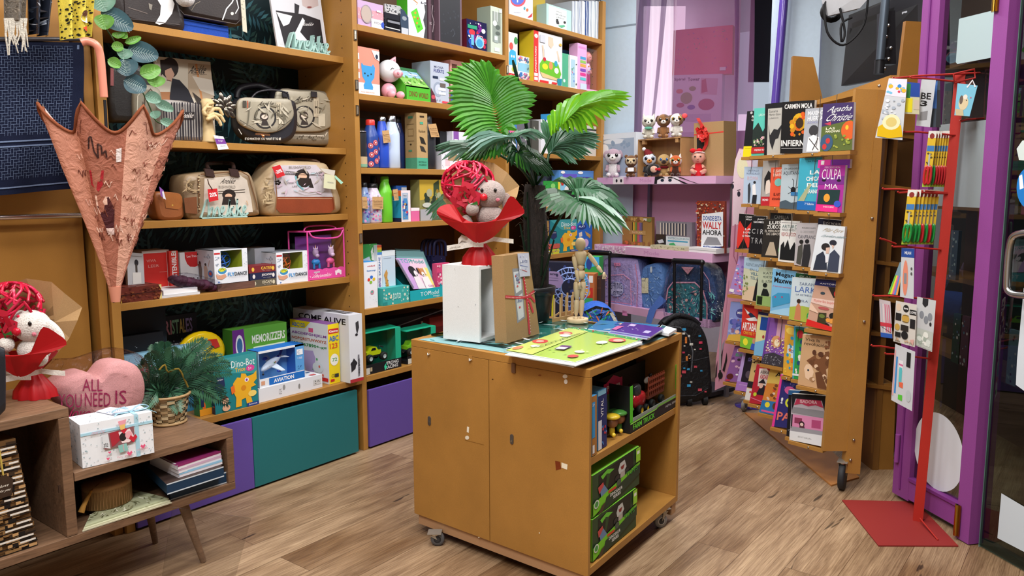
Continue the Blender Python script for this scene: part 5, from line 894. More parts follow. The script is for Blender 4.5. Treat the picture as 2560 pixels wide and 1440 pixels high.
# ================================================================ bookcase 3 goods
z=Z3[0]
pack('toy_box', 'white toy box with blue dial and red corner on the highest shelf', 'toy box', 1273, 1332, -30, z, 3.46, .1, '#e6e8ee', front='px;e 1295 0 19 17 #d84a5a;e 1294 -2 16 14 #4a6ad0;t 1292 -2 3 8 #dfe8ff I;e 1311 21 2.5 4 #3aa0b0;e 1318 25 3 4 #d8703a;p #c02a34 1318 44 1331 32 1329 42 1324 44;t 1284 30 18 3 #a8b0c0 PRIMERA')
pack('yellow_box', 'plain mustard yellow box on the highest shelf', 'box', 1332, 1363, -30, z, 3.55, .2, '#b39a2a')
pack('keepsake_book', 'mint boxed keepsake book with white illustrated cover', 'book', 1366, 1428, 8, z, 3.46, .14, '#b3d6d2', tcol='#c8e0dc', front='r .08 .06 .8 .96 #e2eae6;t .4 .2 .2 .05 #555 Mini;i .3 .32 .4 .08 #445 My Dance;i .36 .44 .3 .06 #445 Caracol;e .42 .6 .05 .04 #222;p #333 .36 .64 .48 .64 .5 .78 .4 .8;p #5ab08a .45 .85 .7 .74 .74 .8 .6 .92;e .72 .62 .05 .06 #333')
for i in range(9):
 x=1430+i*8.3;c=['#c2cad6', '#d8dfe8', '#aab4c8', '#e2e6ea', '#2f4a8a', '#c8d0da', '#dbe6ec', '#b4bfca', '#ccd4d8'][i]
 pack('folder', 'silver wrapped folder with %s spine among the upright folders'%['grey', 'pale silver, second', 'blue-grey', 'white', 'dark blue', 'ash grey', 'pale ice blue', 'steel grey', 'rightmost light grey'][i], 'folder', x, x+7.4, 2, z, 3.46+.004*(i%3), .2, c, k='gloss', group='upright wrapped folders', front='l .2 #f4f6fa .3 0 .5 .4 .3 .7 .6 1;l .12 #8a94a8 .7 0 .6 .5 .8 1')
z=Z3[1]
pack('toy_box', 'white toy box with blue monster, left end of the second shelf', 'toy box', 1271, 1294, 79, z, 3.46, .1, '#e8e6da', front='p #3aa8d8 .1 .45 .3 .36 .8 .4 .9 .7 .05 .72;e .35 .52 .08 .03 #fff;e .6 .52 .08 .03 #fff;r 0 .9 1 1 #c82a34;e .6 .8 .25 .06 #b8c84a;e .3 .3 .2 .08 #d8504a;e .8 .16 .2 .08 #3a8a4a;b .1 .93 .6 .04 #fff chef')
pack('drawer_box', 'white and pale blue patterned keepsake box with a blue band', 'box', 1295, 1334, 138, z, 3.5, .1, '#e2e6f0', front='r 0 .28 1 .62 #8ac4e0;s 4 40 .04 #3a9ac0,#d86a9a,#5a5a8a,#e8a05a 0 0 1 .26;s 6 40 .04 #3a7ac0,#d86a9a,#5a5a8a 0 .64 1 1;e .6 .46 .03 .05 #556')
pack('garden_game', 'white boxed baby garden game with red spine and yellow side', 'toy box', 1334, 1405, 75, z, 3.46, .13, '#dfe0e2', lcol='#dcc028', front='r 0 0 .16 1 #d42c2c;r .02 .82 .14 .88 #eee;r .02 .9 .14 .96 #eee;e .08 .1 .06 .04 #f4e0e0;bu .04 .3 .06 .5 #f4e8e0 ZUMAQUETE FLORIDO;p #e8c4ac .5 .05 .66 .06 .68 .2 .6 .28 .5 .22;p #eceaf0 .35 .3 .8 .28 .85 .6 .4 .6;l .05 #e8c4ac .3 .25 .34 .5;l .05 #e8c4ac .8 .3 .9 .5;p #6ab82a .2 .62 .3 .52 .85 .56 .96 .75 .9 .84 .3 .84 .2 .76;p #d8c08a .2 .78 .9 .86 .9 .9 .3 .88;e .38 .66 .1 .06 #f0d82a;e .58 .62 .07 .08 #e8905a;e .76 .56 .06 .06 #3aa0b8;e .36 .52 .05 .04 #c02a3a;e .78 .7 .08 .06 #e8ecd8;r .2 .94 .5 .99 #d42c2c;r .62 .94 .8 .98 #d42c2c;p #1f8aa0 .8 .86 .98 .84 .96 1 .84 1;e .92 .16 .05 .03 #e8b04a;r .2 .05 .38 .2 #c8ccd4')
pack('green_box', 'green box on the second shelf right of the garden game', 'box', 1405, 1423, 132, z, 3.47, .12, '#4fa984', lcol='#3a8f6c', front='e .3 .8 .15 .05 #d8ece4')
pack('blue_box', 'flat blue topped box behind the white windowed pack', 'box', 1408, 1442, 124, z, 3.6, .1, '#4a7ab8')
pack('pen_pack', 'white windowed pack with pale blue insert', 'package', 1424, 1443, 137, z, 3.455, .05, '#dfe4e4', front='r .15 .12 .7 .95 #a8c8d8;s 4 12 .07 #d86a8a,#6a8ad0,#7ab0a0 .2 .2 .65 .9;e .85 .25 .08 .02 #555;e .85 .85 .08 .03 #555')
def doll():
 Yd=3.455;x0, x1, z1=xz(1443, 1494, 107, z, Yd);xm=xz(1466, 1494, 110, z, Yd)[0];o=empty('doll_box', ((x0+x1)/2, Yd+.04, z), 'pink doll box with a bald faced doll behind its window', 'toy box');mb=MB('paper')
 mb.box(x0, xm, Yd, Yd+.08, z+.001, z1, '#e2a8d4');mb.box(xm, x1, Yd+.075, Yd+.08, z+.001, z1-.02, '#c86aa8');mb.box(xm, x1, Yd, Yd+.08, z+.001, z+.02, '#e8b0d8')
 Face(mb, (x0, Yd, z1), (xm, Yd, z1), (xm, Yd, z), (x0, Yd, z)).run('r .1 .06 .9 .1 #d88ac8;r .3 .27 .9 .33 #4a9ac8;r .3 .35 .9 .41 #8ac05a;r .3 .43 .9 .49 #e8a04a;r .3 .53 .9 .59 #7a4ab0;r .3 .62 .9 .68 #d83a8a;r .3 .72 .9 .78 #5ac0c8;r .3 .85 1 .98 #c8d8f0');sub(o, 'carton', mb)
 mb=MB('plas');c=V(((xm+x1)/2-.01, Yd+.04, z1-.085));mb.ball(c, (.038, .034, .045), '#d8a088', 18, 12);mb.ball(c+V((-.012, -.033, .0)), (.005, .003, .004), '#3a2a24', 8, 6);mb.ball(c+V((.014, -.032, .0)), (.005, .003, .004), '#3a2a24', 8, 6);mb.ball(c+V((.001, -.034, -.018)), (.007, .003, .003), '#a84a4a', 8, 6)
 b=c+V((0, 0, -.09));mb.ball(b, (.03, .022, .05), '#dfe0ea', 14, 10);[mb.ball(b+V((u, -.02, w)), .007, q, 8, 6)for u, w, q in((-.01, .02, '#e8a03a'), (.01, 0, '#3a7ad0'), (-.008, -.02, '#d84a8a'))]
 for s in(-1, 1):mb.tube([b+V((s*.012, 0, -.04)), b+V((s*.016, -.01, -.12))], [.014, .009], '#a82a6a', 10);mb.tube([b+V((s*.028, 0, .03)), b+V((s*.04, -.01, -.03))], [.009, .006], '#d8a088', 8)
 sub(o, 'doll', mb);mb=MB('clear');mb.poly([(xm, Yd+.001, z+.02), (x1, Yd+.001, z+.02), (x1, Yd+.001, z1-.02), (xm, Yd+.001, z1-.02)], '#fbeaf6');sub(o, 'window', mb)
doll()
z=Z3[2]
for a, b, t_, Yk, c, l, fr in((1266, 1292, 309, 3.46, '#3f7ac8', 'blue box with pink badge behind the palm stalk', 'e .6 .3 .3 .15 #e86aa0;r .1 .6 .9 .9 #dfe4f0'), (1292, 1330, 296, 3.5, '#6a6a72', 'grey box with pale tiles behind the palm leaves', 'sr 3 20 .05 #c8ccc8,#e8e8e4,#2a3040'), (1330, 1352, 300, 3.48, '#4a4a44', 'dark see-through carton behind the palm leaves', 'l .1 #a8a89c .2 .2 .8 .6'), (1352, 1378, 298, 3.46, '#dfe2ea', 'white box with navy clip beside the light blue cubes box', 'r .3 0 .5 .2 #1f3a8a;l .05 #889 .2 .5 .8 .6'), (1378, 1420, 284, 3.47, '#3fa0dc', 'light blue box with round knobs half hidden by the palm', 'e .25 .15 .15 .1 #6ac0f0;e .7 .12 .15 .1 #c8e8fa;r .1 .5 .9 .9 #2f8ac8'), (1420, 1452, 300, 3.52, '#8a8a90', 'grey box right of the light blue box behind palm leaf tips', 'r 0 .5 1 .55 #bbb'), (1452, 1490, 312, 3.47, '#c8c4be', 'light grey box with black top line, right end of third shelf', 'r 0 .1 1 .16 #333;l .02 #999 0 .5 1 .5')):
 pack('toy_box', l, 'box', a, b, t_, z, Yk, .1, c, front=fr)
z=Z3[3]
pack('music_toy_box', 'blue and purple boxed musical toy with cup shaped light', 'toy box', 1397, 1483, 425, z, 3.48, .07, '#5a8fd8', front='r .08 .18 .92 .95 #4a3a9a;p #6a5ac8 .1 .1 .5 .1 .5 .3 .12 .3;p #7a6ad0 .3 .3 .6 .26 .62 .5 .34 .5;p #e87ab8 .35 .62 .5 .5 .72 .56 .74 .8 .4 .8;e .55 .6 .02 .03 #222;p #5ac0e8 .7 .45 .74 .3 .88 .3 .92 .5;r .68 .5 .94 .56 #3a9ad0;r .72 .58 .9 .75 #c8407a;b .56 .4 .06 .12 #fff d;e .1 .06 .06 .04 #fff;e .6 .06 .08 .04 #fff;e .9 .3 .04 .05 #eef')
pack('train_game', 'green boxed farm game with yellow stripe, under the musical toy box', 'toy box', 1374, 1440, 452, z, 3.455, .06, '#3aa84a', front='r 0 0 .3 1 #2f9a40;e .12 .2 .08 .1 #8ad070;e .12 .5 .08 .1 #8ad070;r .3 0 .38 1 #e8d83a;p #8ac8e8 .38 .1 1 .1 1 .4 .38 .5;e .7 .4 .14 .2 #23232a;e .62 .35 .08 .14 #e8e8e4;r .45 .55 .95 .75 #26262a;r .4 .8 1 1 #c8a05a;p #c83a2a .4 .05 .52 .05 .5 .18 .42 .18')
pack('race_set', 'white and orange boxed race car set left of the green farm game', 'toy box', 1344, 1374, 478, z, 3.45, .08, '#e2e2e6', front='r 0 .3 1 .6 #d8582a;b .05 .1 .8 .2 #23304a HOTS;r .1 .7 .9 .95 #c8ccd8')
pack('grey_pouch', 'grey patterned pouch package behind the race car set', 'package', 1345, 1385, 440, z, 3.6, .06, '#5c6478', front='s 4 30 .06 #3a4458,#8a92a4')
pack('green_toy', 'green moulded toy at the front of the shelf under a palm leaf', 'toy', 1425, 1462, 497, z, 3.44, .05, '#2f9a4a', front='s 3 10 .05 #c8e8c8,#1f7a3a')
z=Z3[4]
dino('second boxed dinosaur robot kit, on the shelf behind the wooden mannequin', 1375, 1443, 551, z, 3.46, .06)
pack('puzzle_box', 'blue boxed sea animal puzzle behind the wooden mannequin', 'toy box', 1443, 1480, 553, z, 3.455, .05, '#2a6ac8', front='e .3 .2 .3 .1 #23408a;b .1 .16 .4 .06 #e8f0ff PLAY;p #e8d8c8 .1 .4 .3 .36 .32 .52 .12 .54;p #c8a05a .5 .36 .9 .5 .85 .62 .6 .5;p #e8f0f8 .7 .1 .95 .06 .8 .26;e .55 .76 .2 .14 #d8b8e8;sr 3 6 .03 #8ad0e8 .5 .9 .95 .96')
pack('wood_block_box', 'narrow kraft edged box left of the dinosaur kit', 'box', 1366, 1375, 552, z, 3.47, .06, '#a8824a')
for i, (a, b, t_, c, l)in enumerate(((1352, 1376, 630, '#e8e8e8', 'white small box at the bottom of the little stack by the palm trunk'), (1376, 1398, 624, '#c8cc3a', 'lime small box by the palm trunk stack'))):
 pack('small_box', l, 'box', a, b, t_, z, 3.44, .08, c, front='r .1 .3 .9 .6 #c8a84a;sr 3 6 .04 #3a6ab0')
mb=MB('paper');a=pt(1360, 622, 3.44);b=pt(1400, 618, 3.44);zz=hit(1376, 624, PY(3.44)).z+.004;mb.box(a.x, b.x, 3.441, 3.52, zz, zz+.035, '#c0584a');tag(mb.build('small_box'), 'coral red small box lying on top of the little stack by the palm trunk', 'box')
mb=MB('plas');c=pt(1356, 600, 3.46);mb.ball(c, .016, '#e0407a', 12, 8);mb.tube([c+V((0, 0, -.01)), c+V((.004, 0, -.06)), c+V((.02, 0, -.10))], .008, '#c8b83a', 8);mb.ball(c+V((.03, 0, -.085)), (.012, .01, .02), '#b8d82a', 10, 8);tag(mb.build('plastic_toy'), 'pink and lime plastic toy hanging by the palm trunk', 'toy')
# ================================================================ on the trolley cabinet
def hz(x, y, z=GZ):return hit(x, y, PZ(z))
a, b=hz(1108, 846), hz(1199, 857);ux=(b-a);dn=V((-ux.y, ux.x, 0)).normalized();dn=dn if dn.x>0 else-dn;dp=.17
n_=ux.normalized().cross(V((0, 0, 1)));zt=hit(1104, 661, (tuple(n_), n_.dot(a))).z;H_=zt-GZ;Z_=V((0, 0, 1))
wb=empty('display_box', (a+b)/2+dn*dp/2, 'tall white wooden box open on its right side, under the red bouquet', 'box');Wc='#e4e9ea'
mb=MB('panel');t_=.014;mb.obox(a, ux.normalized()*t_, dn*dp, Z_*H_, Wc);mb.obox(a+ux.normalized()*t_, ux-ux.normalized()*t_, dn*t_, Z_*H_, Wc);mb.obox(a+dn*(dp-t_)+ux.normalized()*t_, ux-ux.normalized()*t_, dn*t_, Z_*H_, Wc)
for h in(0, H_-t_):mb.obox(a+dn*t_+ux.normalized()*t_+Z_*h, ux-ux.normalized()*t_, dn*(dp-2*t_), Z_*t_, Wc)
Face(mb, a+Z_*H_, b+Z_*H_, b, a).run('e .43 .55 .008 .006 #555;e .12 .9 .006 .004 #777;l .008 #a8a89c .35 .04 .36 .07;e .9 .5 .006 .01 #667');sub(wb, 'body', mb)
BZ=GZ+H_;BC=a+ux*.72+dn*.085
def bouquet(c, S, label, toy, pawcol, base_h, gp, mir=1):
 """c: foot point on its support; S scale"""
 o=empty('bouquet', c, label, 'bouquet', gp);R_=RH*mir;F_=FH
 def q(r, f, z):return c+(R_*r+F_*f+Z_*z)*S
 mb=MB('tissue');pr=[]
 vs=[];n=28;lv=[(0, .070), (.03, .065), (.06, .045), (.085, .026), (.10, .024), (.13, .05), (.155, .075), (.17, .085)]
 for z_, r in lv:
  for j in range(n):
   a_=2*pi*j/n;rr=r*(1+.16*sin(a_*9)*(1 if z_<.09 else .5));vs.append(q(rr*cos(a_), rr*.75*sin(a_), z_))
 mb.add(vs, [(i*n+j, i*n+(j+1)%n, (i+1)*n+(j+1)%n, (i+1)*n+j)for i in range(len(lv)-1)for j in range(n)], '#c4121c', True);sub(o, 'gathered_paper', mb, 'red gathered crepe paper')
 for k_, P in enumerate(([(-.01, .095), (-.06, .13), (-.12, .17), (-.165, .215), (-.15, .245), (-.10, .25), (-.06, .20), (-.02, .18), (.05, .178), (.01, .13)], [(.0, .095), (.06, .12), (.12, .18), (.185, .215), (.165, .255), (.13, .285), (.10, .235), (.07, .195), (.02, .178), (-.04, .17), (-.02, .13)])):
  mb=MB('tissue');P=cr(P, 3);dd=-.118-.004*k_;m_=len(P);mid=q(0.02*k_, dd*.6, .17);vs=[q(x, dd*(.35+z_*3.1)if z_<.2 else dd*(.95)+.02*sin(x*40), z_)for x, z_ in P]
  mb.add(vs+[q(sum(p[0]for p in P)/m_, dd*1.05, sum(p[1]for p in P)/m_)], [(i, (i+1)%m_, m_)for i in range(m_)], ['#c8141e', '#b8101a'][k_], False);sub(o, 'crepe_paper_sheet', mb)
 mb=MB('kraft');P=[(-.0, .09), (-.09, .18), (-.155, .27), (-.145, .33), (-.12, .40), (-.02, .435), (.06, .42), (.115, .38), (.165, .325), (.155, .28), (.11, .21), (.05, .13)]
 vs=[q(x, .035+(.0 if i%2 else .018), z_)for i, (x, z_)in enumerate(P)];mb.add(vs+[q(0, .07, .28)], [(i, (i+1)%len(P), len(P))for i in range(len(P))], '#a9875c');mb.add([q(x*1.01, .036+(.0 if i%2 else .018)-.002, z_)for i, (x, z_)in enumerate(P)][6:]+[q(.06, .05, .27)], [(i, i+1, 6)for i in range(5)], '#b8966a');sub(o, 'kraft_wrap', mb)
 mb=MB('gloss');r=random.Random(11);bc=q(-.045, -.015, .335)
 for i in range(120):
  th=r.uniform(0, 2*pi);ph=r.uniform(.2, 2.9);th2=th+r.uniform(-1.1, 1.1);ph2=min(2.9, max(.2, ph+r.uniform(-1, 1)))
  def sp(t, p, k=1):
   w=sin(p);return bc+(R_*cos(t)*w*.108*k+F_*sin(t)*w*.06*k+Z_*(cos(p)*.092*k+(-.03*k if p>1.8 and abs(cos(t))<.5 else 0)))*S
  P=[sp(th+(th2-th)*u, ph+(ph2-ph)*u)for u in(0, .33, .66, 1)];mb.tube(P, .0052*S, r.choice(['#c4183a', '#d22244', '#a81230', '#cf2a50']), 6)
 sub(o, 'wicker_ball', mb, 'crimson woven wicker ball')
 mb=MB('tissue');rc=q(-.055, -.085, .285)
 for i in range(14):
  a_=i*2.4;rr=.008+.0022*i;d1=R_*cos(a_)+Z_*sin(a_);t1=R_*-sin(a_)+Z_*cos(a_);ce=rc+d1*rr*S;w=(.009+.0016*i)*S
  mb.add([ce-t1*w-F_*.004*S, ce+t1*w-F_*.004*S, ce+t1*w*.8+d1*w*.9-F_*.012*S*(1-i/14), ce-t1*w*.8+d1*w*.9-F_*.012*S*(1-i/14), ce+F_*.02*S], [(0, 1, 2, 3), (0, 4, 1)], ['#b8142c', '#cf2440'][i%2])
 mb.tube([rc, q(-.035, -.09, .25), q(-.03, -.08, .2)], .003*S, '#3a6a30', 6, k='leaf');mb.add([q(-.035, -.1, .25), q(-.005, -.1, .265), q(.0, -.1, .25)], [(0, 1, 2)], '#3a7a34', k='leaf');sub(o, 'rose', mb)
 toy(o, q, S)
 mb=MB('cloth');w='#e8e2da'
 ribbon(mb, [q(x, f, z_)for x, f, z_ in((-.02, -.04, .085), (-.07, -.06, .105), (-.085, -.05, .088), (-.03, -.045, .078))], Z_*.022*S, .0015, w)
 ribbon(mb, [q(x, f, z_)for x, f, z_ in((-.01, -.045, .08), (-.07, -.06, .07), (-.13, -.065, .062))], Z_*.022*S, .0015, w);ribbon(mb, [q(x, f, z_)for x, f, z_ in((.0, -.045, .085), (.06, -.05, .1), (.10, -.05, .095), (.14, -.045, .09))], Z_*.018*S, .0015, w)
 mb.obox(q(-.022, -.05, .076), R_*.04*S, F_*.004, Z_*.024*S, w);f=Face(mb, q(-.13, -.0675, .084), q(-.07, -.0625, .092), q(-.07, -.0625, .07), q(-.13, -.0675, .062));f.n=-F_;f.run('i .1 .35 .7 .4 #6a5a50 Just for you');sub(o, 'ribbon_bow', mb);return o
def toyhead(o, q0, S0, hx, hz, col, ear, nose, kind):
 S=S0*1.28;q=lambda r, f, z:q0(hx+(r-hx)*1.28, f*1.28+.075, hz+(z-hz)*1.28)
 mb=MB('plush');hc=q(hx, -.085, hz);R_=(q(1, 0, 0)-q(0, 0, 0)).normalized();M=Matrix((R_, FH, Z_)).transposed()
 mb.ball(hc, (.05*S, .042*S, .046*S), col, 20, 14, M=M);sub(o, 'plush_head', mb)
 mb=MB('plush');mb.ball(q(hx+.0, -.085, hz-.068), (.045*S, .034*S, .036*S), col, 16, 12, M=M);[mb.ball(q(hx+x, -.12, hz+z_), (.022*S, .02*S, .022*S), col, 12, 8, M=M)for x, z_ in((-.055, -.045), (.035, -.085))];mb.ball(q(hx-.075, -.11, hz-.095), (.022*S, .02*S, .032*S), col, 12, 8, M=M);mb.ball(q(hx-.076, -.127, hz-.1), (.013*S, .008*S, .022*S), '#c0202c', 10, 8, M=M);sub(o, 'plush_body', mb)
 for s, (ex, ez, tl)in((-1, ear[0]), (1, ear[1])):
  mb=MB('plush');mb.ball(q(hx+ex, -.088, hz+ez), (.018*S, .012*S, .042*S), ear[2], 12, 10, M=M@Matrix.Rotation(radians(tl), 3, 'Y'));sub(o, 'ear', mb)
 mb=MB('gloss');mb.ball(q(hx-.018, -.128, hz-.008), (.012*S, .009*S, .012*S), nose, 12, 8, M=M);sub(o, 'nose', mb, 'shiny red nose')
 for x in(-.028, .014):
  mb=MB('gloss');mb.ball(q(hx+x+.004, -.123 if x<0 else-.124, hz+.014), (.0052*S, .004*S, .0065*S), '#1a1614', 10, 8, M=M);sub(o, 'eye', mb)
 mb=MB('plush');[mb.ball(q(hx+x, -.122, hz-.016), (.007*S, .003*S, .006*S), '#d87a8a', 8, 6, M=M)for x in(-.038, .026)];sub(o, 'cheeks', mb)
bouquet(V((BC.x, BC.y, BZ)), 1.02, 'bouquet of beige puppy plush and crimson wicker ball in red crepe, on the white box', lambda o, q, S:toyhead(o, q, S, .045, .29, '#b0a09a', ((-.045, .03, 40), (.058, -.035, -12), '#9a857e'), '#c8202c', 0), '#aaa', 0, 'gift bouquets with wicker hearts')
kz=GZ+.001;fb, fr_, lb=hz(1267, 859, kz), hz(1349, 834, kz), hz(1238, 858, kz);n1=(fr_-fb).cross(Z_).normalized()
if n1.dot(fb-CAM)>0:n1=-n1
pl_=(tuple(n1), n1.dot(fb));tl_, tr_=hit(1258, 640, pl_), hit(1322, 630, pl_);bk_=(lb-fb);bk_=bk_-n1*bk_.dot(n1)*0
def kx(mb, f):
 f.run('uv;p #8d8f98 .30 .16 .64 .17 .60 .76 .34 .80;p #cfd3dc .33 .2 .6 .2 .57 .42 .37 .45;p #c8ccd4 .36 .5 .58 .46 .56 .74 .38 .77;i .37 .28 .16 .04 #3a3a44 Te quiero;e .4 .25 .03 .012 #c05a60;e .5 .33 .03 .012 #c05a60;e .45 .62 .03 .012 #c05a60;e .43 .37 .03 .012 #c05a60;i .38 .52 .15 .04 #4a5a9a Besos;tu .4 .22 .1 .12 #4a5a9a SUERTE')
kb_=card('gift_box', 'kraft gift box with window and red patterned ribbon, leaning by the palm pot', 'gift box', [(1258, 640), (1322, 630), (1349, 834), (1267, 859)], pl_, .05, '#a5855c', k='kraft', back=bk_, extra=kx, side='#a08058')
g=Face(MB('paper'), tl_, tr_, fr_, fb, e0=.0022)
mb=g.mb
if g.n.dot(tl_-CAM)>0:g.n=-g.n
g.L(.055, '#c23a44', [(.62, .0), (.68, .3), (.70, .55), (.68, .97)]);g.L(.06, '#c23a44', [(0, .46), (.4, .5), (.70, .52), (1, .47)]);g.L(.06, '#c23a44', [(.68, .5), (.86, .53), (.97, .6)]);g.L(.06, '#c23a44', [(.7, .52), (.8, .6), (.86, .72)])
for i in range(26):g.E(.63+.05*sin(i*.12), .03+i*.036, .009, .005, '#eee', 6);g.E(.02+i*.037, .465+.035*sin(i*.12), .006, .006, '#eee', 6)
mb.build('ribbon', None);bpy.data.objects['ribbon'].parent=kb_;bpy.data.objects['ribbon'].location-=kb_.location
card('gift_tag', 'white and violet scribbled gift tag tucked in the red ribbon of the kraft box', 'tag', [(1294, 634), (1322, 632), (1326, 690), (1300, 692)], (pl_[0], pl_[1]+.006), .001, '#c4c8dc', 't .2 .3 .6 .12 #4a5a9a FOR YOU;l .03 #7a8ac0 .1 .5 .8 .6;l .03 #c05a60 .2 .7 .7 .8;s 4 8 .06 #9aa4c8,#d8dcea', side='#b0b4cc')
PC=hz(1338, 800);PR=.098
palm=empty('potted_palm', PC, 'artificial fan palm with hairy trunk in a black pot on the cabinet', 'potted palm')
mb=MB('plas');mb.lathe(PC, [(.001, .001), (.066, .001), (.068, .004), (.088, .125), (.089, .128), (.097, .13), (.1, .168), (.094, .170), (.092, .155), (.001, .150)], '#1e2023', 32);sub(palm, 'pot', mb)
def at(x, y, D):return hit(x, y, (tuple(FH), D))
PDp=PC.dot(FH)
tr=[at(1338, 760, PDp), at(1341, 640, PDp), at(1338, 560, PDp), at(1336, 500, PDp), at(1338, 462, PDp)]
mb=MB('bark');mb.tube(cr(tr, 5, False), [.066-.0008*i for i in range(21)], '#2e2420', 16)
r=random.Random(2)
for i in range(260):
 t=r.random();P=tr[0].lerp(tr[-1], t);a_=r.uniform(0, 2*pi);rr=.063-.015*t;p0=P+V((cos(a_)*rr, sin(a_)*rr, 0));p1=p0+V((cos(a_)*.018+r.uniform(-.02, .02), sin(a_)*.018+r.uniform(-.02, .02), r.uniform(-.03, .04)));mb.tube([p0, (p0+p1)/2+V((0, 0, .01)), p1], .0009, r.choice(['#5a4636', '#2b211b', '#6a5644']), 3, cap=False)
sub(palm, 'trunk', mb)
for a_ in((1300, 560, 1325, 690), (1318, 480, 1322, 640), (1362, 560, 1352, 690), (1385, 600, 1352, 720)):
 mb=MB('leaf');mb.tube([at(a_[0], a_[1], PDp-.06), at(a_[2], a_[3], PDp-.055)], [.004, .008], '#1b3021', 8);sub(palm, 'cut_stalk', mb)
def frond(h0, h1, tips, n, w, Dh, Dt, cols, stalk=None, sag=.03, lab=None, col2=None):
 mb=MB('leaf');T_=cr(tips, 8, False);m=len(T_);r=random.Random(int(h0[0]*7+h0[1]))
 H0, H1=at(*h0, Dh), at(*h1, Dh-.01)
 for i in range(n):
  u=i/(n-1);k=u*(m-1);j=min(int(k), m-2);x=T_[j][0]+(T_[j+1][0]-T_[j][0])*(k-j);y=T_[j][1]+(T_[j+1][1]-T_[j][1])*(k-j)
  dt=Dt if not isinstance(Dt, tuple)else Dt[0]+(Dt[1]-Dt[0])*u
  tip=at(x+r.uniform(-3, 3), y+r.uniform(-4, 4), dt);q0=H0.lerp(H1, sin(pi*u));d=tip-q0;sd=d.cross(CAM-q0).normalized();up=sd.cross(d).normalized();up=up if up.dot(CAM-q0)>0 else-up
  vs=[];prof=((0, .18), (.2, .55), (.45, .95), (.7, 1), (.88, .6), (1, .02))
  for t, wd in prof:
   c=q0+d*t+Z_*(sag*sin(pi*t));vs+=[c-sd*w*wd-up*.004*wd, c+up*.003, c+sd*w*wd-up*.004*wd]
  c_=r.choice(cols);fs=[]
  for s_ in range(5):fs+=[(3*s_, 3*s_+1, 3*s_+4, 3*s_+3), (3*s_+1, 3*s_+2, 3*s_+5, 3*s_+4)]
  cc=[srgb(c_ if f_%2 else(col2 or c_))for f_ in range(10)];mb.add(vs, fs, cc, False)
 if stalk:
  P=[H0]+[at(x, y, D)for x, y, D in stalk];mb.tube(cr([tuple(p)for p in P], 4, False), .0065, '#1f4527', 8)
 return sub(palm, 'frond', mb, lab)
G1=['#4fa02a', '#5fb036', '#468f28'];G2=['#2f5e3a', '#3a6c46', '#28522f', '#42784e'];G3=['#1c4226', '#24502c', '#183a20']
tt=(1337, 468, PDp)
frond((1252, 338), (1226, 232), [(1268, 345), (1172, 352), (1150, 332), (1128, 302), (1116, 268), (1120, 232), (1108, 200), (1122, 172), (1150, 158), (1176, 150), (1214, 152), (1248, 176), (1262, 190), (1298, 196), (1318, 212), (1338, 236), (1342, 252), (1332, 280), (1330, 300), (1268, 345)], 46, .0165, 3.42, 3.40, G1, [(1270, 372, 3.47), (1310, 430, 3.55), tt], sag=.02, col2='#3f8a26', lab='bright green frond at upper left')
frond((1378, 340), (1448, 268), [(1385, 335), (1398, 332), (1416, 332), (1440, 334), (1462, 334), (1484, 326), (1512, 304), (1536, 290), (1548, 282), (1565, 268), (1576, 252), (1574, 236), (1545, 226), (1500, 228), (1440, 240), (1400, 262), (1375, 290)], 30, .0155, 3.62, 3.68, ['#7cc01c', '#8acc28', '#6cb018'], [(1350, 400, 3.62), tt], col2='#5aa018', lab='yellow green frond at upper right')
frond((1290, 342), (1262, 350), [(1168, 398), (1160, 372), (1168, 352), (1200, 378), (1236, 378), (1262, 366), (1288, 362), (1318, 352), (1352, 348), (1372, 346)], 20, .012, 3.36, (3.30, 3.44), ['#7d9c94', '#8fb0a6', '#5f8878'], [(1320, 400, 3.46), tt], col2='#4a7a5c', lab='drooping frond above the bouquet, its white highlight painted pale')  # greyish pale greens paint the white highlight into these blades
frond((1230, 376), (1200, 372), [(1082, 366), (1084, 374), (1092, 388), (1112, 402), (1140, 404), (1160, 408)], 12, .010, 3.60, 3.62, ['#5a8068', '#44694f', '#6d9480'], [(1300, 420, 3.6), tt])
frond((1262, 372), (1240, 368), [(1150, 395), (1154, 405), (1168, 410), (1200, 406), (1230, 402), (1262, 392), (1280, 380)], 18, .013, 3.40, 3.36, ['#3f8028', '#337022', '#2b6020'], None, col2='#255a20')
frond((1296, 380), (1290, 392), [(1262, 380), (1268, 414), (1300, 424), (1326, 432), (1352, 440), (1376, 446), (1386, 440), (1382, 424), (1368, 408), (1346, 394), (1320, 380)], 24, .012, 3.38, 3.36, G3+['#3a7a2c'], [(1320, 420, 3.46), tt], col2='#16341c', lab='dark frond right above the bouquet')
frond((1372, 386), (1388, 366), [(1350, 308), (1362, 300), (1380, 306), (1420, 318), (1460, 330), (1496, 340), (1502, 352), (1498, 366), (1488, 378), (1470, 392), (1456, 402), (1440, 410), (1424, 414)], 30, .0115, 3.72, 3.76, G2+['#8ab0a0'], [(1362, 430, 3.68), tt], col2='#5c8a70', lab='right frond half way up')
frond((1430, 478), (1462, 476), [(1378, 452), (1398, 452), (1420, 452), (1450, 448), (1486, 456), (1516, 470), (1542, 492), (1560, 520), (1574, 546), (1562, 544), (1540, 530), (1514, 524), (1496, 512), (1470, 506), (1448, 505)], 28, .0115, 3.55, (3.6, 3.45), G2+['#a9c4b4'], [(1390, 484, 3.60), (1352, 520, PDp)], col2='#4f7a5c', lab='upper of the two right hand low fronds')
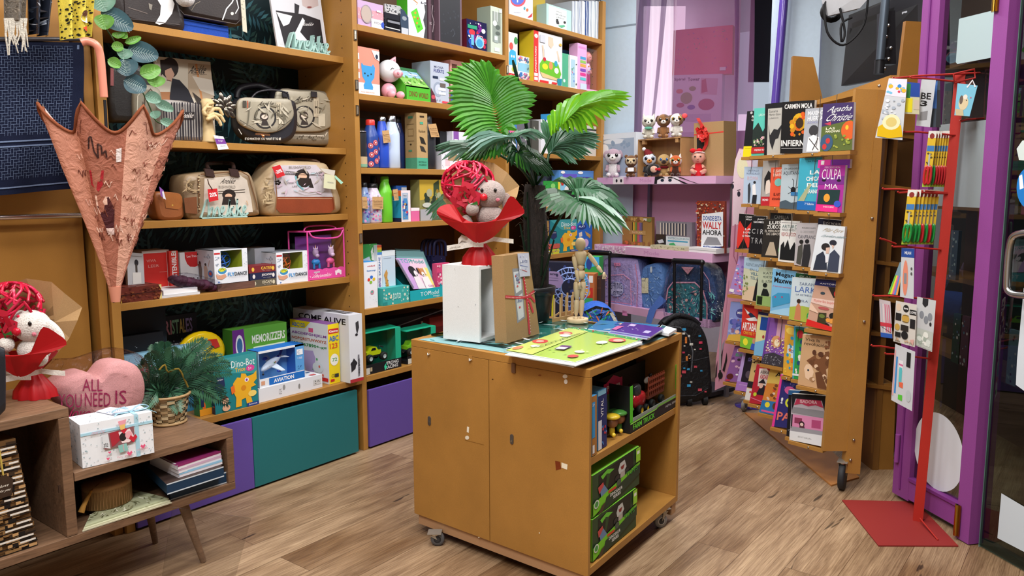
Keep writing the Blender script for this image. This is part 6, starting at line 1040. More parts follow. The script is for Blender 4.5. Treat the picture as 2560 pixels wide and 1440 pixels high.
frond((1432, 496), (1462, 508), [(1338, 494), (1344, 504), (1352, 522), (1372, 534), (1392, 538), (1414, 548), (1440, 562), (1464, 566), (1484, 572), (1508, 582), (1532, 588), (1558, 588), (1576, 574), (1540, 538)], 22, .016, 3.48, (3.45, 3.36), G2, [(1390, 560, 3.60), (1352, 640, PDp)], col2='#a3c0b0', lab='lower of the two right hand low fronds')
frond((1180, 480), (1150, 486), [(1062, 532), (1066, 544), (1084, 552), (1108, 548), (1130, 540), (1146, 530)], 12, .011, 3.60, 3.58, G2, [(1260, 500, 3.62), (1330, 560, PDp)], col2='#7ca28e')
mb=MB('leaf');mb.tube(cr([at(1338, 470, PDp), at(1322, 360, 3.52), at(1305, 250, 3.46), at(1282, 150, 3.42)], 5, False), [.008]*15+[.004], '#1c3a2a', 8);sub(palm, 'stalk', mb)
for x in(1308, 1320, 1352):mb=MB('leaf');mb.tube([at(x, 735, PDp-.05), at(x+4, 700, PDp-.05), at(x+2, 660, PDp-.06)], [.004, .003, .001], '#2f5a34', 5);sub(palm, 'sprout', mb)
MC=hz(1444, 806);MD=MC.dot(FH);mq=empty('artist_mannequin', MC, 'pale wooden jointed artist mannequin with one arm held out', 'mannequin')
def ma(x, y, d=0):return at(x, y, MD+d)
mb=MB('wood');Wd='#dac298';mb.lathe(MC, [(.001, .001), (.050, .001), (.052, .004), (.052, .018), (.049, .022), (.001, .022)], Wd, 28);sub(mq, 'base', mb)
mb=MB('metal');mb.tube([ma(1445, 800, .03), ma(1447, 692, .03)], .0015, '#555', 5);sub(mq, 'rod', mb)
def limb(nm, P, R, d=0):
 for i in range(len(P)-1):
  a_, b_=ma(*P[i], d), ma(*P[i+1], d);mb=MB('wood');r0, r1=R[i], R[i+1]
  mb.tube([a_, a_.lerp(b_, .12), a_.lerp(b_, .45), a_.lerp(b_, .88), b_], [r0*.6, r0*.95, (r0+r1)*.56, r1*.95, r1*.6], Wd, 14);mb.ball(a_, r0*.72, '#b8955e', 10, 8);sub(mq, nm, mb)
mb=MB('wood');c=ma(1451, 611);mb.ball(c, (.0235, .026, .033), Wd, 20, 14);mb.tube([ma(1451, 624), ma(1451, 632)], .010, Wd, 12);sub(mq, 'head', mb)
mb=MB('wood');M=Matrix((RH, FH, Z_)).transposed();mb.lathe(ma(1452, 662), [(.001, -.002), (.018, 0), (.024, .02), (.030, .045), (.026, .062), (.012, .068), (.001, .069)], Wd, 20, M=M@Matrix.Scale(.8, 3, V((0, 1, 0)))@Matrix.Scale(1, 3));sub(mq, 'chest', mb)
mb=MB('wood');mb.ball(ma(1452, 668), .016, Wd, 14, 10);sub(mq, 'waist', mb)
mb=MB('wood');mb.lathe(ma(1451, 697), [(.001, -.003), (.018, 0), (.023, .015), (.02, .038), (.001, .042)], Wd, 20, M=M@Matrix.Scale(.8, 3, V((0, 1, 0))));sub(mq, 'hips', mb)
limb('arm', [(1434, 640), (1440, 674), (1446, 704)], [.0105, .010, .0075], -.02);limb('arm', [(1471, 635), (1493, 665), (1505, 681)], [.0105, .010, .0075], -.01)
for x, y, d in((1449, 712, -.02), (1510, 687, -.01)):
 mb=MB('wood');c=ma(x, y, d);mb.ball(c, (.010, .007, .014), Wd, 12, 8);[mb.tube([c+RH*(i-1.5)*.004+Z_*-.008, c+RH*(i-1.5)*.0045+Z_*-.02], [.0024, .0016], Wd, 6)for i in range(4)];mb.tube([c+RH*.008, c+RH*.013+Z_*-.010], [.0025, .0018], Wd, 6);sub(mq, 'hand', mb)
limb('leg', [(1442, 703), (1442, 748), (1440, 790)], [.0165, .013, .0095]);limb('leg', [(1457, 703), (1455, 748), (1453, 790)], [.0165, .013, .0095], .01)
for x in(1439, 1455):mb=MB('wood');mb.ball(ma(x, 795, -.012), (.011, .026, .008), Wd, 12, 8, M=M);sub(mq, 'foot', mb)
rk=empty('peg_rack', hz(1405, 800), 'small pale wooden peg rack between the palm pot and the mannequin', 'rack');A_, B_=hz(1380, 806), hz(1432, 796);Dv=(hz(1398, 792)-A_)*1.2
mb=MB('wood');mb.obox(A_+(B_-A_)*.0, B_-A_, Dv*.12, Z_*.018, '#b8935f');mb.obox(A_+Dv*.88, B_-A_, Dv*.12, Z_*.018, '#b8935f');mb.obox(A_+Z_*.018, (B_-A_)*.06, Dv, Z_*.008, '#c8a570');mb.obox(A_+(B_-A_)*.94+Z_*.018, (B_-A_)*.06, Dv, Z_*.008, '#c8a570');sub(rk, 'frame', mb)
for i in range(4):
 for k in(0, 1):mb=MB('wood');p=A_+(B_-A_)*(.08+.28*i)+Dv*(.06+.88*k)+Z_*.018;mb.tube([p, p+Z_*.095], .0048, '#cfae78', 8);sub(rk, 'peg', mb)
zz=GZ
def flat(name, label, cat, q, z, th, col, dsl='', k='gloss', group=None, edge='#dfe4e4'):
 P=[hz(x, y, z+th)for x, y in q];mb=MB(k);mb.prism([p-Z_*th for p in P], Z_*th, col, side=edge);f=Face(mb, *P);f.n=V((0, 0, 1));f.run(dsl);return tag(mb.build(name), label, cat, group)
for i, (c, d)in enumerate((('#d8e0e4', 0), ('#6a8ab0', 5), ('#e2e4e8', -3), ('#cdd8dc', 3), ('#dfe6e0', 0))):
 flat('placemat', 'film wrapped placemat %s, under the yellow green one'%['at the very bottom, pale', 'with blue edge, second from below', 'third from below, white', 'fourth from below, grey', 'just beneath the top'][i], 'placemat', [(1430+d, 826), (1606, 856+d), (1440+d*2, 914-d), (1262, 886)], zz+.0006, .003, c, group='film wrapped placemats');zz+=.0036
flat('placemat', 'yellow green placemat with red and white spots in clear film, top of the stack', 'placemat', [(1432, 818), (1606, 848), (1437, 905), (1264, 877)], zz+.001, .003, '#a5bf5a', 'p #3a9a5a 0 0 1 0 1 .07 0 .07;s 3 26 .012 #c8402a,#f0f0d8 .02 .0 .98 .07;p #bccb6c 0 .07 .3 .07 .4 1 0 1;e .12 .25 .09 .06 #c8504a;e .14 .25 .05 .03 #e8b0a0;e .1 .62 .1 .07 #c8504a;e .1 .62 .05 .035 #e8b0a0;e .82 .2 .1 .08 #c8504a;e .84 .2 .06 .05 #e8b0a0;e .85 .88 .06 .05 #c8504a;e .07 .9 .05 .06 #d8805a;e .2 .34 .07 .05 #e4ecd8;e .2 .78 .06 .04 #dfe8d0;e .75 .36 .06 .06 #eef2e4;e .8 .74 .06 .04 #e4ecd8;p #6a3a6a .45 .64 .58 .62 .6 .76 .48 .78;p #e8e8e8 .47 .7 .58 .68 .59 .75 .49 .77;tu .27 .2 .03 .6 #4a5a34 SALUDOS;l .006 #4a6a2a .3 .12 .22 .9;s 8 12 .02 #9ac04a,#d8e8a0 .3 .1 .95 .95')
zz2=GZ
flat('booklet', 'blue illustrated booklet lying behind the violet booklets', 'booklet', [(1500, 800), (1650, 812), (1600, 838), (1470, 822)], zz2+.0006, .004, '#2f7ab0', 's 3 26 .05 #23408a,#e8c8a0,#5ab0d0,#3a5ab0,#d8e0f0 .3 .1 .9 .9');zz2+=.005
for i, l in enumerate(('white edged booklet at the bottom of the violet pile', 'violet booklet second from the bottom of the pile', 'violet booklet beneath the topmost one')):
 flat('booklet', l, 'booklet', [(1560+i*2, 808), (1658, 824), (1620-i, 848-i), (1520+i*2, 832)], zz2+.0006, .005, '#5a4a9a' if i else '#c8cce0', group='violet booklets', edge='#c8cce4');zz2+=.006
flat('booklet', 'topmost violet booklet with white labels, right rear of the cabinet top', 'booklet', [(1562, 805), (1660, 820), (1626, 842), (1525, 826)], zz2+.0006, .005, '#4a3088', 'r .2 .08 .35 .3 #c8b8e0;r .72 .5 .86 .75 #b8b0e0;sr 3 8 .02 #d0c8f0 .2 .4 .6 .9;p #c86aa0 0 .5 .15 .45 .12 .9 0 .9', edge='#b8c0e0')
flat('tray', 'white plastic tray with dark teal rim at the right corner of the glass', 'tray', [(1655, 812), (1692, 822), (1672, 834), (1640, 828)], GZ+.001, .012, '#e4ecf0', 'p #1f6a70 .05 .05 .3 .05 .3 .95 .05 .95', edge='#dfe6ea')
# ================================================================ umbrella, scarves, vine at far left
YU=3.12;T0, T1=pt(287, 722, YU), pt(287, 300, YU);um=empty('umbrella', pt(287, 745, YU), 'salmon lettered umbrella hanging upside down, half closed, from its hook handle', 'umbrella')
NL=8;n=64;rows=14;L_=T1.z-T0.z;vs=[];fs=[];cs=[];r=random.Random(3)
def urad(t):return .022+.252*t**1.1
def upt(t, a, k=0):
 lob=1-abs(sin(a*NL/2));R=urad(t)*(1-.26*t*(1-lob)**1.5);zz=L_*t*(1+.22*(lob**1.3)*max(0, t-.7)-.30*max(0, t-.7)*(1-lob))
 return V((T0.x+(T1.x-T0.x)*t+(R+k)*cos(a), T0.y+(R*.8+k)*sin(a), T0.z+zz))
for k in range(rows+1):
 for j in range(n):vs.append(upt(k/rows, 2*pi*j/n+.2))
pal=['#d09078', '#b97862', '#dba289', '#c68570', '#d8967e', '#ad6c57', '#dfa891', '#c07f6a']
for k in range(rows):
 for j in range(n):fs.append((k*n+j, k*n+(j+1)%n, (k+1)*n+(j+1)%n, (k+1)*n+j));cs.append(srgb(pal[int((j/n*NL+.5))%NL]))
mb=MB('nylon');mb.add(vs, fs, cs, True)
def uart(dsl_pts, w, col):
 P=[upt(t, a, .0035)for t, a in dsl_pts]
 for i in range(len(P)-1):
  d=(P[i+1]-P[i]);s=d.normalized().cross(V((0, -1, 0)))*w/2;mb.add([P[i]-s, P[i]+s, P[i+1]+s, P[i+1]-s], [(0, 1, 2, 3)], col)
for q in range(60):
 a0=-2.9+r.random()*2.7;t0=r.uniform(.25, .92);h=r.uniform(.03, .05);c_=r.choice(['#6a3428', '#7a4030', '#e0b09a', '#e6c0ac', '#8a4a3a'])
 uart([(t0+h*(.5+.5*sin(i*1.7)), a0+i*.035)for i in range(r.randint(4, 9))], .003, c_)
uart([(.80+.06*u, -2.35+.06*v_)for u, v_ in((0, 0), (1, .5), (1.2, 1), (0, 1.2), (-.5, 2), (.9, 2.2), (.9, 3), (0, 3), (.6, 4), (-.2, 4.2))], .006, '#3a201c')
def upatch(pts, col):
 P=[upt(t, a, .003)for t, a in pts];c=sum(P, V((0, 0, 0)))/len(P);mb.add(P+[c+V((0, -.002, 0))], [(i, (i+1)%len(P), len(P))for i in range(len(P))], col)
upatch([(.62, -2.45), (.70, -2.42), (.70, -2.16), (.62, -2.2), (.58, -2.3)], '#a8242c');upatch([(.36, -2.22), (.52, -2.42), (.55, -2.1), (.48, -1.95), (.36, -1.98)], '#4a1f24');upatch([(.48, -2.42), (.56, -2.4), (.55, -2.06), (.5, -2.1)], '#e8bca8');upatch([(.33, -2.2), (.37, -2.24), (.37, -1.96), (.33, -1.96)], '#dcc0b8');upatch([(.76, -1.92), (.86, -1.93), (.86, -1.83), (.76, -1.82)], '#e8dcd8')
sub(um, 'canopy', mb)
mb=MB('cloth');rim=[upt(1, 2*pi*j/96+.2, .001)for j in range(97)];mb.tube(rim, .0065, '#8a4e34', 6, cap=False);sub(um, 'lace_trim', mb, 'brown crocheted edge of the canopy')
mb=MB('nylon');vs=[upt(k/rows, 2*pi*j/n+.2, -.006)for k in range(6, rows+1)for j in range(n)];mb.add(vs, [(k*n+j, k*n+(j+1)%n, (k+1)*n+(j+1)%n, (k+1)*n+j)for k in range(rows-6)for j in range(n)], '#dcc4bc', True);sub(um, 'lining', mb, 'pale inner side of the canopy')
for j in range(NL):
 mb=MB('metal');a=2*pi*j/NL;p=upt(1, a, 0);mb.tube([upt(.6, a, -.012), upt(.95, a, -.006), p, p+V((0, 0, .012))], [.0018, .0018, .003, .002], '#b8b0a8', 5);sub(um, 'rib', mb)
mb=MB('plas');mb.tube([T0+V((0, 0, -.052)), T0+V((0, 0, .01))], [.017, .024], '#cf8a72', 14);sub(um, 'tip_collar', mb);mb=MB('rubber');mb.tube([pt(287, 750, YU), T0+V((0, 0, -.05))], [.010, .012], '#1a1a1c', 10);sub(um, 'tip', mb)
mb=MB('dmetal');mb.tube([pt(262, 250, YU), T0+V((0, 0, .1))], .006, '#2a2a2e', 8);sub(um, 'shaft', mb)
mb=MB('plas');mb.tube(cr([pt(203, 106, YU+.03), pt(218, 103, YU+.02), pt(240, 112, YU), pt(250, 135, YU), pt(255, 180, YU), pt(260, 243, YU)], 6, False), .0145, '#d98a74', 14);sub(um, 'handle', mb, 'salmon hook handle')
YN=3.38;q=[pt(-60, 98, YN), pt(216, 104, YN), pt(196, 470, YN), pt(-60, 494, YN)]
mb=MB('cloth');m=30;vs=[]
for i in range(m+1):
 for j in range(m+1):
  u, v_=i/m, j/m;p=(q[0]*(1-u)+q[1]*u)*(1-v_)+(q[3]*(1-u)+q[2]*u)*v_;vs.append(p+V((0, .012*sin(u*9+v_*2)*v_+.03*(1-v_)**8, 0)))
mb.add(vs, [(i*(m+1)+j, (i+1)*(m+1)+j, (i+1)*(m+1)+j+1, i*(m+1)+j+1)for i in range(m)for j in range(m)], '#141a30', True)
mb.add([p+V((0, .02, 0))for p in vs], [(i*(m+1)+j, (i+1)*(m+1)+j, (i+1)*(m+1)+j+1, i*(m+1)+j+1)for i in range(m)for j in range(m)], '#1b2142', True)
f=Face(mb, *q, k='cloth');f0=f.at
def fat(u, v_):return f0(u, v_)+V((0, -.003+.012*sin(u*9+v_*2)*v_+.03*(1-v_)**8, 0))
f.at=fat;lt='#6c7c9a';e0=f.e
def hb(u0, v0, u1, v1):
 s=.0255;t=s*.72
 for j in range(int((v1-v0)/t)):
  for i in range(int((u1-u0)/s)):
   m_=(i-j)%4;x, y=u0+i*s, v0+j*t
   if m_!=2:f.e=e0;f.L(.0026, lt, [(x, y), (x+s, y)])
   if m_!=1:f.e=e0;f.L(.0026, lt, [(x, y), (x, y+t)])
hb(.02, .03, .90, .62);hb(.02, .70, .90, .92)
for v_ in(.655, .70-.012, .955):f.e=e0;f.L(.014, lt, [(i*.0327, v_)for i in range(31)])
f.e=e0;f.L(.022, lt, [(.945, .02), (.945, .62)])
tag(mb.build('scarf'), 'navy herringbone scarf with pale blue stripes hanging at far left', 'scarf')
def cloth(name, label, q, Y, col, waves, k='cloth', dsl='', amp=.02, cat='scarf'):
 P=[pt(x, y, Y)for x, y in q];mb=MB(k);m=24;vs=[]
 for i in range(m+1):
  for j in range(9):
   u, v_=i/m, j/8;p=(P[0]*(1-u)+P[1]*u)*(1-v_)+(P[3]*(1-u)+P[2]*u)*v_;vs.append(p+V((0, amp*sin(u*waves), 0)))
 mb.add(vs, [(i*9+j, (i+1)*9+j, (i+1)*9+j+1, i*9+j+1)for i in range(m)for j in range(8)], col, True)
 f=Face(mb, *P, k=k, e0=.002);g=f.at;f.at=lambda u, v_:g(u, v_)+V((0, amp*sin(u*waves), 0));f.run(dsl);return mb
mb=cloth('s', '', [(8, -60), (72, -60), (66, 52), (10, 50)], 3.20, '#6e6457', 9, 'plush', 'sl 3 90 .05 #8a7e6e,#5a5248,#9a8e7c')
r=random.Random(5)
for i in range(16):
 x=12+i*3.6;mb.tube([pt(x, 46, 3.195), pt(x+r.uniform(-6, 8), 85, 3.19), pt(x+r.uniform(-10, 14), 118+r.uniform(-10, 22), 3.19)], [.0042, .0034, .002], '#c9c2b4', 5)
tag(mb.build('scarf'), 'grey brown knitted scarf end with long cream fringe, top left corner', 'scarf')
mb=cloth('s', '', [(68, -60), (142, -60), (122, 92), (72, 84)], 3.26, '#20242e', 14, 'gloss', 'sl 5 40 .07 #8a94a6,#3a4252,#b8c0cc,#151820', .03);tag(mb.build('scarf'), 'shiny dark foil-like scarf between the knitted and the yellow spotted ones', 'scarf')
mb=cloth('s', '', [(140, -60), (238, -60), (228, 92), (150, 100)], 3.22, '#d8c652', 16, 'cloth', 's 9 190 .022 #2a2a24;e .72 .68 .13 .1 #e8dcc8;e .66 .62 .05 .05 #5a3a2c;p #d8482c .62 .84 .8 .82 .74 .92', .022);tag(mb.build('scarf'), 'yellow scarf with black polka dots, beside the dark shiny one', 'scarf')
mb=MB('dmetal');a=pt(-40, 98, 3.41);b=pt(225, 98, 3.41);mb.tube([a, b], .009, '#55555a', 8)
mb.tube([b, V((b.x, 3.5, b.z))], .009, '#55555a', 8);tag(mb.build('hanging_rail'), 'dark rail carrying the scarves at top left', 'rail')
vn=empty('leaf_vine', pt(262, 60, 3.36), 'hanging artificial vine with veined blue green leaves on the case edge', 'vine')
mb=MB('leaf');sp=[(255, -30), (262, 60), (285, 102), (312, 170), (340, 200), (372, 262), (388, 300), (412, 312)];mb.tube(cr([tuple(pt(x, y, 3.36))for x, y in sp], 5, False), .003, '#5a7a50', 6);sub(vn, 'stem', mb)
for i, (x, y, rx, ry, a, c)in enumerate(((256, 10, 16, 26, 70, 0), (258, 55, 16, 20, 80, 1), (292, 52, 34, 24, 25, 2), (293, 88, 7, 13, 80, 1), (308, 88, 9, 9, 0, 1), (332, 100, 18, 8, -25, 1), (293, 117, 12, 11, 0, 1), (308, 134, 12, 17, 100, 0), (357, 132, 32, 24, 10, 2), (285, 158, 14, 12, 30, 1), (313, 168, 19, 25, 80, 2), (375, 178, 23, 17, -20, 1), (337, 212, 24, 22, 20, 2), (387, 203, 13, 20, 90, 1), (382, 245, 17, 14, 20, 0), (410, 266, 21, 12, 25, 0), (386, 287, 9, 12, 70, 0), (420, 308, 18, 10, 20, 0))):
 mb=MB('leaf');S=3.40/F_PX*1.05;ca, sa=cos(radians(a)), sin(radians(a));c0=pt(x, y, 3.33-.004*(i%3));Xd=V((.9, -.44, 0)).normalized();P=[]
 for j in range(20):
  t=2*pi*j/20;u=rx*cos(t)*(1 if cos(t)<0 else 1.05);v_=ry*sin(t)*(1-.25*cos(t));P.append(c0+(Xd*(u*ca-v_*sa)-Z_*(u*sa+v_*ca))*S+V((0, -.012*abs(sin(t)), 0)))
 cc=('#7fae98', '#7fc058', '#4c707c')[c];n_=V((-.44, -.9, 0));mb.add(P+[c0+V((0, .004, 0))], [(j, (j+1)%20, 20)for j in range(20)], cc, True)
 e=('#a8c8b4', '#a4d078', '#a9c0bc')[c]
 def vein(t0, t1, w):
  p0=c0+(P[0]-c0)*t0[0]+(P[5]-c0)*t0[1]+n_*.0035;p1=c0+(P[0]-c0)*t1[0]+(P[5]-c0)*t1[1]+n_*.0035+V((0, -.010*abs(t1[1]), 0));s=(p1-p0).normalized().cross(n_)*w;mb.add([p0-s, p0+s, p1+s*.4, p1-s*.4], [(0, 1, 2, 3)], e)
 vein((-1, 0), (.95, 0), .0009)
 for s in(-1, 1):
  for k in range(5 if c!=2 else 9):u=-.8+(1.5/(5 if c!=2 else 9))*k;vein((u, 0), (min(u+.3, .9), s*.8*(1-abs(u)*.5)), .0007 if c!=2 else .0010)
 sub(vn, 'leaf', mb)
# ================================================================ on the console
ZA, ZB_=.548, .788
def cy(x, y, z=ZA):return hit(x, y, PZ(z))
P0, P1, P2=cy(207, 1172), cy(386, 1132), cy(178, 1148);u_=P1-P0;w_=P2-P0;zt=hit(200, 1062, ((0, 1, 0), P0.y)).z-ZA
n1=u_.cross(Z_).normalized();n1=n1 if n1.dot(P0-CAM)<0 else-n1;zt=hit(204, 1063, (tuple(n1), n1.dot(P0))).z-ZA
gb=empty('gift_box', (P0+P1)/2+w_/2, 'white heart patterned gift box with window and pale blue ribbon on the console', 'gift box')
mb=MB('paper');mb.obox(P0+Z_*.001, u_, w_, Z_*zt, '#e8ecf0');f=Face(mb, P0+Z_*zt, P1+Z_*zt, P1, P0)
f.run('sh 3 90 .010 #8aa4ac,#b8c4cc,#9ab0b4;p #8a5a5e .28 .3 .72 .24 .72 .62 .3 .66;p #d8dce0 .28 .3 .36 .3 .38 .66 .28 .6;t .29 .5 .06 .1 #333 ate;p #a82a38 .38 .3 .5 .28 .56 .45 .44 .6 .4 .62;p #f0dcdc .5 .32 .66 .28 .72 .5 .64 .6 .54 .58;e .56 .44 .05 .1 #2b2424;sh 9 1 .05 #c8283a .52 .22 .64 .5;e .64 .42 .05 .09 #e8a8b0;sh 5 1 .06 #c8283a .64 .36 .76 .64;p #e8a0ac .5 .06 .62 .04 .6 .16 .52 .18;p #e8c070 .52 .16 .6 .14 .59 .26 .53 .27;p #8ac0b8 .48 .62 .6 .6 .62 .78 .5 .8;l .01 #d8a0ac .55 .6 .56 .78;sh 2 4 .03 #e05a80 .2 .7 .9 .95;i .12 .16 .18 .09 #d89aa8 sweet love;t .46 .87 .2 .06 #d88a98 for you;t .74 .78 .16 .06 #d8a0ac celebrate')
Face(mb, P2+Z_*zt, P0+Z_*zt, P0, P2).run('sh 4 40 .03 #8aa4ac,#b8c4cc');g=Face(mb, P2+Z_*zt, P2+u_+Z_*zt, P1+Z_*zt, P0+Z_*zt);g.n=Z_.copy();g.run('sh 6 50 .012 #8aa4ac,#b8c4cc;p #e2e6f4 .38 .0 .62 -.2 .8 .5 .52 .8;i .45 .2 .2 .2 #8aa0c0 wish');sub(gb, 'box', mb)
mb=MB('gloss');c='#a8d4e4';nn=n1*.002;w0=u_.normalized()
def bandF(u, w):mb.obox(P0+u_*u+n1*.0008, w0*w, n1*.001, Z_*zt, c);mb.obox(P0+u_*u+Z_*(zt+.002), w0*w, w_, Z_*.001, c)
bandF(.74, .014);mb.obox(P0+n1*.0012+Z_*(zt*.74), u_, n1*.0012, Z_*.010, c)
B0=P0+u_*.76+w_*.3+Z_*(zt+.004)
for s in(-1, 1):ribbon(mb, [tuple(p)for p in cr([tuple(B0), tuple(B0+w0*s*.035+Z_*.02), tuple(B0+w0*s*.065+Z_*.008), tuple(B0+w0*s*.03+Z_*-.001), tuple(B0)], 3, False)], w_.normalized()*.014, .0015, c);ribbon(mb, [B0, B0+w0*s*.05+n1*.01+Z_*.004, B0+w0*s*.08+n1*.03+Z_*-.012], w_.normalized()*.012, .0015, c)
sub(gb, 'ribbon', mb, 'pale blue satin ribbon')
YH=3.12;hq=cr([(258, 1038), (215, 1050), (165, 1010), (118, 960), (160, 925), (205, 912), (232, 925), (262, 893), (300, 885), (338, 900), (356, 940), (350, 990), (320, 1025)], 4)
hc=empty('heart_cushion', pt(250, 1060, YH+.05), 'pink heart cushion with magenta lettering in clear wrap', 'cushion');hp=lambda x, y:pt(x, y+14, YH)
mb=MB('cloth');puff(mb, [hp(x, y)for x, y in hq], (0, -1, 0), .08, .05, '#e2aeab', flat=.6);sub(hc, 'cushion', mb)
mb=MB('cloth');a=pt(0, 0, YH-.052);f=Face(mb, a, a+V((1, 0, 0)), a+V((1, 0, -1)), a+V((0, 0, -1)), px=True, k='cloth');f.n=V((0, -1, 0));f.pl=((0, -1, 0), -(YH-.052));f.run('px;t 206 948 50 30 #a83a62 ALL;t 146 985 58 34 #a83a62 YOU;t 212 982 64 34 #a83a62 NEED;t 288 976 28 34 #a83a62 IS;i 170 1018 50 28 #b82a60 love');sub(hc, 'lettering', mb)
mb=MB('folie');puff(mb, [pt(x, y, YH)for x, y in cr([(95, 935), (120, 905), (200, 900), (250, 885), (300, 872), (352, 888), (368, 930), (362, 1000), (330, 1040), (250, 1050), (180, 1055), (110, 990)], 3)], (0, -1, 0), .085, .062, '#f6f0f2', flat=.8);sub(hc, 'wrap', mb, 'wrinkled clear wrap')
BK=cy(441, 1062);fn=empty('fern_basket', BK, 'small artificial fern in a woven basket on the right end of the console', 'plant');mb=MB('wood')
BK=BK+V((.0, .06, 0));rows=9;n=36
for k in range(rows):
 z0=.004+k*.0135;r0=.066+.0022*k
 for j in range(n):
  a0=2*pi*j/n;out=.0035*(1 if(j//2+k)%2 else-1);a1=2*pi*(j+1)/n
  mb.add([BK+V(((r0+out)*cos(a0), (r0+out)*sin(a0), z0)), BK+V(((r0+out)*cos(a1), (r0+out)*sin(a1), z0)), BK+V(((r0+out+.002)*cos(a1), (r0+out+.002)*sin(a1), z0+.013)), BK+V(((r0+out+.002)*cos(a0), (r0+out+.002)*sin(a0), z0+.013))], [(0, 1, 2, 3)], ['#b39a72', '#c8b48c', '#9a7e56', '#ab9068'][(j//2+k*3)%4])
mb.tube([BK+V((.09*cos(a), .09*sin(a), .125))for a in[i*2*pi/24 for i in range(25)]], .006, '#a8885c', 8);mb.tube([BK+V((.07*cos(a), .07*sin(a), .006))for a in[i*2*pi/24 for i in range(25)]], .006, '#a8885c', 8);mb.tube([BK+V((.075, -.03, .1)), BK+V((.072, -.03, .22))], .006, '#b8945e', 6)
mb.lathe(BK, [(.001, .002), (.062, .002), (.064, .10), (.001, .1)], '#4a3826', 20);sub(fn, 'basket', mb)
ft=[(322, 968), (336, 1010), (362, 1020), (345, 925), (375, 880), (395, 858), (430, 868), (412, 912), (455, 905), (478, 880), (500, 862), (520, 850), (540, 890), (572, 905), (578, 930), (520, 955), (560, 975), (572, 1010), (545, 1000), (440, 1040), (455, 1035), (400, 960), (375, 940), (470, 930)]
r=random.Random(9)
ft+=[((a[0]+b[0])//2, (a[1]+b[1])//2-8)for a, b in zip(ft, ft[1:]+ft[:1])]
for i, (x, y)in enumerate(ft):
 mb=MB('leaf');b=BK+V((r.uniform(-.03, .03), r.uniform(-.03, .02), .12));t=pt(x, y, BK.y+r.uniform(-.11, .05));md=(b+t)/2+Z_*.045;P=[V(p)for p in cr([tuple(b), tuple(md), tuple(t)], 7, False)];mb.tube(P, .0018, '#2c5034', 5);cc=r.choice(['#2c5040', '#3a6a50', '#23443a', '#4a7c5e'])
 for k in range(1, len(P)):
  d=(P[k]-P[k-1]).normalized();sd=d.cross((CAM-P[k]).normalized()).normalized();l=.046*sin(pi*(.12+.82*k/len(P)))
  for s in(-1, 1):
   for h in(0, .5):p=P[k-1].lerp(P[k], h);q2=p+(sd*s*.9+d*.75)*l+Z_*-.004;mb.add([p, p.lerp(q2, .5)+d*.0042, q2, p.lerp(q2, .5)-d*.0042], [(0, 1, 2, 3)], cc)
 sub(fn, 'frond', mb)
mb=MB('cloth');mb.tube(cr([tuple(pt(x, y, BK.y-.09))for x, y in((398, 925), (412, 912), (420, 930), (446, 922), (462, 950), (470, 968))], 3, False), .004, '#7a6628', 6);sub(fn, 'cord', mb)
bouquet(hit(42, 1012, PZ(ZB_))+V((.085, .06, 0)), 1.0, 'bouquet with white lamb plush and crimson wicker ball, at the far left on the console', lambda o, q, S:toyhead(o, q, S, .03, .27, '#e8e2da', ((-.05, .02, 60), (.06, -.01, -40), '#efeae2'), '#b8142c', 1), '#fff', 0, 'gift bouquets with wicker hearts')
mb=MB('leather');q=[pt(x, y, 2.88)for x, y in cr([(-30, 872), (4, 868), (12, 885), (13, 1000), (8, 1030), (-30, 1040)], 3)];puff(mb, q, (0, -1, 0), .05, .012, '#1d1f26');tag(mb.build('case'), 'dark rounded case cut off by the left picture edge', 'case')
def boxc(name, label, cat, q, z, h, col, dsl='', k='paper', group=None, edge=None, rl=''):
 P=[cy(x, y, z)for x, y in q];mb=MB(k);mb.prism([p for p in P], Z_*h, col, side=edge or col);f=Face(mb, P[3]+Z_*h, P[2]+Z_*h, P[1]+Z_*h, P[0]+Z_*h);f.n=Z_.copy();f.run(dsl)
 Face(mb, P[0]+Z_*h, P[1]+Z_*h, P[1], P[0]).run(rl);return tag(mb.build(name), label, cat, group)
ZC=.321
for i in range(3):boxc('wrapping_sheet', ['lowest film wrapped floral paper sheet in the right cubby', 'middle film wrapped floral paper sheet in the right cubby', 'top film wrapped green floral paper sheet under the round box'][i], 'paper', [(206+3*i, 1330-6*i), (430-4*i, 1258-5*i), (330, 1225), (225, 1290)], ZC+.001+.005*i, .004, ['#b8b49a', '#c8c8a8', '#a9ad8c'][i], 'sl %d 60 .03 #6a6a4a,#dfe0c8,#8a8a68'%i, 'gloss', 'film wrapped floral sheets')
c=cy(292, 1268, ZC+.017)+V((0, .07, 0));rb=empty('round_box', c, 'oval ribbed kraft box with brown tassel in the right cubby', 'box');mb=MB('kraft');M=Matrix.Scale(.8, 3, V((0, 1, 0)))
mb.lathe(c, [(.001, .001), (.088, .001), (.088, .072), (.09, .073), (.09, .092), (.001, .094)], '#a07a52', 48, M=M)
for j in range(48):a=2*pi*j/48;mb.tube([c+M@V((.0885*cos(a), .0885*sin(a), .004)), c+M@V((.0885*cos(a), .0885*sin(a), .07))], .0016, '#8a6640', 4, cap=False)
sub(rb, 'box', mb);mb=MB('cloth');t=c+V((-.03, -.02, .098));mb.tube([t+V((.06, 0, 0)), t, t+V((-.05, -.03, -.012))], .002, '#7a4f28', 6);mb.tube([t+V((-.05, -.03, -.012)), t+V((-.085, -.045, -.05)), t+V((-.1, -.05, -.075))], [.005, .009, .012], '#a87a3a', 8);sub(rb, 'tassel', mb)
